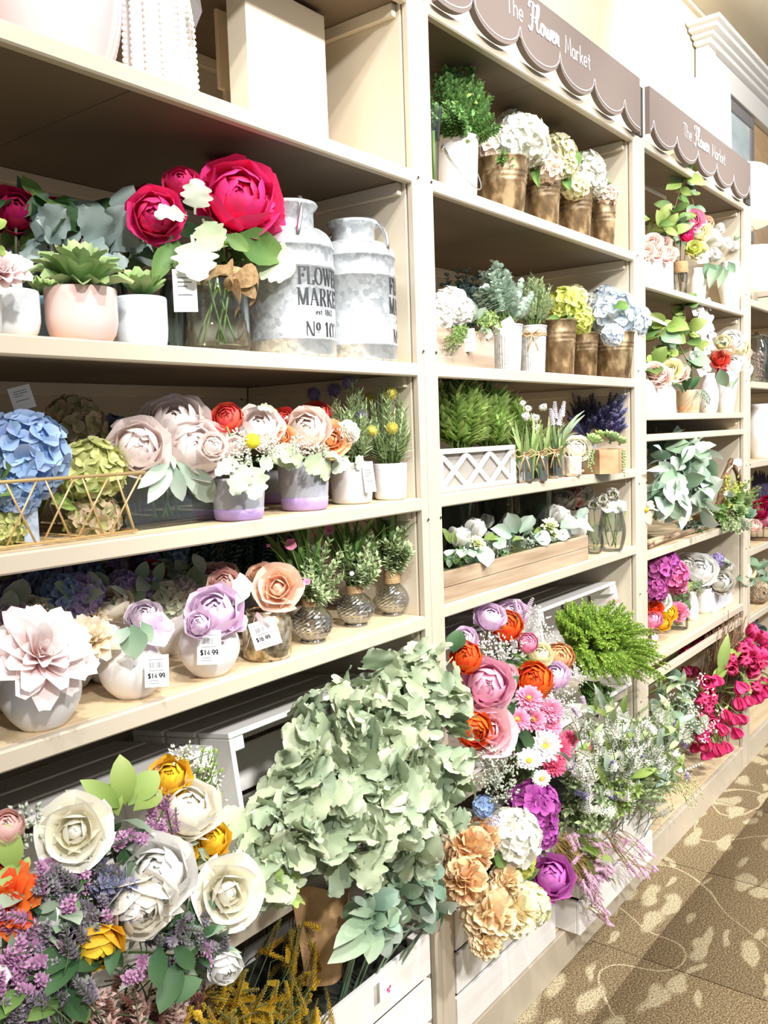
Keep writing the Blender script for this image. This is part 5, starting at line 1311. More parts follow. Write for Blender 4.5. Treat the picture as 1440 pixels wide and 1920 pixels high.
# ================================================================== BAY 2, second shelf: wood planter, ribbed tins, buckets
pa = at(818, 690, .012); pb = at(928, 690, .012); pz = at(870, 618, .012).z
t = thing('wooden_planter', 'whitewashed wooden planter box with white hydrangea and trailing greenery', 'planter', ((pa.x + pb.x) / 2, .07, ZC2))
PLW = wood('white_rubbed_wood', [(.25, '#806a55'), (.5, '#aa9784'), (.75, '#cdc1b3')], 0, .7, 1.2, .3)
for nm, b_ in (('front_board', (pa.x, pb.x, .012, .024)), ('rear_board', (pa.x, pb.x, .120, .132))): obj(nm, box(*b_, ZC2, pz, .001), PLW, t, None, False)
for x in (pa.x, pb.x - .012): obj('end_board', box(x, x + .012, .0245, .1195, ZC2, pz, .001), PLW, t, None, False)
obj('moss', box(pa.x + .013, pb.x - .013, .025, .119, ZC2, pz - .012), MOSS, t, None, False)
Y = .06
B(t, 'hydrangea', 845, 572, 70, Y - .02, WHITEF, up=.4, split=True); B(t, 'hydrangea', 822, 595, 56, Y - .03, WHITEF, up=.3); B(t, 'hydrangea', 868, 580, 46, Y, WHITEF)
for a in [(900, 605, 912, 575, 0, -.02), (895, 605, 930, 595, 0, -.03), (880, 605, 890, 575, .0, -.03), (905, 610, 915, 640, -.03, -.05), (890, 600, 870, 560, 0, 0), (860, 560, 868, 540, .02, .02)]: L(t, a[0], a[1], a[2], a[3], Y + a[4], Y + a[5], 'round', EUCA if a[0] != 895 else LEAFL, 1)
mb = MB()
for k in range(16):
    a = at(random.uniform(838, 872), 612, .01); sprig_mb(mb, a, at(random.uniform(828, 866), random.uniform(625, 662), .0), 9, .012, 'tiny', (0, -.02, .0), 0, 1, 60)
for k in range(10):
    a = at(random.uniform(880, 930), 605, .03); sprig_mb(mb, a, at(random.uniform(880, 945), random.uniform(585, 635), .0), 8, .013, 'tiny', (0, -.02, .01), 0, 1, 60)
obj('trailing_sprigs', mb, [GRASSL, STEMG], t, None, True, True)
price_tag(t, 876, 638, 30, 42, .008, None, -.05)
price_tag(t, 950, 612, 32, 26, .0, None, -.5)
# eucalyptus pots
def tin(px, pxw, ytop, Y, label, mat):
    p, r = standy(px, pxw, ZC2, Y); h = top(p, px, ytop) - ZC2
    t = thing('ribbed_tin', label, 'plant pot', p, 'ribbed whitewashed tins')
    n = 60; v = []
    prof = [(.80, 0), (.80, .02), (1.0, .96), (1.04, .97), (1.04, 1.0), (.98, 1.0), (.95, .94), (.8, .5), (0.01, .48)]
    for f, z in prof:
        for k in range(n): rr = r * f * (1 + (.022 if k % 2 else -.012) * (1 if .01 < z < .95 and f > .5 else 0)); v.append((rr * math.cos(2 * PI * k / n), rr * math.sin(2 * PI * k / n), z * h))
    obj('tin', G(v, [(i * n + k, i * n + (k + 1) % n, (i + 1) * n + (k + 1) % n, (i + 1) * n + k) for i in range(len(prof) - 1) for k in range(n)]), mat, t, TS(p), False)
    return t, p, r, h
def twine_bow(t, p, r, z):
    d = (CAM - p); d.z = 0; d.normalize(); s = V3((-d.y, d.x, 0))
    for k in range(2): obj('twine', lathe([(r, z - .002), (r + .003, z), (r, z + .002)], 28), TWINE, t, TS(p + V3((0, 0, .005 * k))))
    c = p + d * (r + .004) + V3((0, 0, z))
    for sx in (-1, 1):
        obj('bow_loop', tube([c, c + s * sx * .018 + V3((0, 0, .014)) + d * .006, c + s * sx * .030 + V3((0, 0, .004)) + d * .004, c + s * sx * .016 + V3((0, 0, -.006)) + d * .006, c], .0022, 6), TWINE, t)
        obj('bow_tail', tube([c, c + s * sx * .008 + V3((0, 0, -.02)) + d * .004, c + s * sx * .014 + V3((0, 0, -.045))], .002, 6), TWINE, t)
t, p, r, h = tin(953, 56, 610, .09, 'bluish ribbed tin of eucalyptus behind the wooden planter', ZINCL)
for cx, cy, w_, hh_, n_ in ((930, 548, 50, 46, 20), (935, 510, 22, 24, 9), (965, 560, 40, 40, 14)):
    c = at(cx, cy, p.y + .02); m = mpp(c); bush(t, p + V3((0, 0, h)), c, (w_ * m, .05, hh_ * m), n_, 11, .026, 'round', [EUCA, STEMG], 'eucalyptus_foliage', 70, wide=1.1, lo=.3, taper=.35)
t, p, r, h = tin(1000, 52, 612, .08, 'pale ribbed tin with twine bow and soft green sprigs', ZINCL)
twine_bow(t, p, r * .98, h * .80)
c = at(1005, 560, p.y); bush(t, p + V3((0, 0, h)), c, (.05, .045, .075), 38, 12, .022, 'lance', [THYME, STEMG], 'soft_green_sprigs', 50, wide=1.3, lo=.25)
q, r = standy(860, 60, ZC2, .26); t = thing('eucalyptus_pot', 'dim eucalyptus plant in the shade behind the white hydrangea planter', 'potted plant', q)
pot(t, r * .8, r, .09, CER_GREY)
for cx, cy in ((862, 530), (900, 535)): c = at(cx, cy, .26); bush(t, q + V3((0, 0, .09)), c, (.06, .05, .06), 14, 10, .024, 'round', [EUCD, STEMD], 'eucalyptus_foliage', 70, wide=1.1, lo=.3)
hyd_bucket(1050, 64, 602, ZC2, .085, 'rusty brown bucket with lime yellow hydrangea, right of the twine bow tin', [(1062, 568, 66, -.01, LIME), (1085, 600, 46, -.04, LIME), (1050, 575, 50, .03, LIME), (1080, 555, 44, .02, CRG)], [(1062, 598, 1105, 580, -.03, -.05), (1075, 590, 1115, 590, -.04, -.05), (1050, 598, 1035, 590, -.02, -.03)])
hyd_bucket(1098, 50, 625, ZC2, .11, 'rusty brown bucket half hidden between the lime and pale blue hydrangeas', [(1108, 575, 56, .02, WHH), (1090, 590, 40, .02, CRG)], [])
hyd_bucket(1152, 74, 625, ZC2, .06, 'rusty brown bucket with big pale blue hydrangea overlapping the upright', [(1150, 585, 84, -.01, BLH), (1180, 598, 66, -.03, BLH), (1135, 562, 54, .03, BLH), (1150, 625, 40, -.06, PALEBL), (1200, 590, 36, -.05, PALEBL), (1160, 560, 50, .03, BLH)], [(1150, 578, 1180, 570, -.06, -.07), (1190, 600, 1215, 590, -.06, -.06)])

# ================================================================== BAY 2, third shelf: lattice planter, mason jars
pa = atz(828, 922, ZD2); Y0 = .03
xa, xb = at(826, 870, Y0).x, at(968, 870, Y0).x; zt = at(900, 838, Y0).z
t = thing('lattice_planter', 'white planter box with crossed lattice front full of green grass', 'planter', ((xa + xb) / 2, .1, ZD2))
LW = wood('white_lattice_wood', [(.25, '#c4bcb4'), (.5, '#e4dfd9'), (.75, '#d4cdc6')], 0, .6, 1.0, .2)
fr = .012
for nm, b_ in (('front_rail', (xa, xb, Y0, Y0 + .012, ZD2, ZD2 + fr)), ('front_rail', (xa, xb, Y0, Y0 + .012, zt - fr, zt)), ('front_stile', (xa, xa + fr, Y0, Y0 + .012, ZD2 + fr, zt - fr)), ('front_stile', (xb - fr, xb, Y0, Y0 + .012, ZD2 + fr, zt - fr)), ('inner_box', (xa + .002, xb - .002, Y0 + .0125, Y0 + .11, ZD2, zt - .004))):
    obj(nm, box(*b_, .001), LW if nm != 'inner_box' else wood('grey_wood_panel', [(.2, '#8d8780'), (.8, '#aaa49c')], 0, .7), t, None, False)
nx = 3; w = (xb - xa - 2 * fr) / nx; hz = zt - ZD2 - 2 * fr
for k in range(nx):
    for s in (0, 1):
        a = V3((xa + fr + w * k, Y0 + .003 + .004 * s, ZD2 + fr)); b = a + V3((w, 0, hz))
        if s: a, b = V3((a.x, a.y, b.z)), V3((b.x, b.y, a.z))
        d = (b - a).normalized(); n_ = V3((-d.z, 0, d.x)) * .0065
        ya, yb = a.y, a.y + .0045
        v = [a + n_, a - n_, b - n_, b + n_]; v = [(q.x, ya, q.z) for q in v] + [(q.x, yb, q.z) for q in v]
        obj('lattice_slat', G(v, [(3, 2, 1, 0), (4, 5, 6, 7), (0, 1, 5, 4), (1, 2, 6, 5), (2, 3, 7, 6), (3, 0, 4, 7)]), LW, t, None, False)
obj('moss', box(xa + .006, xb - .006, Y0 + .016, Y0 + .106, zt - .0038, zt - .001, .0005), MOSS, t, None, False)
for cx, cy, rw, rh, n_ in ((865, 780, 46, 66, 46), (915, 785, 50, 60, 50), (955, 790, 40, 45, 28), (850, 745, 34, 30, 20)):
    c = at(cx, cy, .09); m = mpp(c); bush(t, (c.x, .085, zt - .01), c, (rw * m, .055, rh * m), n_, 12, .050, 'lance', [GRASSG, STEMG], 'bamboo_grass', 50, wide=.8, lo=.15, taper=.2)
gm = MB()
def mason(px, py, pxw, ytop, label, kind):
    p, r = stand(px, py, pxw, ZD2); h = at(px, ytop, p.y).z - ZD2
    t = thing('mason_jar', label, 'jar', p, 'small ribbed glass jars tied with twine')
    n = 40; v = []; prof = [(.9, .0), (.98, .03), (1, .08), (1, .72), (.9, .80), (.82, .86), (.82, .94), (.88, .96), (.88, 1), (.78, 1)]
    for f, z in prof:
        for k in range(n): rr = r * f * (1 + (.03 if k % 2 else 0) * (1 if .07 < z < .75 else 0)); v.append((rr * math.cos(2 * PI * k / n), rr * math.sin(2 * PI * k / n), z * h))
    obj('jar', G(v, [(i * n + k, i * n + (k + 1) % n, (i + 1) * n + (k + 1) % n, (i + 1) * n + k) for i in range(len(prof) - 1) for k in range(n)]), glassy('ribbed_glass', '#eef1f4', 1.0, .12, .45), t, TS(p), False)
    obj('jar_base', lathe([(0, .001), (r * .88, .001), (r * .9, .006), (0, .008)], 20), TWINE, t, TS(p))
    twine_bow(t, p, r * .86, h * .88)
    gb = MB()
    for k in range(30):
        e = p + V3((random.uniform(-.045, .045), random.uniform(-.04, .04), h + random.uniform(.04, .10)))
        gb.add(tpl('blade', k % 4), leafM(p + V3((random.uniform(-.6, .6) * r, random.uniform(-.6, .6) * r, .01)), e, rnd(1), 1.0))
    obj('grass_blades', gb, GRASSL, t, None, True, True)
    return t, p, r, h
t, p, r, h = mason(985, 906, 28, 845, 'twine tied ribbed glass jar with white freesia, beside the lattice planter', 0)
for x, y, d in ((985, 778, 30), (1004, 782, 30), (1003, 800, 24), (980, 755, 20), (1018, 762, 26), (990, 765, 24)): B(t, 'tulip_open', x, y, d, p.y - .01, WHITEF, 'freesia', up=.6)
stems(t, [(at(x, y, p.y), p + V3((0, 0, .02))) for x, y in ((985, 785), (1004, 790), (1000, 805))], STEMG, .0015)
t, p, r, h = mason(1013, 903, 26, 843, 'twine tied ribbed glass jar of grasses, second from the lattice planter', 0)
t, p, r, h = mason(1042, 897, 26, 840, 'twine tied ribbed glass jar of pale lavender, beside the cream peony pot', 0)
mb = MB()
for x, y in ((1040, 752), (1058, 752), (1052, 768), (1032, 765)): lavender(mb, p + V3((0, 0, h)), at(x, y, p.y), .05, .012)
obj('pale_lavender', mb, [organic('#d3c3d8', '#f2ecf2', '#e4d9e6'), STEMG], t, None, True, True)
mb = MB()
for k in range(16): mb.add(tpl('blade', k % 4), leafM(p + V3((0, 0, h)), at(1050 + random.uniform(-20, 40), random.uniform(770, 820), p.y), rnd(1), 1.2))
obj('silvery_blades', mb, GREYG, t, None, True, True)
p, r = stand(1075, 894, 32, ZD2); h = at(1075, 855, p.y).z - ZD2
t = thing('mercury_pot', 'small white gold mercury pot with one cream peony', 'flower pot', p); pot(t, r * .95, r, h, noisy('white_gold_mercury', [(.35, '#c9b48a'), (.5, '#ece6da'), (.7, '#f7f4ee')], (60, 60, 60), .25, .3), 'pot', 24)
B(t, 'peony', 1083, 840, 50, p.y - .01, IVORY, up=.4, split=False); B(t, 'peony', 1062, 835, 30, p.y + .02, IVORY)
# hexagonal wooden pot of succulents
p, r = stand(1132, 889, 72, ZD2); h = at(1132, 842, p.y).z - ZD2
t = thing('wooden_pot', 'brown six sided wooden pot with succulents and string of pearls', 'plant pot', p)
mb = MB(); v = []
for z in (0, h):
    for k in range(6): v.append((r * 1.05 * math.cos(PI / 3 * k + .2), r * 1.05 * math.sin(PI / 3 * k + .2), z))
hexg = G(v, [(k, (k + 1) % 6, 6 + (k + 1) % 6, 6 + k) for k in range(6)] + [(0, 1, 2, 3), (0, 3, 4, 5), (9, 8, 7, 6), (11, 10, 9, 6)])
for k in range(6):
    a, b = PI / 3 * k + .2, PI / 3 * (k + 1) + .2; v = []
    for rr in (r * 1.05, r * .97):
        for z in (0, h):
            for q in (a + .012, b - .012): v.append((rr * math.cos(q), rr * math.sin(q), z))
    obj('wood_panel', G(v, [(0, 1, 3, 2), (4, 6, 7, 5), (0, 4, 5, 1), (2, 3, 7, 6), (0, 2, 6, 4), (1, 5, 7, 3)]), BROWNW, t, TS(p), False)
obj('soil', lathe([(0, .001), (r * .93, .001), (r * .93, h * .9), (0, h * .92)], 6), SOIL, t, TS(p, 1, Matrix.Rotation(.2, 4, 'Z')), False)
for x, y, d, dy, c in ((1112, 832, 40, -.02, SUCG), (1145, 828, 46, .0, SUCC), (1162, 832, 34, .0, SUCC), (1125, 822, 34, .03, LEAFL)): bloom(t, 'rosette', at(x, y, p.y + dy), d * mpp(p), V3((-.1, -.5, 1)), c, 'succulent_rosette')
mb = MB()
for x, ya, yb in ((1104, 848, 876), (1108, 848, 884), (1112, 846, 870), (1170, 845, 880), (1172, 850, 892), (1168, 845, 870)):
    for k in range(8): mb.add(ball(.0032, 6, 5), TS(at(x + random.uniform(-2, 2), ya + (yb - ya) * k / 7, p.y - r * .9)))
obj('string_of_pearls', mb, SUCC, t, None, True, True)
p = V3((at(1110, 850, .17).x, .17, ZD2)); t = thing('lavender_pot', 'pot of deep purple lavender behind the six sided wooden pot', 'potted plant', p)
pot(t, .045, .055, .09, CER_GREY)
mb = MB()
for k in range(70):
    x, y = random.uniform(1062, 1178), random.uniform(735, 800); lavender(mb, p + V3((random.uniform(-.02, .02), 0, .08)), at(x, y, yclamp(x, y, .19 + random.uniform(-.05, .06), 2.775)), .085, .013, sag=rnd(.01), whorl=4, kind='tiny')
obj('lavender_spikes', mb, [PURPD, STEMD], t, None, True, True)
mb = MB()
for k in range(16):
    x, y = random.uniform(1140, 1176), random.uniform(765, 800); lavender(mb, p + V3((.02, 0, .08)), at(x, y, yclamp(x, y, .12 + random.uniform(-.03, .03), 2.775)), .07, .012, sag=rnd(.01), whorl=4, kind='tiny')
obj('lavender_spikes', mb, [LAVP, STEMD], t, None, True, True)

# ================================================================== BAY 2, fourth shelf: long planter
Y0 = .012; xa, xb = at(830, 1080, Y0).x, at(1103, 1020, Y0).x; zt = at(1103, 1003, Y0).z
t = thing('long_planter', 'long weathered wooden planter of white tulips and round grey green leaves', 'planter', ((xa + xb) / 2, .1, ZE2))
for k in range(2):
    z0_, z1_ = ZE2 + (zt - ZE2) * k / 2, ZE2 + (zt - ZE2) * (k + 1) / 2 - .0012
    obj('front_plank', box(xa, xb, Y0, Y0 + .013, z0_, z1_, .0012), BARNWOOD, t, None, False); obj('rear_plank', box(xa, xb, .14, .153, z0_, z1_, .0012), BARNWOOD, t, None, False)
for x in (xa, xb - .012): obj('end_plank', box(x, x + .012, Y0 + .0135, .1395, ZE2, zt, .0012), BARNWOOD, t, None, False)
obj('moss', box(xa + .013, xb - .013, Y0 + .014, .139, ZE2, zt - .012), MOSS, t, None, False)
for x, y, d, Yb, dv in ((862, 1003, 62, .05, (-.2, -.55, .8)), (894, 988, 66, .06, (.05, -.5, .85)), (962, 978, 58, .09, (.1, -.6, .8)), (1050, 962, 58, .06, (0, -.5, .85)), (915, 975, 44, .13, (0, -.4, .9))):
    P = at(x, y, Yb); bloom(t, 'tulip', P, d * mpp(P) * 1.25, V3(dv), WHITEF, 'white_tulip', True)
stems(t, [(at(x, y, Yb), V3((at(x, y, Yb).x, Yb, zt - .012))) for x, y, Yb in ((862, 1015, .05), (894, 1002, .06), (962, 990, .09), (1050, 975, .06))], STEMG)
for a in [(850, 1030, 838, 1052, .03, .0), (870, 1030, 862, 1056, .03, -.01), (880, 1030, 888, 1052, .03, -.01), (900, 1018, 916, 1058, .04, -.01), (925, 1010, 950, 1028, .04, .0), (970, 1000, 955, 965, .05, .04), (975, 1000, 1000, 970, .05, .04), (960, 1005, 930, 990, .05, .03), (1040, 1000, 1068, 1005, .04, .0), (1050, 990, 1085, 970, .04, .03), (1075, 985, 1115, 985, .04, .02), (1000, 1005, 1035, 1012, .04, .0), (1060, 995, 1075, 1012, .04, -.01), (1085, 975, 1100, 955, .05, .05), (930, 1015, 935, 1035, .03, .0)]: L(t, *a, 'round', random.choice((EUCA, EUCA, SAGEL)), 1.1)
for a in [(905, 1012, 950, 1000, .04, .03), (960, 1015, 990, 1000, .04, .04), (845, 1020, 835, 990, .05, .05), (1055, 990, 1085, 965, .06, .06), (915, 1010, 955, 1012, .04, .02), (1000, 1000, 1030, 985, .05, .05), (855, 1020, 850, 1000, .04, .03)]: L(t, *a, 'oval', LEAFL, 1.1)
for x, y, d in ((892, 1022, 34), (1030, 990, 34), (1035, 1003, 24)): bloom(t, 'spiky', at(x, y, .03), d * mpp(at(x, y, .03)), V3((-.3, -.6, .8)), organic('#c2cc84', '#ecefce'), 'succulent_rosette')
clusters(t, [at(x, y, .03) for x, y in ((865, 1040), (905, 1045), (985, 1018), (1005, 1012), (940, 1030), (1050, 1005))], .018, 24, .009, [SAGEL], 'moss_tufts')
cloud(t, ((xa + xb) / 2, .09, zt + .015), (.33, .05, .025), 60, .045, ['oval', 'round'], [SAGE, LEAFG, EUCA])
# tall glass cylinders in the shade
for k, (px, Yb) in enumerate(((855, .20), (930, .22), (1005, .22))):
    p = V3((at(px, 960, Yb).x, Yb, ZE2)); t = thing('glass_cylinder', ['tall clear glass cylinder behind the leftmost white tulip', 'tall clear glass cylinder behind the middle of the long planter', 'tall clear glass cylinder behind the third white tulip'][k], 'glass vase', p, 'tall glass cylinder vases')
    obj('cylinder', lathe([(0, .002), (.055, 0), (.056, .003), (.056, .205), (.053, .207), (.052, .205), (.052, .012), (0, .010)], 36), GLASSD, t, TS(p))
    cloud(t, p + V3((0, 0, .08)), (.035, .035, .06), 14, .06, ['oval'], [LEAFD, SAGE])
# clear vases of white anemone flowers
def clear_vase(px, py, pxw, ytop, label, blooms, Yoff=0):
    p, r = stand(px, py, pxw, ZE2); h = at(px, ytop, p.y).z - ZE2
    t = thing('glass_vase', label, 'flower vase', p, 'clear vases of white flowers')
    rf = lambda f: r * (.72 + .28 * math.sin(PI * min(1, f * 1.1)) + .10 * max(0, f - .8) * 5)
    obj('vase', lathe(pot_profile(rf(0), rf(1), h, .003, rf, 0, 12), 32), GLASS, t, TS(p))
    st = []
    for x, y, d, dy, kind, col in blooms: B(t, kind, x, y, d, p.y + dy, col, core=GCORE, split=False); st.append((at(x, y, p.y + dy), p + V3((random.uniform(-.4, .4) * r, random.uniform(-.4, .4) * r, .012))))
    stems(t, st, STEMG, .0022)
    return t, p, r, h
GREYW = organic('#c9c4b8', '#ece8df', '#dcd7cc')
clear_vase(1148, 1036, 52, 950, 'clear glass vase of white anemones at the right end of the shelf', [(1148, 925, 48, .0, 'tulip_open', GREYW), (1160, 948, 40, -.02, 'cosmos', WHITEF), (1178, 932, 40, .02, 'tulip_open', GREYW), (1130, 935, 40, -.02, 'tulip_open', GREYW), (1140, 950, 34, -.03, 'cosmos', GREYW)])
clear_vase(1115, 1040, 34, 985, 'narrow clear glass vase between long planter and anemones', [(1112, 945, 46, .02, 'tulip_open', GREYW), (1100, 925, 40, .05, 'cosmos', GREYW), (1160, 915, 44, .08, 'tulip_open', GREYW)])
p = V3((at(1075, 960, .2).x, .2, ZE2)); t = thing('back_row_vase', 'vase of dim pink and white blooms behind the long planter', 'flower vase', p); pot(t, .04, .05, .12, CER_WHITE)
for x, y, d, c in ((1070, 925, 54, ROSEPK), (1100, 920, 46, PEACH), (1055, 935, 50, GREYW), (1110, 930, 40, GREYW), (1085, 935, 44, GREYW)): B(t, 'peony', x, y, d, .19, c, split=False)

# ================================================================== crates under the shelves
SHADEFILL = noisy('crate_shade_dark', [(.3, '#23251f'), (.7, '#34362d')], (60, 60, 60), .95)  # near-black colour standing in for the shade inside a crate
def crate(label, x0, x1, y0, y1, z0, z1, side=False, tilt=0.0, group=None, mats=(CRATE, CRATEV)):
    """slatted crate; side=True: lying on its back slats with the open face to the front, tilted back"""
    t = thing('wooden_crate', label, 'crate', ((x0 + x1) / 2, y0, z0), group)
    M = Matrix.Translation((0, y0, z0)) @ Matrix.Rotation(-tilt, 4, 'X') @ Matrix.Translation((0, -y0, -z0)) if tilt else Matrix.Identity(4)
    th = .011
    def sl(b_, m=0): obj('slat', box(*b_, .0015), mats[m], t, M, False)
    n = 3; g = .012
    if not side:
        h = (z1 - z0 - g * (n - 1)) / n
        for k in range(n):
            a = z0 + k * (h + g)
            sl((x0, x1, y0, y0 + th, a, a + h)); sl((x0, x1, y1 - th, y1, a, a + h))
            sl((x0, x0 + th, y0 + th + .001, y1 - th - .001, a, a + h)); sl((x1 - th, x1, y0 + th + .001, y1 - th - .001, a, a + h))
        w = (y1 - y0 - 2 * th - .004 - g * 2) / 3
        for k in range(3): a = y0 + th + .002 + k * (w + g); sl((x0 + th + .001, x1 - th - .001, a, a + w, z0 + .001, z0 + .012))
        obj('shade_filler', box(x0 + th + .003, x1 - th - .003, y0 + th + .003, y1 - th - .003, z0 + .0135, z1 - .03, .002), SHADEFILL, t, M, False)  # added dark block so the gaps between slats look shaded
        for x in (x0 + th + .001, x1 - th - .027):
            for y in (y0 + th + .001, y1 - th - .027): obj('corner_post', box(x, x + .026, y, y + .026, z1 - .029, z1 - .004, .0015), mats[1], t, M, False)
    else:
        d = (y1 - y0 - th - g * (n - 1)) / n
        for k in range(n):
            a = y0 + k * (d + g)
            sl((x0, x1, a, a + d, z0, z0 + th)); sl((x0, x1, a, a + d, z1 - th, z1))
            sl((x0, x0 + th, a, a + d, z0 + th + .001, z1 - th - .001), 1); sl((x1 - th, x1, a, a + d, z0 + th + .001, z1 - th - .001), 1)
        w = (z1 - z0 - g * 2) / 3
        for k in range(3): a = z0 + k * (w + g); sl((x0, x1, y1 - th, y1, a, a + w))
        for z in (z0 + th + .001, z1 - th - .027):
            for x in (x0 + th + .001, x1 - th - .027): obj('corner_post', box(x, x + .026, y0 + .004, y1 - th - .002, z, z + .026, .0015), mats[0], t, M, False)
    return t
ZL = .1105
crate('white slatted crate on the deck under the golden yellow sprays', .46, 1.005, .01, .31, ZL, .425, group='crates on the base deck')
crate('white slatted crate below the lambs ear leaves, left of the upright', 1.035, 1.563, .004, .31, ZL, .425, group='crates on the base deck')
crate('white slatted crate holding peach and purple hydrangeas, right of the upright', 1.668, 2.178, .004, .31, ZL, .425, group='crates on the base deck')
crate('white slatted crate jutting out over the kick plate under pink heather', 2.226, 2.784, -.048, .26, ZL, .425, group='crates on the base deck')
# raised board that carries the upper crates
for x0, x1, nm in ((.437, 1.577, 'cream riser board carrying the upper crates below the round vases'), (1.656, 2.788, 'cream riser board carrying the upper crates below the long planter')):
    r_ = thing('riser_board', nm, 'shelf', (x0, .1, .66)); obj('board', box(x0, x1, .05, DEP - .003, .665, .69), CREAM2, r_, None, False); obj('front_edge', box(x0, x1, .035, .0495, .655, .69), CREAM, r_, None, False)
UT = math.radians(9)
crate('white crate on its side framing cream roses, at the left', .50, 1.035, .045, .34, .695, 1.01, True, UT, 'crates lying on their sides')
crate('white crate on its side behind the dusty miller', 1.075, 1.560, .045, .34, .695, 1.02, True, UT, 'crates lying on their sides')
crate('white crate on its side behind the orange and pink bouquet', 1.672, 2.190, .045, .34, .695, 1.03, True, UT, 'crates lying on their sides')
crate('white crate on its side behind the bright green fern', 2.230, 2.776, .015, .33, .695, 1.045, True, UT, 'crates lying on their sides')

# ================================================================== cut flower bunches
def bunch(name, label, base, cat='bouquet', group=None):
    return thing(name, label, cat, base, group)
def blooms(t, lst, nst=True, r=.0025, stem=STEMG):
    st = []; b = V3(t.location)
    for e in lst:
        kind, x, y, d, Y, col = e[:6]; kw = e[6] if len(e) > 6 else {}
        B(t, kind, x, y, d, Y, col, **kw); st.append((at(x, y, Y + .01), b))
    if nst: stems(t, st, stem, r)
def sprigs(t, lst, mat, name, L_=.05, size=.010, n=1, jit=14, whorl=4, kind='tiny', fan=.055):
    mb = MB(); b = V3(t.location)
    for x, y, Y in lst:
        for k in range(n):
            e = at(x + random.uniform(-jit, jit), y + random.uniform(-jit, jit), Y + random.uniform(-.02, .03))
            s = e + ((b - e).normalized() * .09 + rnd(fan))
            lavender(mb, s, e, L_ * random.uniform(.7, 1.2), size * 1.25, 0, 1, whorl, rnd(.008), kind)
    obj(name, mb, [mat, STEMD], t, None, True, True)
# cream rose and lavender bunch
t = bunch('rose_bouquet', 'cream roses with lavender sprigs and broad green leaves at the lower left', (.80, .12, .72))
blooms(t, [('rose', 140, 1560, 132, -.09, IVORY, dict(up=.3, dirv=(-.5, -.8, .35))), ('rose', 434, 1676, 130, -.13, IVORY, dict(up=.2, dirv=(-.35, -.85, .3))), ('peony', 292, 1636, 142, -.12, WHITEF, dict(up=.2)), ('peony', 268, 1712, 128, -.14, CREAMF, dict(up=.0, dirv=(-.4, -.9, -.2))), ('peony', 425, 1822, 64, -.14, WHITEF, dict(dirv=(-.4, -.8, -.3))), ('peony', 96, 1712, 66, -.10, WHITEF)])
sprigs(t, [(90, 1640, -.10), (110, 1670, -.10), (170, 1625, -.10), (180, 1715, -.12), (210, 1730, -.13), (140, 1700, -.11), (350, 1740, -.12), (380, 1770, -.13), (400, 1745, -.12), (360, 1790, -.13), (75, 1660, -.1), (330, 1760, -.13), (200, 1690, -.11)], MAUVE, 'mauve_sprigs', .045, .009, 6, 30)
sprigs(t, [(235, 1552, -.08), (262, 1580, -.09), (300, 1500, -.05), (290, 1545, -.08), (72, 1625, -.1), (160, 1640, -.1), (130, 1685, -.11), (210, 1700, -.12), (400, 1800, -.14), (260, 1820, -.14), (275, 1830, -.14), (320, 1500, -.05)], PINKLAV, 'pink_sprigs', .035, .010, 3, 14)
sprigs(t, [(200, 1640, -.11), (215, 1660, -.11), (195, 1670, -.11), (240, 1665, -.13)], organic('#6a6a90', '#9a98b8', '#82829f'), 'blue_grey_sprigs', .04, .016, 4, 14)
for a in [(235, 1510, 228, 1418, -.04, -.04), (240, 1510, 300, 1440, -.04, -.03), (225, 1515, 168, 1466, -.04, -.05), (222, 1530, 205, 1470, -.04, -.03), (250, 1520, 310, 1470, -.05, -.05)]: L(t, *a, 'oval', LEAFL, 1.35)
for a in [(155, 1770, 60, 1815, -.12, -.15), (150, 1790, 85, 1860, -.13, -.16), (300, 1770, 290, 1850, -.13, -.16), (325, 1775, 370, 1820, -.13, -.16), (340, 1800, 300, 1890, -.13, -.16), (300, 1880, 380, 1830, -.14, -.17), (215, 1760, 205, 1820, -.13, -.16), (205, 1800, 95, 1790, -.12, -.15), (110, 1850, 170, 1915, -.13, -.15)]: L(t, *a, 'oval', LEAFD, 1.25)
for a in [(150, 1660, 170, 1635, -.1, -.1), (140, 1680, 145, 1715, -.1, -.12), (330, 1700, 350, 1660, -.12, -.1)]: L(t, *a, 'oval', LEAFG, 1.2)
cloud(t, at(190, 1680, -.06), (.13, .05, .10), 90, .05, ['lance', 'oval'], [SAGE, LEAFD, GREYG]); cloud(t, at(370, 1760, -.09), (.07, .05, .07), 60, .045, ['lance'], [SAGE, LEAFD])
# butter peony bunch, upper right of that crate
t = bunch('peony_bouquet', 'butter cream peony with yellow blossoms in the corner of the white crate', (.95, .16, .74))
blooms(t, [('peony', 356, 1510, 118, -.04, CREAMF, dict(up=.3)), ('peony', 318, 1455, 78, .0, YELLOW, dict(split=True)), ('peony', 398, 1572, 66, -.05, YELLOW, dict(split=True)), ('peony', 345, 1598, 50, -.05, YELLOW), ('ranunculus', 300, 1450, 44, .02, PEACH)])
bush(t, (.97, .14, .80), at(375, 1445, .0), (.06, .04, .05), 26, 10, .014, 'tiny', [LEAFL, STEMG], 'fine_greenery', 60); clusters(t, [at(x, y, .0) for x, y in ((330, 1415), (350, 1410), (360, 1425), (375, 1440), (400, 1460), (405, 1500), (410, 1530))], .014, 16, .008, BUDW)
bush(t, (.98, .12, .76), at(405, 1545, -.03), (.025, .03, .07), 20, 10, .013, 'tiny', [LIME, STEMG], 'fine_greenery', 60)
for a in [(350, 1590, 375, 1570, -.06, -.06), (370, 1590, 400, 1615, -.05, -.06)]: L(t, *a, 'oval', SAGEL, 1.2)
t = bunch('ranunculus_bouquet', 'orange blossoms with yellow green leaves at the left edge', (.62, .10, .72))
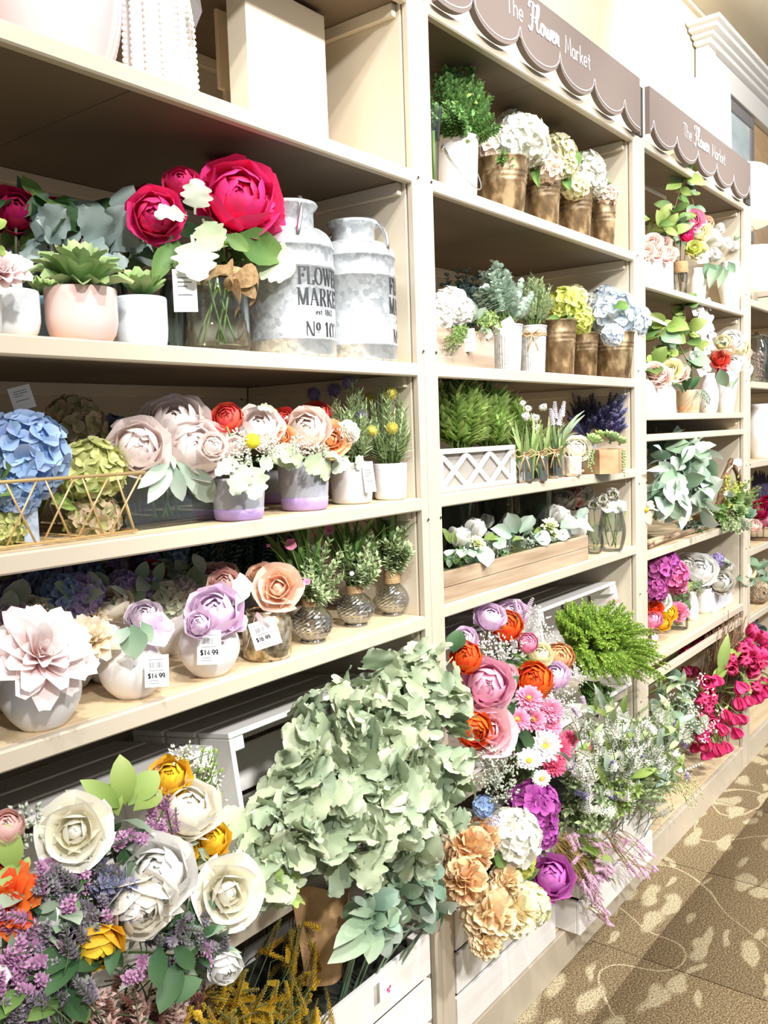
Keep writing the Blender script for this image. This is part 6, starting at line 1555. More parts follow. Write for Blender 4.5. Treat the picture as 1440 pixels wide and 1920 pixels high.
blooms(t, [('ranunculus', 12, 1548, 66, -.05, ROSEPK, dict(split=True)), ('dahlia', 8, 1690, 120, -.08, ORANGE, dict(split=True)), ('ranunculus', 10, 1640, 60, -.06, ORANGE)])
for a in [(25, 1640, 12, 1545, -.07, -.06), (40, 1620, -10, 1660, -.07, -.08), (50, 1690, 20, 1640, -.08, -.08), (70, 1680, 20, 1710, -.08, -.1), (40, 1640, 55, 1605, -.07, -.07)]: L(t, *a, 'oval', LEAFL, 1.3)
clusters(t, [at(x, y, -.04) for x, y in ((45, 1530), (60, 1545), (30, 1560), (20, 1590), (70, 1560))], .02, 24, .010, [DUSTW], 'pale_filler')
t = bunch('lavender_bouquet', 'pink and mauve lavender bunch at the lower left corner', (.60, .06, .50))
sprigs(t, [(30, 1760, -.13), (60, 1740, -.12), (80, 1775, -.13), (40, 1800, -.14), (70, 1820, -.15), (25, 1840, -.15), (20, 1720, -.11), (90, 1750, -.12)], PINKLAV, 'pink_sprigs', .04, .010, 5, 24)
sprigs(t, [(50, 1770, -.12), (90, 1800, -.13), (120, 1740, -.12), (60, 1880, -.15), (150, 1840, -.14), (30, 1900, -.15), (110, 1700, -.1)], MAUVE, 'mauve_sprigs', .05, .010, 7, 30)
blooms(t, [('peony', 185, 1788, 96, -.13, YELLOW, dict(split=True, dirv=(-.3, -.7, -.4), name='yellow_blossom')), ('cosmos', -5, 1830, 60, -.14, WHITEF)])
for a in [(20, 1880, -10, 1915, -.15, -.17), (110, 1870, 60, 1905, -.14, -.17), (40, 1850, 10, 1900, -.15, -.17), (150, 1880, 165, 1918, -.13, -.15)]: L(t, *a, 'broad', LEAFG, 1.1)
cloud(t, at(60, 1800, -.08), (.10, .05, .12), 80, .045, ['lance', 'oval'], [SAGE, LEAFD, GREYG])
# golden and rusty dried sprays
def spray(label, base, pts, col, L_, size, n, jit, nm='dried_spray', st=STEMD, whorl=5):
    t = bunch(nm, label, base, 'dried flowers'); mb = MB(); b = V3(base)
    for x, y, Y in pts:
        for k in range(n):
            e = at(x + random.uniform(-jit, jit), y + random.uniform(-jit, jit), Y + random.uniform(-.03, .04)); s = b.lerp(e, .6) + rnd(.11)
            lavender(mb, s, e, L_ * random.uniform(.6, 1.2), size * .8, 0, 1, 4, rnd(.06), 'tiny', 1.1)
    obj('flower_sprays', mb, [col, st], t, None, True, True); return t
spray('golden yellow solidago sprays over the lower left crate', (.98, .14, .14), [(470, 1880, -.04), (520, 1850, -.02), (560, 1820, .0), (420, 1890, -.06), (380, 1900, -.08), (560, 1890, -.02), (600, 1900, .0), (500, 1905, -.05), (450, 1840, -.04), (570, 1760, .02), (545, 1720, .03), (590, 1850, .02), (430, 1915, -.06)], GOLDR, .08, .010, 9, 26)
t = spray('rusty pink dried sprays beside the golden ones', (.80, .10, .14), [(200, 1880, -.10), (240, 1850, -.09), (280, 1880, -.09), (330, 1870, -.09), (220, 1910, -.1), (300, 1905, -.1), (370, 1850, -.08), (180, 1905, -.1)], RUSTP, .06, .011, 8, 24)
sprigs(t, [(200, 1870, -.12), (255, 1870, -.11), (265, 1910, -.11), (195, 1900, -.12), (340, 1880, -.11)], DRYPK, 'pale_pink_sprigs', .04, .014, 4, 12)
# kraft paper wrapper
q = at(600, 1760, .03); t = thing('kraft_wrapper', 'brown kraft paper cone around bare twigs beside the lambs ear', 'wrapping', (q.x, .1, .43))
a0, a1, a2, a3 = at(545, 1670, .03), at(660, 1640, .02), at(640, 1830, .02), at(575, 1850, .03)
v = [];
for i in range(7):
    f = i / 6; u = a0.lerp(a1, f) + V3((0, -.04 * math.sin(PI * f), .01 * math.sin(9 * f))); w_ = a3.lerp(a2, f) + V3((0, -.02 * math.sin(PI * f), 0)); v += [tuple(u), tuple(u.lerp(w_, .5)), tuple(w_)]
for i in range(7): x, y, z = v[3 * i]; v[3 * i] = (x, y, z)
KR = noisy('kraft_paper', [(.3, '#9c7a52'), (.7, '#b8946a')], (30, 30, 30), .8, 0, .3)
obj('paper', G(v, [(3 * i + k, 3 * i + 3 + k, 3 * i + 4 + k, 3 * i + 1 + k) for i in range(6) for k in (0, 1)]), KR, t)
mb = MB()
for k in range(22): a = at(random.uniform(570, 640), 1840, .05); mb.add(tube(arc(a, at(random.uniform(545, 660), random.uniform(1650, 1740), .05), rnd(.03), 5), .0012, 4))
obj('twigs', mb, TWIGM, t, None, True, True)
# dusty miller
def miller(label, base, blobs, size=.070, group='dusty miller bushes'):
    t = bunch('dusty_miller', label, base, 'foliage bush', group)
    for x, y, rx, ry, Y, n in blobs:
        c = at(x, y, Y); m = mpp(c); cloud(t, c, (rx * m, .075, ry * m), n, size, ['dusty', 'dusty', 'dusty', 'lobed'], [DUSTY, DUSTY, DUSTG if random.random() < 0 else organic('#83957a', '#b9c6aa', '#9eae90', .2, .2, .8)], 'obj', 'leaf', .75, .3, 1.05, .6)
    st = []
    for x, y, rx, ry, Y, n in blobs:
        for k in range(9): st.append((V3(base), at(x + random.uniform(-rx, rx) * .7, y + random.uniform(-ry, ry) * .7, Y)))
    stems(t, st, organic('#8a9a80', '#b6c2aa'), .002)
    return t
miller('large grey green dusty miller bush spilling from the middle crate', (1.20, .12, .74), [(640, 1370, 130, 100, -.03, 80), (600, 1480, 110, 90, -.06, 60), (690, 1540, 130, 90, -.10, 70), (735, 1330, 70, 90, -.02, 60), (720, 1440, 90, 80, -.08, 50)])
miller('dusty miller bush overlapping the upright, right of the large one', (1.45, .12, .74), [(800, 1290, 80, 85, -.03, 60), (815, 1420, 85, 110, -.07, 70), (790, 1560, 90, 60, -.10, 34)])
miller('small dusty miller bush beside the cream rose', (1.12, .10, .72), [(520, 1570, 75, 75, -.07, 50), (490, 1620, 50, 50, -.09, 24)], .062)
t = bunch('green_leaf_spray', 'bright yellow green lobed leaf beside the lower cream rose', (1.06, .08, .72), 'foliage')
for a in [(500, 1680, 520, 1612, -.12, -.12), (505, 1685, 582, 1660, -.12, -.14), (500, 1690, 560, 1640, -.12, -.13), (505, 1690, 540, 1690, -.12, -.14)]: L(t, *a, 'lobed', organic('#8fae4e', '#cfe08c', '#b2ca6c'), .9)
# lambs ear
t = bunch('lambs_ear', 'grey green oval leaved bush over the slatted crate, left of the upright', (1.33, .14, .16), 'foliage bush')
for x, y, rx, ry, Y, n in ((760, 1650, 90, 60, -.05, 60), (700, 1720, 60, 60, -.07, 34), (800, 1690, 50, 50, -.06, 34), (740, 1600, 50, 40, -.03, 24)):
    c = at(x, y, Y); m = mpp(c); cloud(t, c, (rx * m, .05, ry * m), n, .055, ['oval'], [SAGE, SAGEL, organic('#6e8f78', '#a6bfaa', '#88a68f')], 'obj', 'leaf', .7, .2, 1.25)
for a in [(700, 1720, 636, 1745, -.09, -.11), (705, 1735, 640, 1790, -.09, -.12), (712, 1735, 690, 1800, -.1, -.12), (705, 1715, 672, 1705, -.09, -.1), (720, 1725, 748, 1770, -.1, -.12), (715, 1712, 722, 1680, -.09, -.09), (725, 1715, 756, 1705, -.1, -.1), (720, 1740, 722, 1800, -.1, -.12), (760, 1660, 768, 1620, -.08, -.08), (765, 1660, 792, 1665, -.08, -.09), (758, 1665, 735, 1640, -.08, -.08), (690, 1700, 668, 1680, -.08, -.08), (700, 1700, 700, 1670, -.08, -.07)]: L(t, *a, 'oval', random.choice((SAGEL, organic('#7f9c7c', '#bccdb2', '#9fb697'))), 1.5)
stems(t, [(V3(t.location), at(random.uniform(680, 830), random.uniform(1620, 1740), -.06)) for k in range(14)], SAGE, .003)
q = at(724, 1850, -.012); t = thing('price_card', 'small white card with pink flower print on the crate front', 'card', q); o = obj('card', box(q.x - .022, q.x + .022, q.y - .0006, q.y + .0006, q.z - .022, q.z + .022, .0003), PAPER, t, None, False)
mb = MB()
for dx, dz in ((.004, -.008), (.012, -.006), (.008, -.014)): mb.add(G([(q.x + dx + .004 * math.cos(a), q.y - .0009, q.z + dz + .004 * math.sin(a)) for a in np.linspace(0, 2 * PI, 9)[:-1]], [(0, 1, 2, 3), (0, 3, 4, 5), (0, 5, 6, 7)]))
obj('printed_flowers', mb, PINKP, t, None, False, True)

# ================================================================== BAY 2, bunches
t = bunch('mixed_bouquet', 'orange ranunculus and pink peony bunch with white filler in the upper crate', (1.98, .14, .74))
OR2 = ORANGE; PKP = organic('#e17fae', '#f9cbdc', '#f0a5c6', .1); PIN2 = organic('#e48fae', '#fbdbe0', '#f3b5c4', .1)
blooms(t, [('ranunculus', 872, 1232, 62, -.02, OR2, dict(split=True)), ('peony', 915, 1285, 96, -.05, PKP, dict(up=.1)), ('rose', 920, 1368, 98, -.07, PIN2, dict(up=.1)), ('ranunculus', 890, 1370, 70, -.05, OR2, dict(dirv=(-.6, -.7, .0), split=True)), ('ranunculus', 1000, 1275, 74, -.06, OR2, dict(split=True)), ('ranunculus', 950, 1172, 62, .0, OR2), ('ranunculus', 1050, 1232, 56, -.02, ORANGEP, dict(name='orange_ranunculus')), ('peony', 1038, 1262, 60, -.05, LILAC, dict(name='lilac_blossom')), ('peony', 920, 1152, 60, .0, LILAC, dict(up=.8)), ('peony', 960, 1145, 60, .01, LILAC, dict(up=.8)), ('peony', 870, 1198, 50, .0, LILAC), ('ranunculus', 990, 1205, 40, -.02, PINKP), ('peony', 1012, 1225, 50, -.02, PALEYEL), ('peony', 945, 1265, 50, -.03, PIN2)])
for a in [(955, 1290, 968, 1262, -.06, -.07), (950, 1300, 935, 1330, -.05, -.07), (945, 1310, 960, 1345, -.06, -.07), (968, 1375, 1005, 1400, -.07, -.08), (965, 1380, 995, 1415, -.06, -.08), (935, 1325, 960, 1320, -.06, -.07), (850, 1225, 860, 1175, .0, .0)]: L(t, *a, 'broad', LEAFD, 1.2)
clusters(t, [at(x, y, Y) for x, y, Y in [(905, 1205, .0), (920, 1215, -.01), (940, 1210, -.01), (935, 1225, -.02), (955, 1215, -.02), (965, 1200, .0), (905, 1220, -.01), (1000, 1150, .02), (1015, 1165, .02), (1020, 1185, .01), (1030, 1200, .0), (985, 1160, .02), (1050, 1300, -.05), (1040, 1320, -.06), (1060, 1330, -.06), (1050, 1285, -.04), (1085, 1270, -.03), (1100, 1255, -.02), (1070, 1250, -.03), (1040, 1340, -.06), (1065, 1310, -.06), (1020, 1320, -.06)]], .024, 30, .010, [WHITEF], 'white_filler')
clusters(t, [at(x, y, Y) for x, y, Y in [(920, 1420, -.08), (930, 1440, -.09), (945, 1455, -.09), (920, 1465, -.09), (950, 1480, -.09), (935, 1490, -.09), (960, 1430, -.08), (910, 1445, -.08)]], .028, 46, .011, [DUSTW], 'grey_white_filler')
mb = MB()
for x, y, X, Y_ in ((1095, 1275, 1130, 1310), (1085, 1290, 1100, 1330), (1060, 1300, 1085, 1345), (970, 1170, 965, 1125), (980, 1160, 1000, 1120)): lavender(mb, at(x, y, -.03), at(X, Y_, -.05), .04, .010)
obj('pale_lilac_sprigs', mb, [LILAC, STEMG], t, None, True, True)
cloud(t, at(960, 1300, .02), (.12, .05, .14), 90, .05, ['oval', 'lance'], [LEAFG, LEAFD, SAGEL])
t = bunch('aster_bouquet', 'raspberry pink asters with white daisies, below the orange and pink bunch', (2.05, .10, .55))
blooms(t, [('aster', 992, 1308, 48, -.08, PINKP, dict(core=YCORE, name='pink_aster')), ('aster', 970, 1348, 46, -.08, PINKP, dict(core=YCORE, name='pink_aster')), ('aster', 1000, 1348, 44, -.08, PINKP, dict(core=YCORE, name='pink_aster')), ('aster', 1032, 1330, 44, -.08, PINKP, dict(name='pink_aster')), ('aster', 1030, 1360, 46, -.08, PINKP, dict(name='pink_aster')), ('aster', 1045, 1405, 50, -.09, CORALP := organic('#d83a6c', '#f27ea0', '#e65a86'), dict(name='pink_aster')), ('aster', 1038, 1432, 44, -.09, CORALP, dict(name='pink_aster')), ('aster', 1066, 1387, 34, -.08, CORALP, dict(name='pink_aster')), ('aster', 1090, 1402, 34, -.08, CORALP, dict(name='pink_aster')), ('aster', 1022, 1398, 56, -.10, WHITEF, dict(core=YCORE, name='white_daisy')), ('daisy', 992, 1425, 46, -.10, WHITEF, dict(core=YCORE, name='white_daisy')), ('daisy', 1015, 1460, 34, -.10, WHITEF, dict(core=YCORE, name='white_daisy')), ('daisy', 1065, 1432, 32, -.09, WHITEF, dict(name='white_daisy')), ('daisy', 1085, 1428, 28, -.09, WHITEF, dict(name='white_daisy'))])
cloud(t, at(1010, 1400, -.03), (.07, .05, .10), 70, .045, ['oval', 'lance'], [LEAFG, LEAFD])
# bright green fern
t = bunch('green_fern', 'bright green feathery fern bush hanging out of the upper right crate', (2.52, .14, .74), 'foliage bush')
for x, y, rx, ry, Y, n in ((1100, 1165, 70, 38, .0, 60), (1150, 1180, 80, 56, -.03, 90), (1125, 1225, 80, 50, -.04, 80), (1200, 1215, 60, 50, -.06, 60), (1080, 1150, 46, 26, .02, 26), (1225, 1255, 46, 34, -.08, 30), (1160, 1255, 50, 30, -.07, 30)):
    c = at(x, y, Y); m = mpp(c); bush(t, (2.5, .06, .86), c, (rx * m, .05, ry * m), n * 2, 20, .016, 'tiny', [FERNG, STEMG], 'fern_fronds', 62, .02, wide=.8, lo=.35, taper=.4, zlo=-.9)
q = at(1145, 1128, .06); L(t, 1140, 1140, 1150, 1118, .05, .05, 'broad', organic('#a0707a', '#d8b0b4')); L(t, 1150, 1135, 1160, 1120, .05, .05, 'broad', organic('#a0707a', '#d8b0b4'))
bush(t, (2.5, .06, .76), at(1130, 1310, -.02), (.06, .04, .05), 24, 10, .020, 'tiny', [LEAFG, STEMG], 'broad_fronds', 60, wide=1.5)
for k, (x, y, d) in enumerate(((1228, 1195, 18), (1222, 1208, 16))): B(t, 'cosmos', x, y, d, -.06, organic('#bdb9cf', '#e4e2ee'), 'pale_blossom')
# white wildflower bush
t = bunch('wildflower_bush', 'big pale green bush of white wildflowers and lavender buds over the jutting crate', (2.50, .10, .16), 'foliage bush')
for x, y, rx, ry, Y, n in ((1130, 1400, 80, 70, -.06, 60), (1190, 1420, 90, 80, -.08, 80), (1240, 1400, 60, 60, -.06, 50), (1150, 1480, 90, 50, -.10, 60), (1220, 1480, 60, 40, -.09, 40), (1230, 1340, 50, 40, -.03, 30), (1090, 1450, 46, 70, -.08, 44), (1110, 1520, 60, 36, -.09, 34), (1075, 1530, 40, 40, -.07, 24)):
    c = at(x, y, Y); m = mpp(c); bush(t, (2.5, -.0, .42), c, (rx * m, .07, ry * m), n, 10, .036, 'lance', [THYME if n != 60 else LEAFL, STEMG], 'pale_foliage', 50, .01, wide=1.0, lo=.3, zlo=-.9)
fl_ = [(random.gauss(1175, 60), random.gauss(1425, 50), random.uniform(-.16, -.06)) for k in range(110)]
fl_ = [f for f in fl_ if 1055 < f[0] < 1290 and 1300 < f[1] < 1525]
sprigs(t, fl_[:46], WHITEF, 'white_flower_spikes', .05, .012, 4, 12); sprigs(t, fl_[46:58], VIOLET, 'lavender_buds', .035, .010, 2, 8); sprigs(t, fl_[58:96], CHALK, 'chalky_spikes', .05, .013, 4, 12)
for k in range(70):
    x, y = random.uniform(1060, 1285), random.uniform(1320, 1515)
    if abs(x - 1175) / 120 + abs(y - 1420) / 130 > 1.2: continue
    an = random.uniform(-2.6, -.3); l = random.uniform(28, 48); L(t, x, y, x + l * math.cos(an), y + l * math.sin(an), -.13, -.14, 'lance', random.choice((LEAFL, THYME, SAGEL)), 1.0)
t = bunch('pieris_spray', 'pale yellow bell flower sprays drooping at the right end of the jutting crate', (2.62, .05, .30), 'foliage bush')
pr_ = []
mb = MB()
for k in range(34):
    x, y = random.uniform(1195, 1290), random.uniform(1440, 1480); a = at(x, y, -.07); e = at(x + random.uniform(0, 35), y + random.uniform(15, 45), -.10)
    for i in range(9):
        q = a.lerp(e, i / 8) + rnd(.004) + V3((0, 0, .01 * math.sin(PI * i / 8))); mb.add(tpl('bud'), leafB(q, V3((0, -.2, -1)) + rnd(.6), .011), 0)
    mb.add(tube([a, a.lerp(e, .5) + V3((0, 0, .01)), e], .0008, 4), None, 1)
obj('bell_sprays', mb, [PIERIS, STEMG], t, None, True, True)
mb = MB()
for i in range(9): mb.add(ball(.0048, 8, 6), TS(at(1275 + i * 5, 1448 - i * 2, -.06)))
obj('white_bells', mb, WHITEF, t, None, True, True)
stems(t, [(V3(t.location), at(random.uniform(1200, 1280), 1455, -.08)) for k in range(8)], STEMG)
# peach, white and purple hydrangeas in the crate right of the upright
t = bunch('hydrangea_bouquet', 'peach carnations with purple and white hydrangeas in the crate right of the upright', (1.92, .12, .14))
PCH = organic('#e9b27c', '#f7dcb2', '#f1c795', .12); PCH2 = organic('#eec490', '#f8e9c6', '#f3d7a8', .12)
blooms(t, [('pompom', 880, 1590, 92, -.06, PCH, dict(split=True)), ('pompom', 870, 1645, 86, -.08, PCH, dict(split=True)), ('pompom', 905, 1560, 70, -.05, PCH, dict(split=True)), ('pompom', 915, 1710, 104, -.11, PCH2, dict(split=True)), ('pompom', 960, 1700, 96, -.11, organic('#f0dca0', '#fbf4d6', '#f6e8bc', .1), dict(split=True)), ('pompom', 910, 1762, 62, -.12, PCH2, dict(split=True)), ('pompom', 950, 1650, 64, -.10, PCH2, dict(split=True)), ('hydrangea', 960, 1562, 100, -.09, WHH, dict(split=True)), ('hydrangea', 990, 1690, 76, -.11, organic('#dfe29a', '#f4f4d2', '#ebecb6'), dict(split=True)), ('hydrangea', 965, 1608, 74, -.08, LIME, dict(split=True)), ('hydrangea', 1002, 1508, 88, -.09, MAGENTA, dict(split=True)), ('hydrangea', 1015, 1555, 62, -.10, MAGENTA, dict(split=True)), ('peony', 1034, 1642, 82, -.11, organic('#b03a9c', '#e08ad4', '#cb5cbc'), dict(split=True, name='magenta_blossom')), ('hydrangea', 905, 1510, 38, -.06, BLUEH), ('hydrangea', 920, 1545, 36, -.06, organic('#b8b4c6', '#dedbe6'))])
for a in [(930, 1600, 960, 1582, -.08, -.1), (925, 1605, 950, 1625, -.08, -.1), (1000, 1600, 1018, 1610, -.1, -.1), (1025, 1605, 1010, 1590, -.1, -.1)]: L(t, *a, 'broad', LEAFG, 1.2)
cloud(t, at(950, 1630, -.02), (.09, .06, .11), 60, .05, ['broad', 'oval'], [LEAFG, LEAFL, LEAFD])
# pink heather
t = bunch('heather_spray', 'pink heather sprays trailing over the front of the jutting crate', (2.36, .02, .40), 'flower bunch')
mb = MB()
for (x, y, X, Y_, n) in ((1050, 1580, 1110, 1665, 44), (1070, 1590, 1140, 1640, 38), (1085, 1575, 1140, 1600, 14), (1090, 1640, 1120, 1690, 16), (1130, 1560, 1200, 1640, 7), (1150, 1555, 1220, 1600, 5), (1170, 1600, 1225, 1645, 5), (1110, 1690, 1142, 1728, 8), (1050, 1570, 1085, 1600, 14), (1140, 1560, 1180, 1590, 6)):
    for k in range(n):
        j = lambda: random.uniform(-14, 14); lavender(mb, at(x + j(), y + j(), -.085), at(X + j(), Y_ + j(), -.095 + random.uniform(-.03, .015)), .055, .0075, 0, 1, 3, rnd(.014), 'tiny', 1.3)
obj('heather_spikes', mb, [HEATH, organic('#a58a4e', '#c0a868')], t, None, True, True)
for a in [(1070, 1565, 1130, 1600, -.09, -.11), (1080, 1560, 1120, 1560, -.09, -.11), (1090, 1590, 1150, 1620, -.1, -.12), (1110, 1570, 1140, 1600, -.1, -.12), (1100, 1610, 1120, 1640, -.11, -.12), (1140, 1645, 1155, 1655, -.11, -.11)]: L(t, *a, 'lance', LEAFL, .9)
stems(t, [(V3((2.36, .02, .41)), at(x, y, -.085)) for x, y in ((1050, 1580), (1070, 1590), (1085, 1575), (1130, 1560), (1150, 1555), (1140, 1560))], STEMG, .0015)

# ================================================================== BAY 3
RIB = plain('white_ribbed_glaze', '#f3f0ee', .4)
def ribbed_box(xl, xr, yt, Z, Y, label, blms, depth=.10):
    a, b = at(xl, yt, Y), at(xr, yt, Y); z = at((xl + xr) / 2, yt, Y).z
    t = thing('ribbed_planter', label, 'planter', ((a.x + b.x) / 2, Y + depth / 2, Z), 'white picket planters')
    n = 6; w = (b.x - a.x) / n
    for k in range(n): 
        g = box(a.x + w * k + .001, a.x + w * (k + 1) - .001, Y, Y + .010, Z, z, .002); g.v[(g.v[:, 2] > z - .006)] *= 1
        obj('picket', g, RIB, t, None, False)
        obj('picket_tip', G([(a.x + w * k + .002, Y + .001, z), (a.x + w * (k + 1) - .002, Y + .001, z), (a.x + w * (k + .5), Y + .001, z + .010), (a.x + w * k + .002, Y + .009, z), (a.x + w * (k + 1) - .002, Y + .009, z), (a.x + w * (k + .5), Y + .009, z + .010)], [(0, 3, 5, 2), (1, 2, 5, 4)], [(0, 1, 2), (3, 5, 4)]), RIB, t, None, False)
    obj('tub', box(a.x + .002, b.x - .002, Y + .0105, Y + depth, Z, z - .004), RIB, t, None, False)
    for e in blms: B(t, e[0], e[1], e[2], e[3], Y + e[4], e[5], split=False, up=.5)
    cloud(t, ((a.x + b.x) / 2, Y + depth / 2, z + .01), ((b.x - a.x) / 2, .04, .02), 16, .04, ['broad'], [LEAFG, LEAFL])
    return t
RPK = organic('#ecb1a4', '#fbeae2', '#f6d3c8')
ribbed_box(1208, 1263, 483, ZB3, .05, 'white picket planter of pink roses on the shelf under the second sign', [('rose', 1222, 452, 40, .0, RPK), ('rose', 1250, 474, 40, -.01, RPK), ('rose', 1212, 470, 34, .0, RPK), ('rose', 1240, 455, 36, .04, RPK), ('rose', 1232, 470, 34, -.02, RPK)])
ribbed_box(1211, 1268, 718, ZC3, .04, 'white picket planter of blush roses beside the terracotta orchid pot', [('rose', 1226, 695, 42, .0, RPK), ('rose', 1256, 692, 46, -.01, PALEYEL), ('rose', 1240, 705, 40, -.02, RPK), ('rose', 1274, 698, 36, .0, RPK), ('rose', 1216, 700, 34, .03, RPK)])
def branch_leaves(t, base, path, n, size, mats, kind='oval', Y=.06):
    pts = [V3(base)] + [at(x, y, Y + dy) for x, y, dy in path]
    obj('branch', tube(pts, .003, 6, .0015), TWIGM, t)
    for i in range(n):
        f = random.uniform(.25, 1) * (len(pts) - 1); k = min(len(pts) - 2, int(f)); p = pts[k].lerp(pts[k + 1], f - k); d = rnd(1); d.z = d.z * .6 + .1; d.normalize()
        leafobj(t, p, p + d * size * random.uniform(.7, 1.15), kind, random.choice(mats), None, .85)
def simple_vase(px, pxw, ytop, Z, Y, prof, mat, label, cat='vase', group=None):
    p, r = standy(px, pxw, Z, Y); h = top(p, px, ytop) - Z
    t = thing('flower_vase', label, cat, p, group)
    o = [(0, .001)] + [(r * a, h * b) for a, b in prof]; o += [(o[-1][0] - .004, h), (o[-1][0] - .005, h * .9), (r * .5, h * .4), (0, h * .38)]
    obj('vase', lathe(o, 28), mat, t, TS(p)); return t, p, r, h
BOT = [(.7, 0), (.85, .1), (1, .35), (.95, .6), (.7, .8), (.55, .9), (.6, 1)]
TAP = [(.55, 0), (.62, .1), (1, .55), (.98, .75), (.72, .93), (.75, 1)]
FLAR = [(.6, 0), (.62, .05), (.95, .7), (1.0, 1)]
t, p, r, h = simple_vase(1276, 28, 490, ZB3, .05, [(.8, 0), (.85, .3), (.95, .6), (.7, .8), (.75, 1)], GLASS, 'clear bottle vase tied with burlap under tall green branches')
obj('burlap_wrap', lathe([(r * .93, h * .66), (r * 1.0, h * .7), (r * .95, h * .95), (r * .9, h * .98)], 20), BURLAP, t, TS(p))
branch_leaves(t, p + V3((0, 0, .02)), [(1276, 450, .0), (1262, 400, -.01), (1278, 345, -.02), (1285, 320, -.03)], 26, .085, [LEAFL, LEAFG, SAGE]); branch_leaves(t, p + V3((0, 0, .02)), [(1265, 450, .0), (1235, 420, .02), (1218, 410, .05)], 14, .075, [LEAFL, LEAFG])
branch_leaves(t, p + V3((0, 0, .02)), [(1290, 440, .0), (1300, 380, -.01), (1285, 345, .0)], 12, .07, [LEAFL, SAGE])
for x, y, d, c, k in ((1300, 412, 40, PINKP, 'rose'), (1312, 432, 44, PALEYEL, 'rose'), (1288, 440, 24, HOT, 'peony'), (1325, 418, 28, PEACH, 'peony'), (1300, 462, 30, LIME, 'rose')): B(t, k, x, y, d, p.y - .02, c, split=False)
t, p, r, h = simple_vase(1308, 30, 503, ZB3, .08, BOT, WHITE, 'slim white bottle vase, left of the large white tapered vase')
B(t, 'orchid', 1318, 480, 40, p.y - .02, WHITEF); B(t, 'rose', 1310, 470, 36, p.y, PALEYEL); L(t, 1305, 480, 1325, 455, p.y, p.y - .02, 'broad', LEAFL); L(t, 1320, 490, 1340, 530, p.y - .02, p.y - .04, 'broad', SAGE)
t, p, r, h = simple_vase(1369, 46, 492, ZB3, .05, TAP, WHITE, 'large white tapered vase of white magnolias under the second sign')
for x, y, d in ((1345, 442, 56), (1365, 455, 50), (1342, 475, 50), (1380, 460, 34), (1355, 425, 34)): B(t, 'tulip_open', x, y, d, p.y - .02, WHITEF, 'magnolia', dirv=(random.uniform(-.5, .1), -.8, .3))
for a in [(1350, 495, 1330, 535, 0, -.02), (1358, 500, 1348, 535, 0, -.03), (1365, 490, 1378, 512, 0, -.02), (1385, 480, 1410, 505, 0, -.02), (1380, 450, 1398, 415, .0, .0)]: L(t, a[0], a[1], a[2], a[3], p.y + a[4] - .02, p.y + a[5] - .02, 'broad', SAGE)
clusters(t, [at(x, y, p.y) for x, y in ((1392, 430), (1400, 440), (1408, 428), (1385, 420))], .012, 14, .014, [PEACH], 'peach_buds')
q = at(1230, 358, .20); t = thing('price_strip', 'white printed strip card behind the tall green branches', 'card', q); a, b = at(1206, 346, .16), at(1250, 368, .14); obj('card', G([tuple(a), tuple(b), tuple(b + V3((0, 0, -.012))), tuple(a + V3((0, 0, -.012)))] + [tuple(v + V3((0, .002, 0))) for v in (a, b, b + V3((0, 0, -.012)), a + V3((0, 0, -.012)))], [(3, 2, 1, 0), (4, 5, 6, 7), (0, 1, 5, 4), (1, 2, 6, 5), (2, 3, 7, 6), (3, 0, 4, 7)]), PAPER, t, None, False)
q = at(1230, 597, .10); t = thing('price_strip', 'white printed strip card beside the pale blue hydrangea, below shelf edge', 'card', q); a, b = at(1206, 586, .08), at(1252, 606, .06); obj('card', G([tuple(a), tuple(b), tuple(b + V3((0, 0, -.012))), tuple(a + V3((0, 0, -.012)))] + [tuple(v + V3((0, .002, 0))) for v in (a, b, b + V3((0, 0, -.012)), a + V3((0, 0, -.012)))], [(3, 2, 1, 0), (4, 5, 6, 7), (0, 1, 5, 4), (1, 2, 6, 5), (2, 3, 7, 6), (3, 0, 4, 7)]), PAPER, t, None, False)
# shelf below
t, p, r, h = simple_vase(1291, 46, 732, ZC3, .05, [(.78, 0), (.82, .04), (1, .97), (1, 1)], plain('sand_clay', '#c8b193', .7), 'two tone terracotta pot with white orchids and dangling roots', 'orchid pot')
obj('clay_foot', lathe([(r * .78 + .001, 0), (r * .86 + .001, h * .3), (r * .86, h * .31)], 28), plain('terracotta', '#cd8f66', .7), t, TS(p))
for a in [(1285, 735, 1288, 680, 0, -.02), (1295, 735, 1308, 700, .0, -.02), (1280, 738, 1268, 705, 0, -.01)]: L(t, a[0], a[1], a[2], a[3], p.y + a[4] - .02, p.y + a[5] - .02, 'oval', LEAFD)
branch_leaves(t, p + V3((0, 0, h)), [(1295, 690, .0), (1270, 640, .0), (1245, 610, .01), (1225, 640, .03)], 22, .095, [LEAFL, LEAFG, SAGE], 'broad'); branch_leaves(t, p + V3((0, 0, h)), [(1300, 660, .0), (1285, 600, -.01), (1280, 555, -.02)], 16, .07, [LEAFL, LEAFG], 'broad')
branch_leaves(t, p + V3((0, 0, h)), [(1270, 690, .0), (1240, 660, .0), (1220, 690, .0)], 12, .08, [LEAFL, LEAFG], 'broad')
for x, y, d in ((1312, 580, 40), (1325, 600, 46), (1318, 628, 46), (1330, 650, 44), (1310, 665, 44), (1322, 690, 40), (1328, 570, 36), (1335, 620, 36)): B(t, 'orchid', x, y, d, p.y - .03, WHITEF, dirv=(-.5, -.8, random.uniform(-.3, .3)))
mb = MB()
for k in range(18): a = p + V3((random.uniform(-.02, .03), -r * .6, h)); mb.add(tube(arc(a, at(1295 + random.uniform(0, 38), 745 + random.uniform(0, 25), p.y - r - .01), V3((0, -.01, .01)), 6), .0014, 4))
obj('air_roots', mb, GREYG, t, None, True, True)
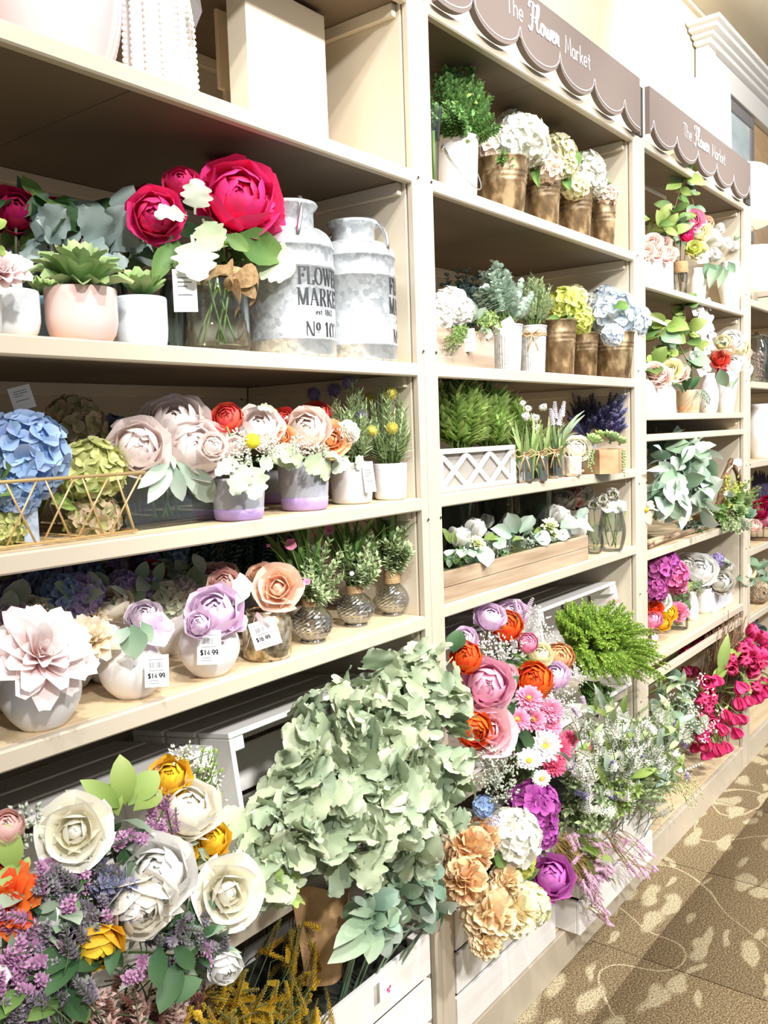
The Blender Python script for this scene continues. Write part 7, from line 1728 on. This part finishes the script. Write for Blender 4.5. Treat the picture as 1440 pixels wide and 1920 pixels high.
t, p, r, h = simple_vase(1330, 34, 700, ZC3, .08, BOT, plain('pale_lilac_ceramic', '#e4dfe8', .35), 'pale lilac white bottle vase between orchid pot and flared vase')
B(t, 'rose', 1350, 672, 34, p.y - .03, CORAL, split=False); B(t, 'peony', 1345, 655, 26, p.y, PEACH, split=False); B(t, 'rose', 1356, 690, 22, p.y - .03, HOT, split=False)
t, p, r, h = simple_vase(1362, 42, 698, ZC3, .045, FLAR, WHITE, 'white flared vase of white and coral flowers on the middle shelf')
for x, y, d, c in ((1372, 636, 40, WHITEF), (1385, 652, 36, PALEYEL), (1372, 680, 46, WHITEF), (1392, 690, 36, WHITEF), (1355, 640, 28, PALEYEL), (1390, 665, 30, RPK), (1400, 660, 20, RPK), (1365, 655, 24, PEACH)): B(t, 'peony', x, y, d, p.y - .02, c, split=False)
for a in [(1350, 690, 1360, 728), (1380, 705, 1372, 728), (1395, 700, 1408, 720), (1360, 650, 1345, 640)]: L(t, *a, p.y - .03, p.y - .05, 'broad', SAGE)
# deep shelf: lambs ear garland, handled basket
t = thing('lambs_ear_garland', 'silvery lambs ear garland heaped on the deep shelf', 'garland', (3.25, .10, ZE3))
for x, y, rx, ry, Y, n in ((1265, 890, 46, 56, .02, 44), (1300, 870, 40, 46, .0, 40), (1250, 930, 34, 40, .0, 24), (1310, 930, 32, 40, -.02, 26)):
    c = at(x, y, Y); m = mpp(c); cloud(t, c, (rx * m, .06, ry * m), n, .105, ['oval', 'broad'], [SAGEL, organic('#8ea694', '#d3ddd2', '#b0c2b2'), SAGE], 'obj', 'leaf', .7, .35, .95)
for a in [(1290, 940, 1278, 985), (1315, 900, 1320, 955), (1280, 870, 1300, 830), (1300, 860, 1320, 822), (1318, 850, 1350, 842), (1325, 890, 1350, 935), (1255, 880, 1225, 878), (1240, 850, 1240, 830)]: L(t, *a, -.02, -.05, 'oval', SAGEL, 1.3)
cloud(t, at(1250, 840, .12), (.12, .05, .06), 24, .10, ['oval'], [EUCD, SAGE]); 
cloud(t, at(1300, 985, .05), (.12, .05, .02), 40, .035, ['lance'], [LEAFD, EUCD])
t = thing('succulent_basket', 'brown handled twig basket of succulents and ferns, right of the lambs ear garland', 'basket', (3.80, .02, ZE3))
q0, q1 = at(1348, 960, -.01), at(1392, 945, .02); top_ = at(1372, 862, .0)
for k in range(3): obj('handle_vine', tube([q0 + rnd(.01), q0.lerp(top_, .5) + V3((-.02, 0, .03)) + rnd(.008), top_ + rnd(.01), q1.lerp(top_, .5) + V3((.02, 0, .03)) + rnd(.008), q1 + rnd(.01)], .010, 7), TWIGM, t)
obj('basket_bowl', lathe([(0, .0), (.07, .0), (.10, .04), (.11, .07), (.10, .07), (.06, .03), (0, .02)], 24), TWIGM, t, TS((3.80, .06, ZE3)))
obj('ribbon_bow', loopsheet(at(1372, 866, -.015), at(1362, 885, -.03), .016, V3((-.02, -.02, .01))), plain('cream_ribbon', '#e9dfd0', .6), t); obj('ribbon_bow', loopsheet(at(1372, 866, -.015), at(1384, 882, -.03), .016, V3((.02, -.02, .01))), plain('cream_ribbon', '#e9dfd0', .6), t)
for x, y, d, c, k in ((1378, 935, 40, SUCG, 'rosette'), (1404, 965, 36, organic('#8fb79c', '#d2e4d6', '#acd0b6'), 'rosette'), (1385, 960, 30, SUCC, 'spiky'), (1368, 930, 24, DUSTW, 'rosette'), (1398, 945, 28, SUCC, 'rosette')): B(t, k, x, y, d, -.05, c, 'succulent_rosette', split=False)
for x, y, rx, ry, n, mm in ((1375, 910, 26, 26, 26, LIME), (1410, 915, 22, 30, 26, LEAFL), (1375, 990, 26, 16, 24, THYME), (1395, 985, 22, 20, 20, GREYG), (1345, 960, 22, 26, 20, LEAFG), (1415, 950, 14, 26, 16, LEAFG)):
    c = at(x, y, -.05); m = mpp(c); bush(t, (3.80, .04, ZE3 + .06), c, (rx * m, .04, ry * m), n, 9, .020, 'tiny', [mm, STEMG], 'fern_foliage', 60, wide=1.2, zlo=-.9)
t = thing('cream_petal_flower', 'cream magnolia blossom lying against the upright on the deep shelf', 'flower', at(1222, 965, -.01))
for a in [(1213, 955, 1244, 945), (1214, 958, 1236, 975), (1214, 950, 1225, 935), (1213, 960, 1220, 985)]: L(t, *a, -.01, -.02, 'broad', organic('#e6dcc0', '#f7f2e4'), .9, 'petal')
obj('centre', ball(.008, 10, 6), YCORE, t, TS(at(1212, 956, -.008)))
# boards of driftwood
mb = []
for k, (x0_, y0_, x1_, y1_) in enumerate(((1216, 1012, 1320, 992), (1225, 1022, 1340, 1000), (1216, 1035, 1262, 1026))):
    a, b = at(x0_, y0_, .03 - .008 * k), at(x1_, y1_, .03 - .008 * k); a.z = b.z = ZE3 + .011 + .009 * k
    t = thing('driftwood_stick', ['grey driftwood stick under the lambs ear garland, rearmost', 'grey driftwood stick under the lambs ear garland, middle', 'short pale driftwood stick at the left end of the deep shelf'][k], 'stick', a)
    obj('stick', tube(arc(a, b, V3((0, .01, 0)), 8), .010, 8, .006), BARNWOOD, t)
# lowest full shelf of bay 3
def vase3(px, py, pxw, ytop, prof, mat, label, Z=ZF3):
    p, r = stand(px, py, pxw, Z); h = at(px, ytop, p.y).z - Z
    t = thing('flower_vase', label, 'vase', p); o = [(0, .001)] + [(r * a, h * b) for a, b in prof]; o += [(o[-1][0] - .004, h), (o[-1][0] - .005, h * .9), (r * .5, h * .1), (0, h * .09)]
    obj('vase', lathe(o, 32), mat, t, TS(p)); return t, p, r, h
t, p, r, h = vase3(1272, 1182, 36, 1100, [(.9, 0), (1, .02), (1, 1)], GLASS, 'clear glass cylinder of pink, yellow and white blooms, left of the white pitcher')
for x, y, d, c, k in ((1262, 1075, 56, organic('#c23d84', '#ec93bb', '#db659f'), 'hydrangea'), (1230, 1065, 60, organic('#8d2d72', '#c066a4', '#a94a8c'), 'hydrangea'), (1225, 1100, 50, organic('#8d2d72', '#c066a4', '#a94a8c'), 'hydrangea'), (1250, 1050, 40, MAGENTA, 'hydrangea'), (1270, 1095, 34, PINKP, 'hydrangea'), (1226, 1112, 30, CORAL, 'rose'), (1240, 1125, 38, WHITEF, 'peony'), (1228, 1138, 30, ORANGE, 'rose'), (1252, 1148, 34, YELLOW, 'peony'), (1270, 1145, 40, PINKP, 'pompom'), (1222, 1160, 38, PINKP, 'peony'), (1244, 1168, 28, YELLOW, 'peony')): B(t, k, x, y, d, p.y - .03, c, split=False)
for a in [(1265, 1110, 1285, 1130), (1255, 1112, 1240, 1112), (1280, 1120, 1292, 1110), (1285, 1150, 1290, 1125)]: L(t, *a, p.y - .03, p.y - .04, 'broad', LEAFG)
stems(t, [(at(1265 + k * 4, 1120, p.y), p + V3((random.uniform(-.02, .02), 0, .012))) for k in range(6)], STEMG, .003)
t, p, r, h = vase3(1299, 1165, 22, 1110, BOT, WHITE, 'slim white pitcher vase at the front of the lowest full shelf')
t, p, r, h = vase3(1319, 1152, 34, 1102, [(.7, 0), (.9, .15), (1, .45), (.92, .75), (.85, .92), (.9, 1)], WHITE, 'white ceramic vase of a big white peony, left of the grey cube')
B(t, 'peony', 1312, 1066, 64, p.y - .02, WHITEF, up=.4, split=True); B(t, 'peony', 1288, 1060, 50, p.y + .03, CREAMF, split=False); B(t, 'peony', 1335, 1062, 30, p.y + .04, LAVG if True else 0, split=False)
for a in [(1300, 1090, 1290, 1110), (1320, 1098, 1335, 1085), (1325, 1085, 1345, 1078)]: L(t, *a, p.y - .03, p.y - .04, 'broad', LEAFL)
mb = MB()
for k in range(12): sprig_mb(mb, p + V3((0, 0, h)), at(1300 + random.uniform(-14, 14), 1105 + random.uniform(-12, 14), p.y - .05), 7, .014, 'tiny', (0, -.01, .02))
obj('trailing_sprigs', mb, [GREYG, STEMG], t, None, True, True)
a, b = atz(1338, 1140, ZF3), atz(1384, 1124, ZF3); y0 = min(a.y, b.y) - .0; zt = at(1360, 1100, y0).z
x0 = at(1338, 1120, y0).x; x1 = at(1376, 1120, y0).x
t = thing('cube_planter', 'grey cube planter with white rose and green leaves beside the upright', 'planter', ((x0 + x1) / 2, y0 + .05, ZF3))
for nm, b_ in (('front_wall', (x0, x1, y0, y0 + .008)), ('rear_wall', (x0, x1, y0 + .10, y0 + .108)), ('side_wall', (x0, x0 + .008, y0 + .0085, y0 + .0995)), ('side_wall', (x1 - .008, x1, y0 + .0085, y0 + .0995))): obj(nm, box(*b_, ZF3, zt, .001), noisy('grey_stone_glaze', [(.3, '#b9bac2'), (.7, '#c9cad1')], (4, 4, 4), .5), t, None, False)
obj('moss', box(x0 + .009, x1 - .009, y0 + .009, y0 + .099, ZF3, zt - .01), MOSS, t, None, False)
for x, y, d, c, k in ((1386, 1070, 40, WHITEF, 'rose'), (1402, 1068, 30, PALEYEL, 'rose'), (1352, 1090, 46, GREYW, 'peony'), (1360, 1062, 30, GREYW, 'peony'), (1345, 1048, 24, VIOLET, 'hydrangea')): B(t, k, x, y, d, y0 - .02, c, split=False)
for a in [(1380, 1085, 1405, 1095), (1385, 1080, 1415, 1078), (1395, 1060, 1428, 1052), (1370, 1060, 1355, 1050), (1375, 1085, 1360, 1100), (1400, 1085, 1410, 1100)]: L(t, *a, y0 - .03, y0 - .05, 'broad', random.choice((SAGE, LEAFG, EUCA)), 1.2)
c = at(1366, 1088, y0 - .03); m = mpp(c); bush(t, ((x0 + x1) / 2, y0 + .03, zt), c, (10 * m, .03, 14 * m), 14, 8, .018, 'tiny', [organic('#5fa67c', '#a9d6ba', '#82c09a'), STEMG], 'succulent_sprigs', 60)
# tulips and twigs
t = thing('twig_bundle', 'brown bundle of fine twigs behind the hanging pink tulips', 'twigs', (3.66, .10, ZL))
mb = MB()
for k in range(240):
    a = at(random.uniform(1300, 1370), random.uniform(1330, 1400), .08); e = at(random.uniform(1335, 1400), random.uniform(1155, 1230), .02)
    mb.add(tube(arc(a + rnd(.04), e + rnd(.05), rnd(.03), 4), .0016, 4))
obj('twigs', mb, TWIGM, t, None, True, True)
def tulips(label, base, pts, leaves, group='pink tulip bunches', mat=PINKT, Yd=0):
    t = thing('tulip_bunch', label, 'tulips', base, group); st = []
    for x, y, d, Y, dv in pts:
        P = at(x, y, Y); bloom(t, 'tulip' if random.random() < .75 else 'tulip_open', P, d * mpp(P) * 1.75, V3(dv) + rnd(.2), mat, 'tulip_head')
        dn = V3(dv).normalized(); st.append((P - dn * .02, V3(base)))
    stems(t, st, STEMG, .003)
    for a in leaves: L(t, *a, 'lance', LEAFL, .8)
    return t
dn = (-.2, -.5, -.9); up_ = (-.1, -.6, .5); sd = (-.8, -.5, .0)
tulips('upper bunch of hot pink tulips leaning out past the upright', (3.72, .10, .45), [(1413, 1183, 30, -.08, up_), (1432, 1195, 32, -.09, up_), (1395, 1215, 34, -.07, sd), (1415, 1222, 34, -.09, up_), (1430, 1225, 30, -.1, up_), (1398, 1238, 30, -.08, sd), (1372, 1235, 22, -.06, sd), (1370, 1252, 30, -.06, sd), (1410, 1242, 32, -.09, sd), (1425, 1245, 30, -.1, sd), (1440, 1215, 30, -.1, up_), (1412, 1262, 26, -.09, dn), (1408, 1205, 30, -.04, up_), (1385, 1225, 26, -.04, sd)], [(1350, 1262, 1365, 1187, -.03, -.04), (1345, 1265, 1400, 1190, -.03, -.06), (1385, 1258, 1402, 1290, -.07, -.08), (1400, 1250, 1440, 1275, -.08, -.1), (1335, 1290, 1370, 1225, -.02, -.05)])
tulips('middle bunch of hot pink tulips hanging in front of the upright', (3.74, .08, .42), [(1390, 1292, 28, -.09, dn), (1418, 1288, 28, -.1, sd), (1428, 1302, 26, -.1, dn), (1420, 1312, 28, -.1, dn), (1387, 1322, 30, -.09, dn), (1405, 1318, 24, -.09, dn), (1440, 1290, 24, -.1, dn), (1362, 1345, 28, -.08, dn), (1378, 1352, 26, -.08, dn), (1393, 1352, 24, -.08, dn), (1383, 1378, 26, -.08, dn), (1358, 1372, 24, -.08, dn), (1432, 1280, 24, -.08, sd)], [(1400, 1290, 1406, 1300, -.09, -.1), (1350, 1350, 1365, 1318, -.06, -.08), (1440, 1285, 1415, 1275, -.1, -.1), (1395, 1270, 1408, 1298, -.08, -.1)])
tulips('lower bunch of hot pink tulips hanging to the deck', (3.55, .12, .40), [(1325, 1278, 34, -.04, sd), (1345, 1280, 26, -.05, dn), (1328, 1298, 30, -.05, sd), (1318, 1312, 30, -.05, sd), (1335, 1312, 26, -.05, sd), (1328, 1330, 26, -.05, sd), (1333, 1350, 26, -.05, sd), (1325, 1368, 28, -.05, sd), (1318, 1385, 28, -.05, dn), (1324, 1400, 30, -.05, dn), (1348, 1410, 30, -.05, dn), (1362, 1405, 26, -.05, dn), (1350, 1365, 22, -.06, dn), (1310, 1345, 24, -.03, sd), (1326, 1418, 24, -.04, dn), (1305, 1405, 22, .0, dn)], [(1320, 1300, 1310, 1282, -.04, -.05), (1335, 1380, 1340, 1395, -.05, -.06), (1300, 1390, 1315, 1395, -.03, -.04), (1345, 1390, 1335, 1360, -.05, -.06)])
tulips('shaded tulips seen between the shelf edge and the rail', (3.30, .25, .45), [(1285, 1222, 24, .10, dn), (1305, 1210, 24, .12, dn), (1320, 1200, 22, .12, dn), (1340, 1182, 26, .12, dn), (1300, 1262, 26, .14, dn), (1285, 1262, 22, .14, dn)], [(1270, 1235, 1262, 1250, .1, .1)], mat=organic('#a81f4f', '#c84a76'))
t = thing('olive_bush', 'grey green leafy bush left of the lower tulips', 'foliage bush', (3.10, .08, ZL + .001))
for x, y, rx, ry, n in ((1265, 1300, 42, 46, 40), (1290, 1350, 36, 46, 40), (1250, 1350, 36, 40, 30)):
    c = at(x, y, .0); m = mpp(c); cloud(t, c, (rx * m, .06, ry * m), n, .07, ['oval', 'lance'], [SAGE, THYME, GREYG], 'obj', 'leaf', .6, .2, 1.0)
    clusters(t, [c + rnd(.07) + V3((0, -.05, 0)) for k in range(10)], .014, 10, .012, [WHITEF], 'white_blossom')
stems(t, [(V3(t.location), at(1270 + random.uniform(-30, 30), 1330, .0)) for k in range(10)], STEMG)

# ================================================================== BAY 4, the sliver at the right edge
def prof_vase(nm, label, cat, loc, prof, mat, n=28): t = thing(nm, label, cat, loc); obj('body', lathe(prof, n), mat, t, TS(loc)); return t
p = V3((at(1440, 560, .03).x + .04, .10, 2.085))
t = thing('table_lamp', 'white drum shade table lamp on the right edge shelf', 'lamp', p)
obj('base', lathe([(0, 0), (.05, 0), (.05, .012), (.015, .02), (.012, .08), (0, .08)], 24), WHITE, t, TS(p)); obj('lamp_shade', lathe([(.115, .07), (.125, .07), (.105, .29), (.100, .29), (.115, .075)], 36), plain('white_linen', '#f6f3ee', .8), t, TS(p))
for k, (px, Y) in enumerate(((1420, .06), (1446, .05))):
    q = at(px, 700, Y); q.z = 1.730; t = thing('glass_canister', ['clear glass canister of potpourri at the right edge', 'clear glass canister cut by the frame at the right edge'][k], 'jar', q)
    obj('canister', lathe([(0, .003), (.05, .0), (.055, .01), (.055, .17), (.04, .20), (.04, .215), (.036, .215), (.036, .2), (.05, .168), (.05, .012), (0, .01)], 30), GLASS, t, TS(q)); obj('lid', lathe([(0, .245), (.012, .24), (.014, .23), (.042, .222), (.042, .216), (0, .216)], 24), GLASS, t, TS(q))
    clusters(t, [q + V3((random.uniform(-.035, .035), random.uniform(-.03, .03), random.uniform(.02, .14))) for i in range(30)], .008, 8, .014, [DRYPK], 'potpourri')
q = at(1428, 850, .06); q.z = 1.375; t = prof_vase('white_urn', 'bright white rounded urn at the right edge', 'vase', q, [(0, 0), (.05, 0), (.05, .02), (.08, .08), (.09, .14), (.07, .2), (.05, .24), (.06, .26), (.05, .26), (.04, .24), (0, .2)], WHITE)
q = at(1440, 860, .05); q.z = 1.375; t = prof_vase('glass_votive', 'small smoky glass votive beside the white urn', 'candle holder', q + V3((.06, 0, 0)), [(0, 0), (.04, 0), (.045, .08), (.04, .08), (.036, .01), (0, .01)], GLASSD)
# hanging dried lavender and basket of pink
q = at(1425, 1015, .06); q.z = .982; t = thing('gift_basket', 'wire basket of pink dried blooms at the right edge', 'basket', q)
for z in (.004, .06, .11): obj('hoop', lathe([(.06 + z * .2, z - .002), (.062 + z * .2, z), (.06 + z * .2, z + .002)], 24), TWIGM, t, TS(q))
for k in range(14): a = 2 * PI * k / 14; obj('upright_wire', tube([q + V3((.06 * math.cos(a), .06 * math.sin(a), .002)), q + V3((.083 * math.cos(a), .083 * math.sin(a), .112))], .0012, 5), TWIGM, t)
obj('base', lathe([(0, 0), (.06, 0), (.06, .003), (0, .004)], 24), TWIGM, t, TS(q))
for x, y, d, c in ((1425, 955, 36, HOTD), (1436, 970, 36, PINKP), (1440, 945, 34, HOTD), (1415, 985, 26, RPK)): B(t, 'peony', x, y, d, .04, c, split=False)
q = at(1430, 935, .2); q.z = .982; t = thing('dried_lavender_bundle', 'dark dried lavender bundle behind the pink blooms at the right edge', 'dried flowers', q); mb = MB()
for k in range(60): lavender(mb, q + rnd(.02) + V3((0, 0, .03)), at(random.uniform(1410, 1445), random.uniform(880, 920), .18), .10, .010)
obj('spikes', mb, [organic('#3f3550', '#6d6080', '#544868'), STEMD], t, None, True, True)
q = at(1424, 1130, .05); q.z = .675; t = thing('moss_ball', 'round twig ball on the right edge shelf', 'decoration', q); mb = MB()
for k in range(26): 
    R_ = frame(rnd(1)); mb.add(tube([q + V3((0, 0, .055)) + (R_ @ V3((.052 * math.cos(a), .052 * math.sin(a), 0))) for a in np.linspace(0, 2 * PI, 17)], .0022, 5))
obj('woven_twigs', mb, BARNWOOD, t, None, True, True)
t = thing('leafy_pick', 'green and lilac leafy spray on the right edge shelf', 'foliage', q + V3((.03, .12, 0)))
for a in [(1420, 1070, 1440, 1050), (1410, 1075, 1400, 1055), (1425, 1090, 1445, 1085), (1415, 1085, 1405, 1100)]: L(t, *a, .08, .06, 'broad', SAGE, 1.2)
cloud(t, at(1435, 1080, .12), (.08, .05, .09), 24, .06, ['oval'], [SAGE, GREYG]); stems(t, [(V3(t.location), at(1425, 1080, .08)), (V3(t.location), at(1435, 1090, .1))], STEMG)
q = at(1418, 1185, .08); t = thing('dark_fern', 'dim dark foliage under the right edge shelf', 'foliage', (q.x + .05, .2, ZL)); cloud(t, q + V3((.08, .05, -.02)), (.10, .06, .08), 50, .05, ['lance', 'oval'], [EUCD, TEALF]); stems(t, [(V3(t.location), q)], STEMD)

# ================================================================== above the shelving at the right
p = at(1309, 240, .22); p.z = 2.476; rad_ = 58 * mpp(at(1309, 220, .22))
t = thing('white_lamp', 'big white drum shade lamp standing above the second scalloped sign', 'lamp', p)
zb_ = at(1309, 292, p.y).z; zt_ = at(1309, 165, p.y).z
obj('lamp_base', lathe([(0, 0), (.08, 0), (.08, .015), (.03, .03), (.05, .07), (.02, .12), (.01, zb_ - p.z + .05), (0, zb_ - p.z + .05)], 28), WHITE, t, TS(p))
obj('lamp_shade', lathe([(rad_, zb_ - p.z), (rad_ + .003, zb_ - p.z), (rad_ * .97, zt_ - p.z), (rad_ * .955, zt_ - p.z), (rad_ - .004, zb_ - p.z + .002)], 48), plain('white_linen', '#f6f3ee', .8), t, TS(p))
p2 = at(1425, 450, .12); p2.z = 2.476
t = thing('white_lamp', 'second white drum shade lamp right of the second sign', 'lamp', (4.62, .25, 2.476)); p = V3((4.62, .25, 2.476))
obj('lamp_base', lathe([(0, 0), (.07, 0), (.07, .012), (.02, .03), (.01, .10), (0, .10)], 24), WHITE, t, TS(p)); obj('lamp_shade', lathe([(.19, .03), (.193, .03), (.18, .30), (.175, .30), (.188, .035)], 40), plain('white_linen', '#f6f3ee', .8), t, TS(p))
obj('finial', MB().add(lathe([(0, .28), (.012, .29), (.008, .34), (.016, .36), (.016, .40), (0, .41)], 16)), WHITE, t, TS(p))
# white mantel with moulded cornice
Ym = .54; mL, mR = 5.238, 8.6; zc1, zf_ = 3.68, 3.52
t = thing('white_mantel', 'white mantel surround with moulded cornice high at the right', 'mantel', (mL, Ym, 2.6))
for o_, a, b in ((0.03, 3.655, 3.680), (.06, 3.680, 3.700), (.10, 3.700, 3.722), (.13, 3.722, 3.745)): obj('cornice_moulding', box(mL - o_ * 1.2, mR, Ym - o_ * .85, .612, a + .0004, b, .005), WHITEM, t, None, False)
obj('frieze', box(mL + .14, mR, Ym + .012, .612, zf_, 3.654, .003), WHITEM, t, None, False)
obj('pilaster', box(mL, mL + .138, Ym, .612, 2.48, 3.654, .004), WHITEM, t, None, False)
obj('wood_back', box(mL + .14, mR, .596, .612, 2.48, zf_ - .001, .002), noisy('honey_wood', [(.3, '#cda97c'), (.7, '#dcbc90')], (6, 1, 20), .5), t, None, False)
zc1 = zf_ + .33
fa, fb = at(1372, 250, .57), at(1413, 250, .57)
zt_ = min(at(1385, 195, .57).z, zf_ - .01); zb2 = 2.72
t = thing('framed_picture', 'grey framed pale blue landscape picture right of the big lamp shade', 'picture', (fa.x, .57, zb2))
fr = .07; X0, X1 = fa.x - .35, fb.x
for b_ in ((X0, X1, zt_ - fr, zt_), (X0, X1, zb2, zb2 + fr), (X0, X0 + fr, zb2 + fr, zt_ - fr), (X1 - fr, X1, zb2 + fr, zt_ - fr)): obj('frame_rail', box(b_[0], b_[1], .565, .592, b_[2] + .0005, b_[3] - .0005, .004), plain('grey_frame', '#8d8a8e', .45), t, None, False)
obj('canvas', box(X0 + fr * .8, X1 - fr * .8, .575, .585, zb2 + fr * .8, zt_ - fr * .8, .001), noisy('pale_sea_print', [(.3, '#7fa5ad'), (.5, '#c6d5da'), (.7, '#e9eef0')], (1.2, 1, 4), .5), t, None, False)
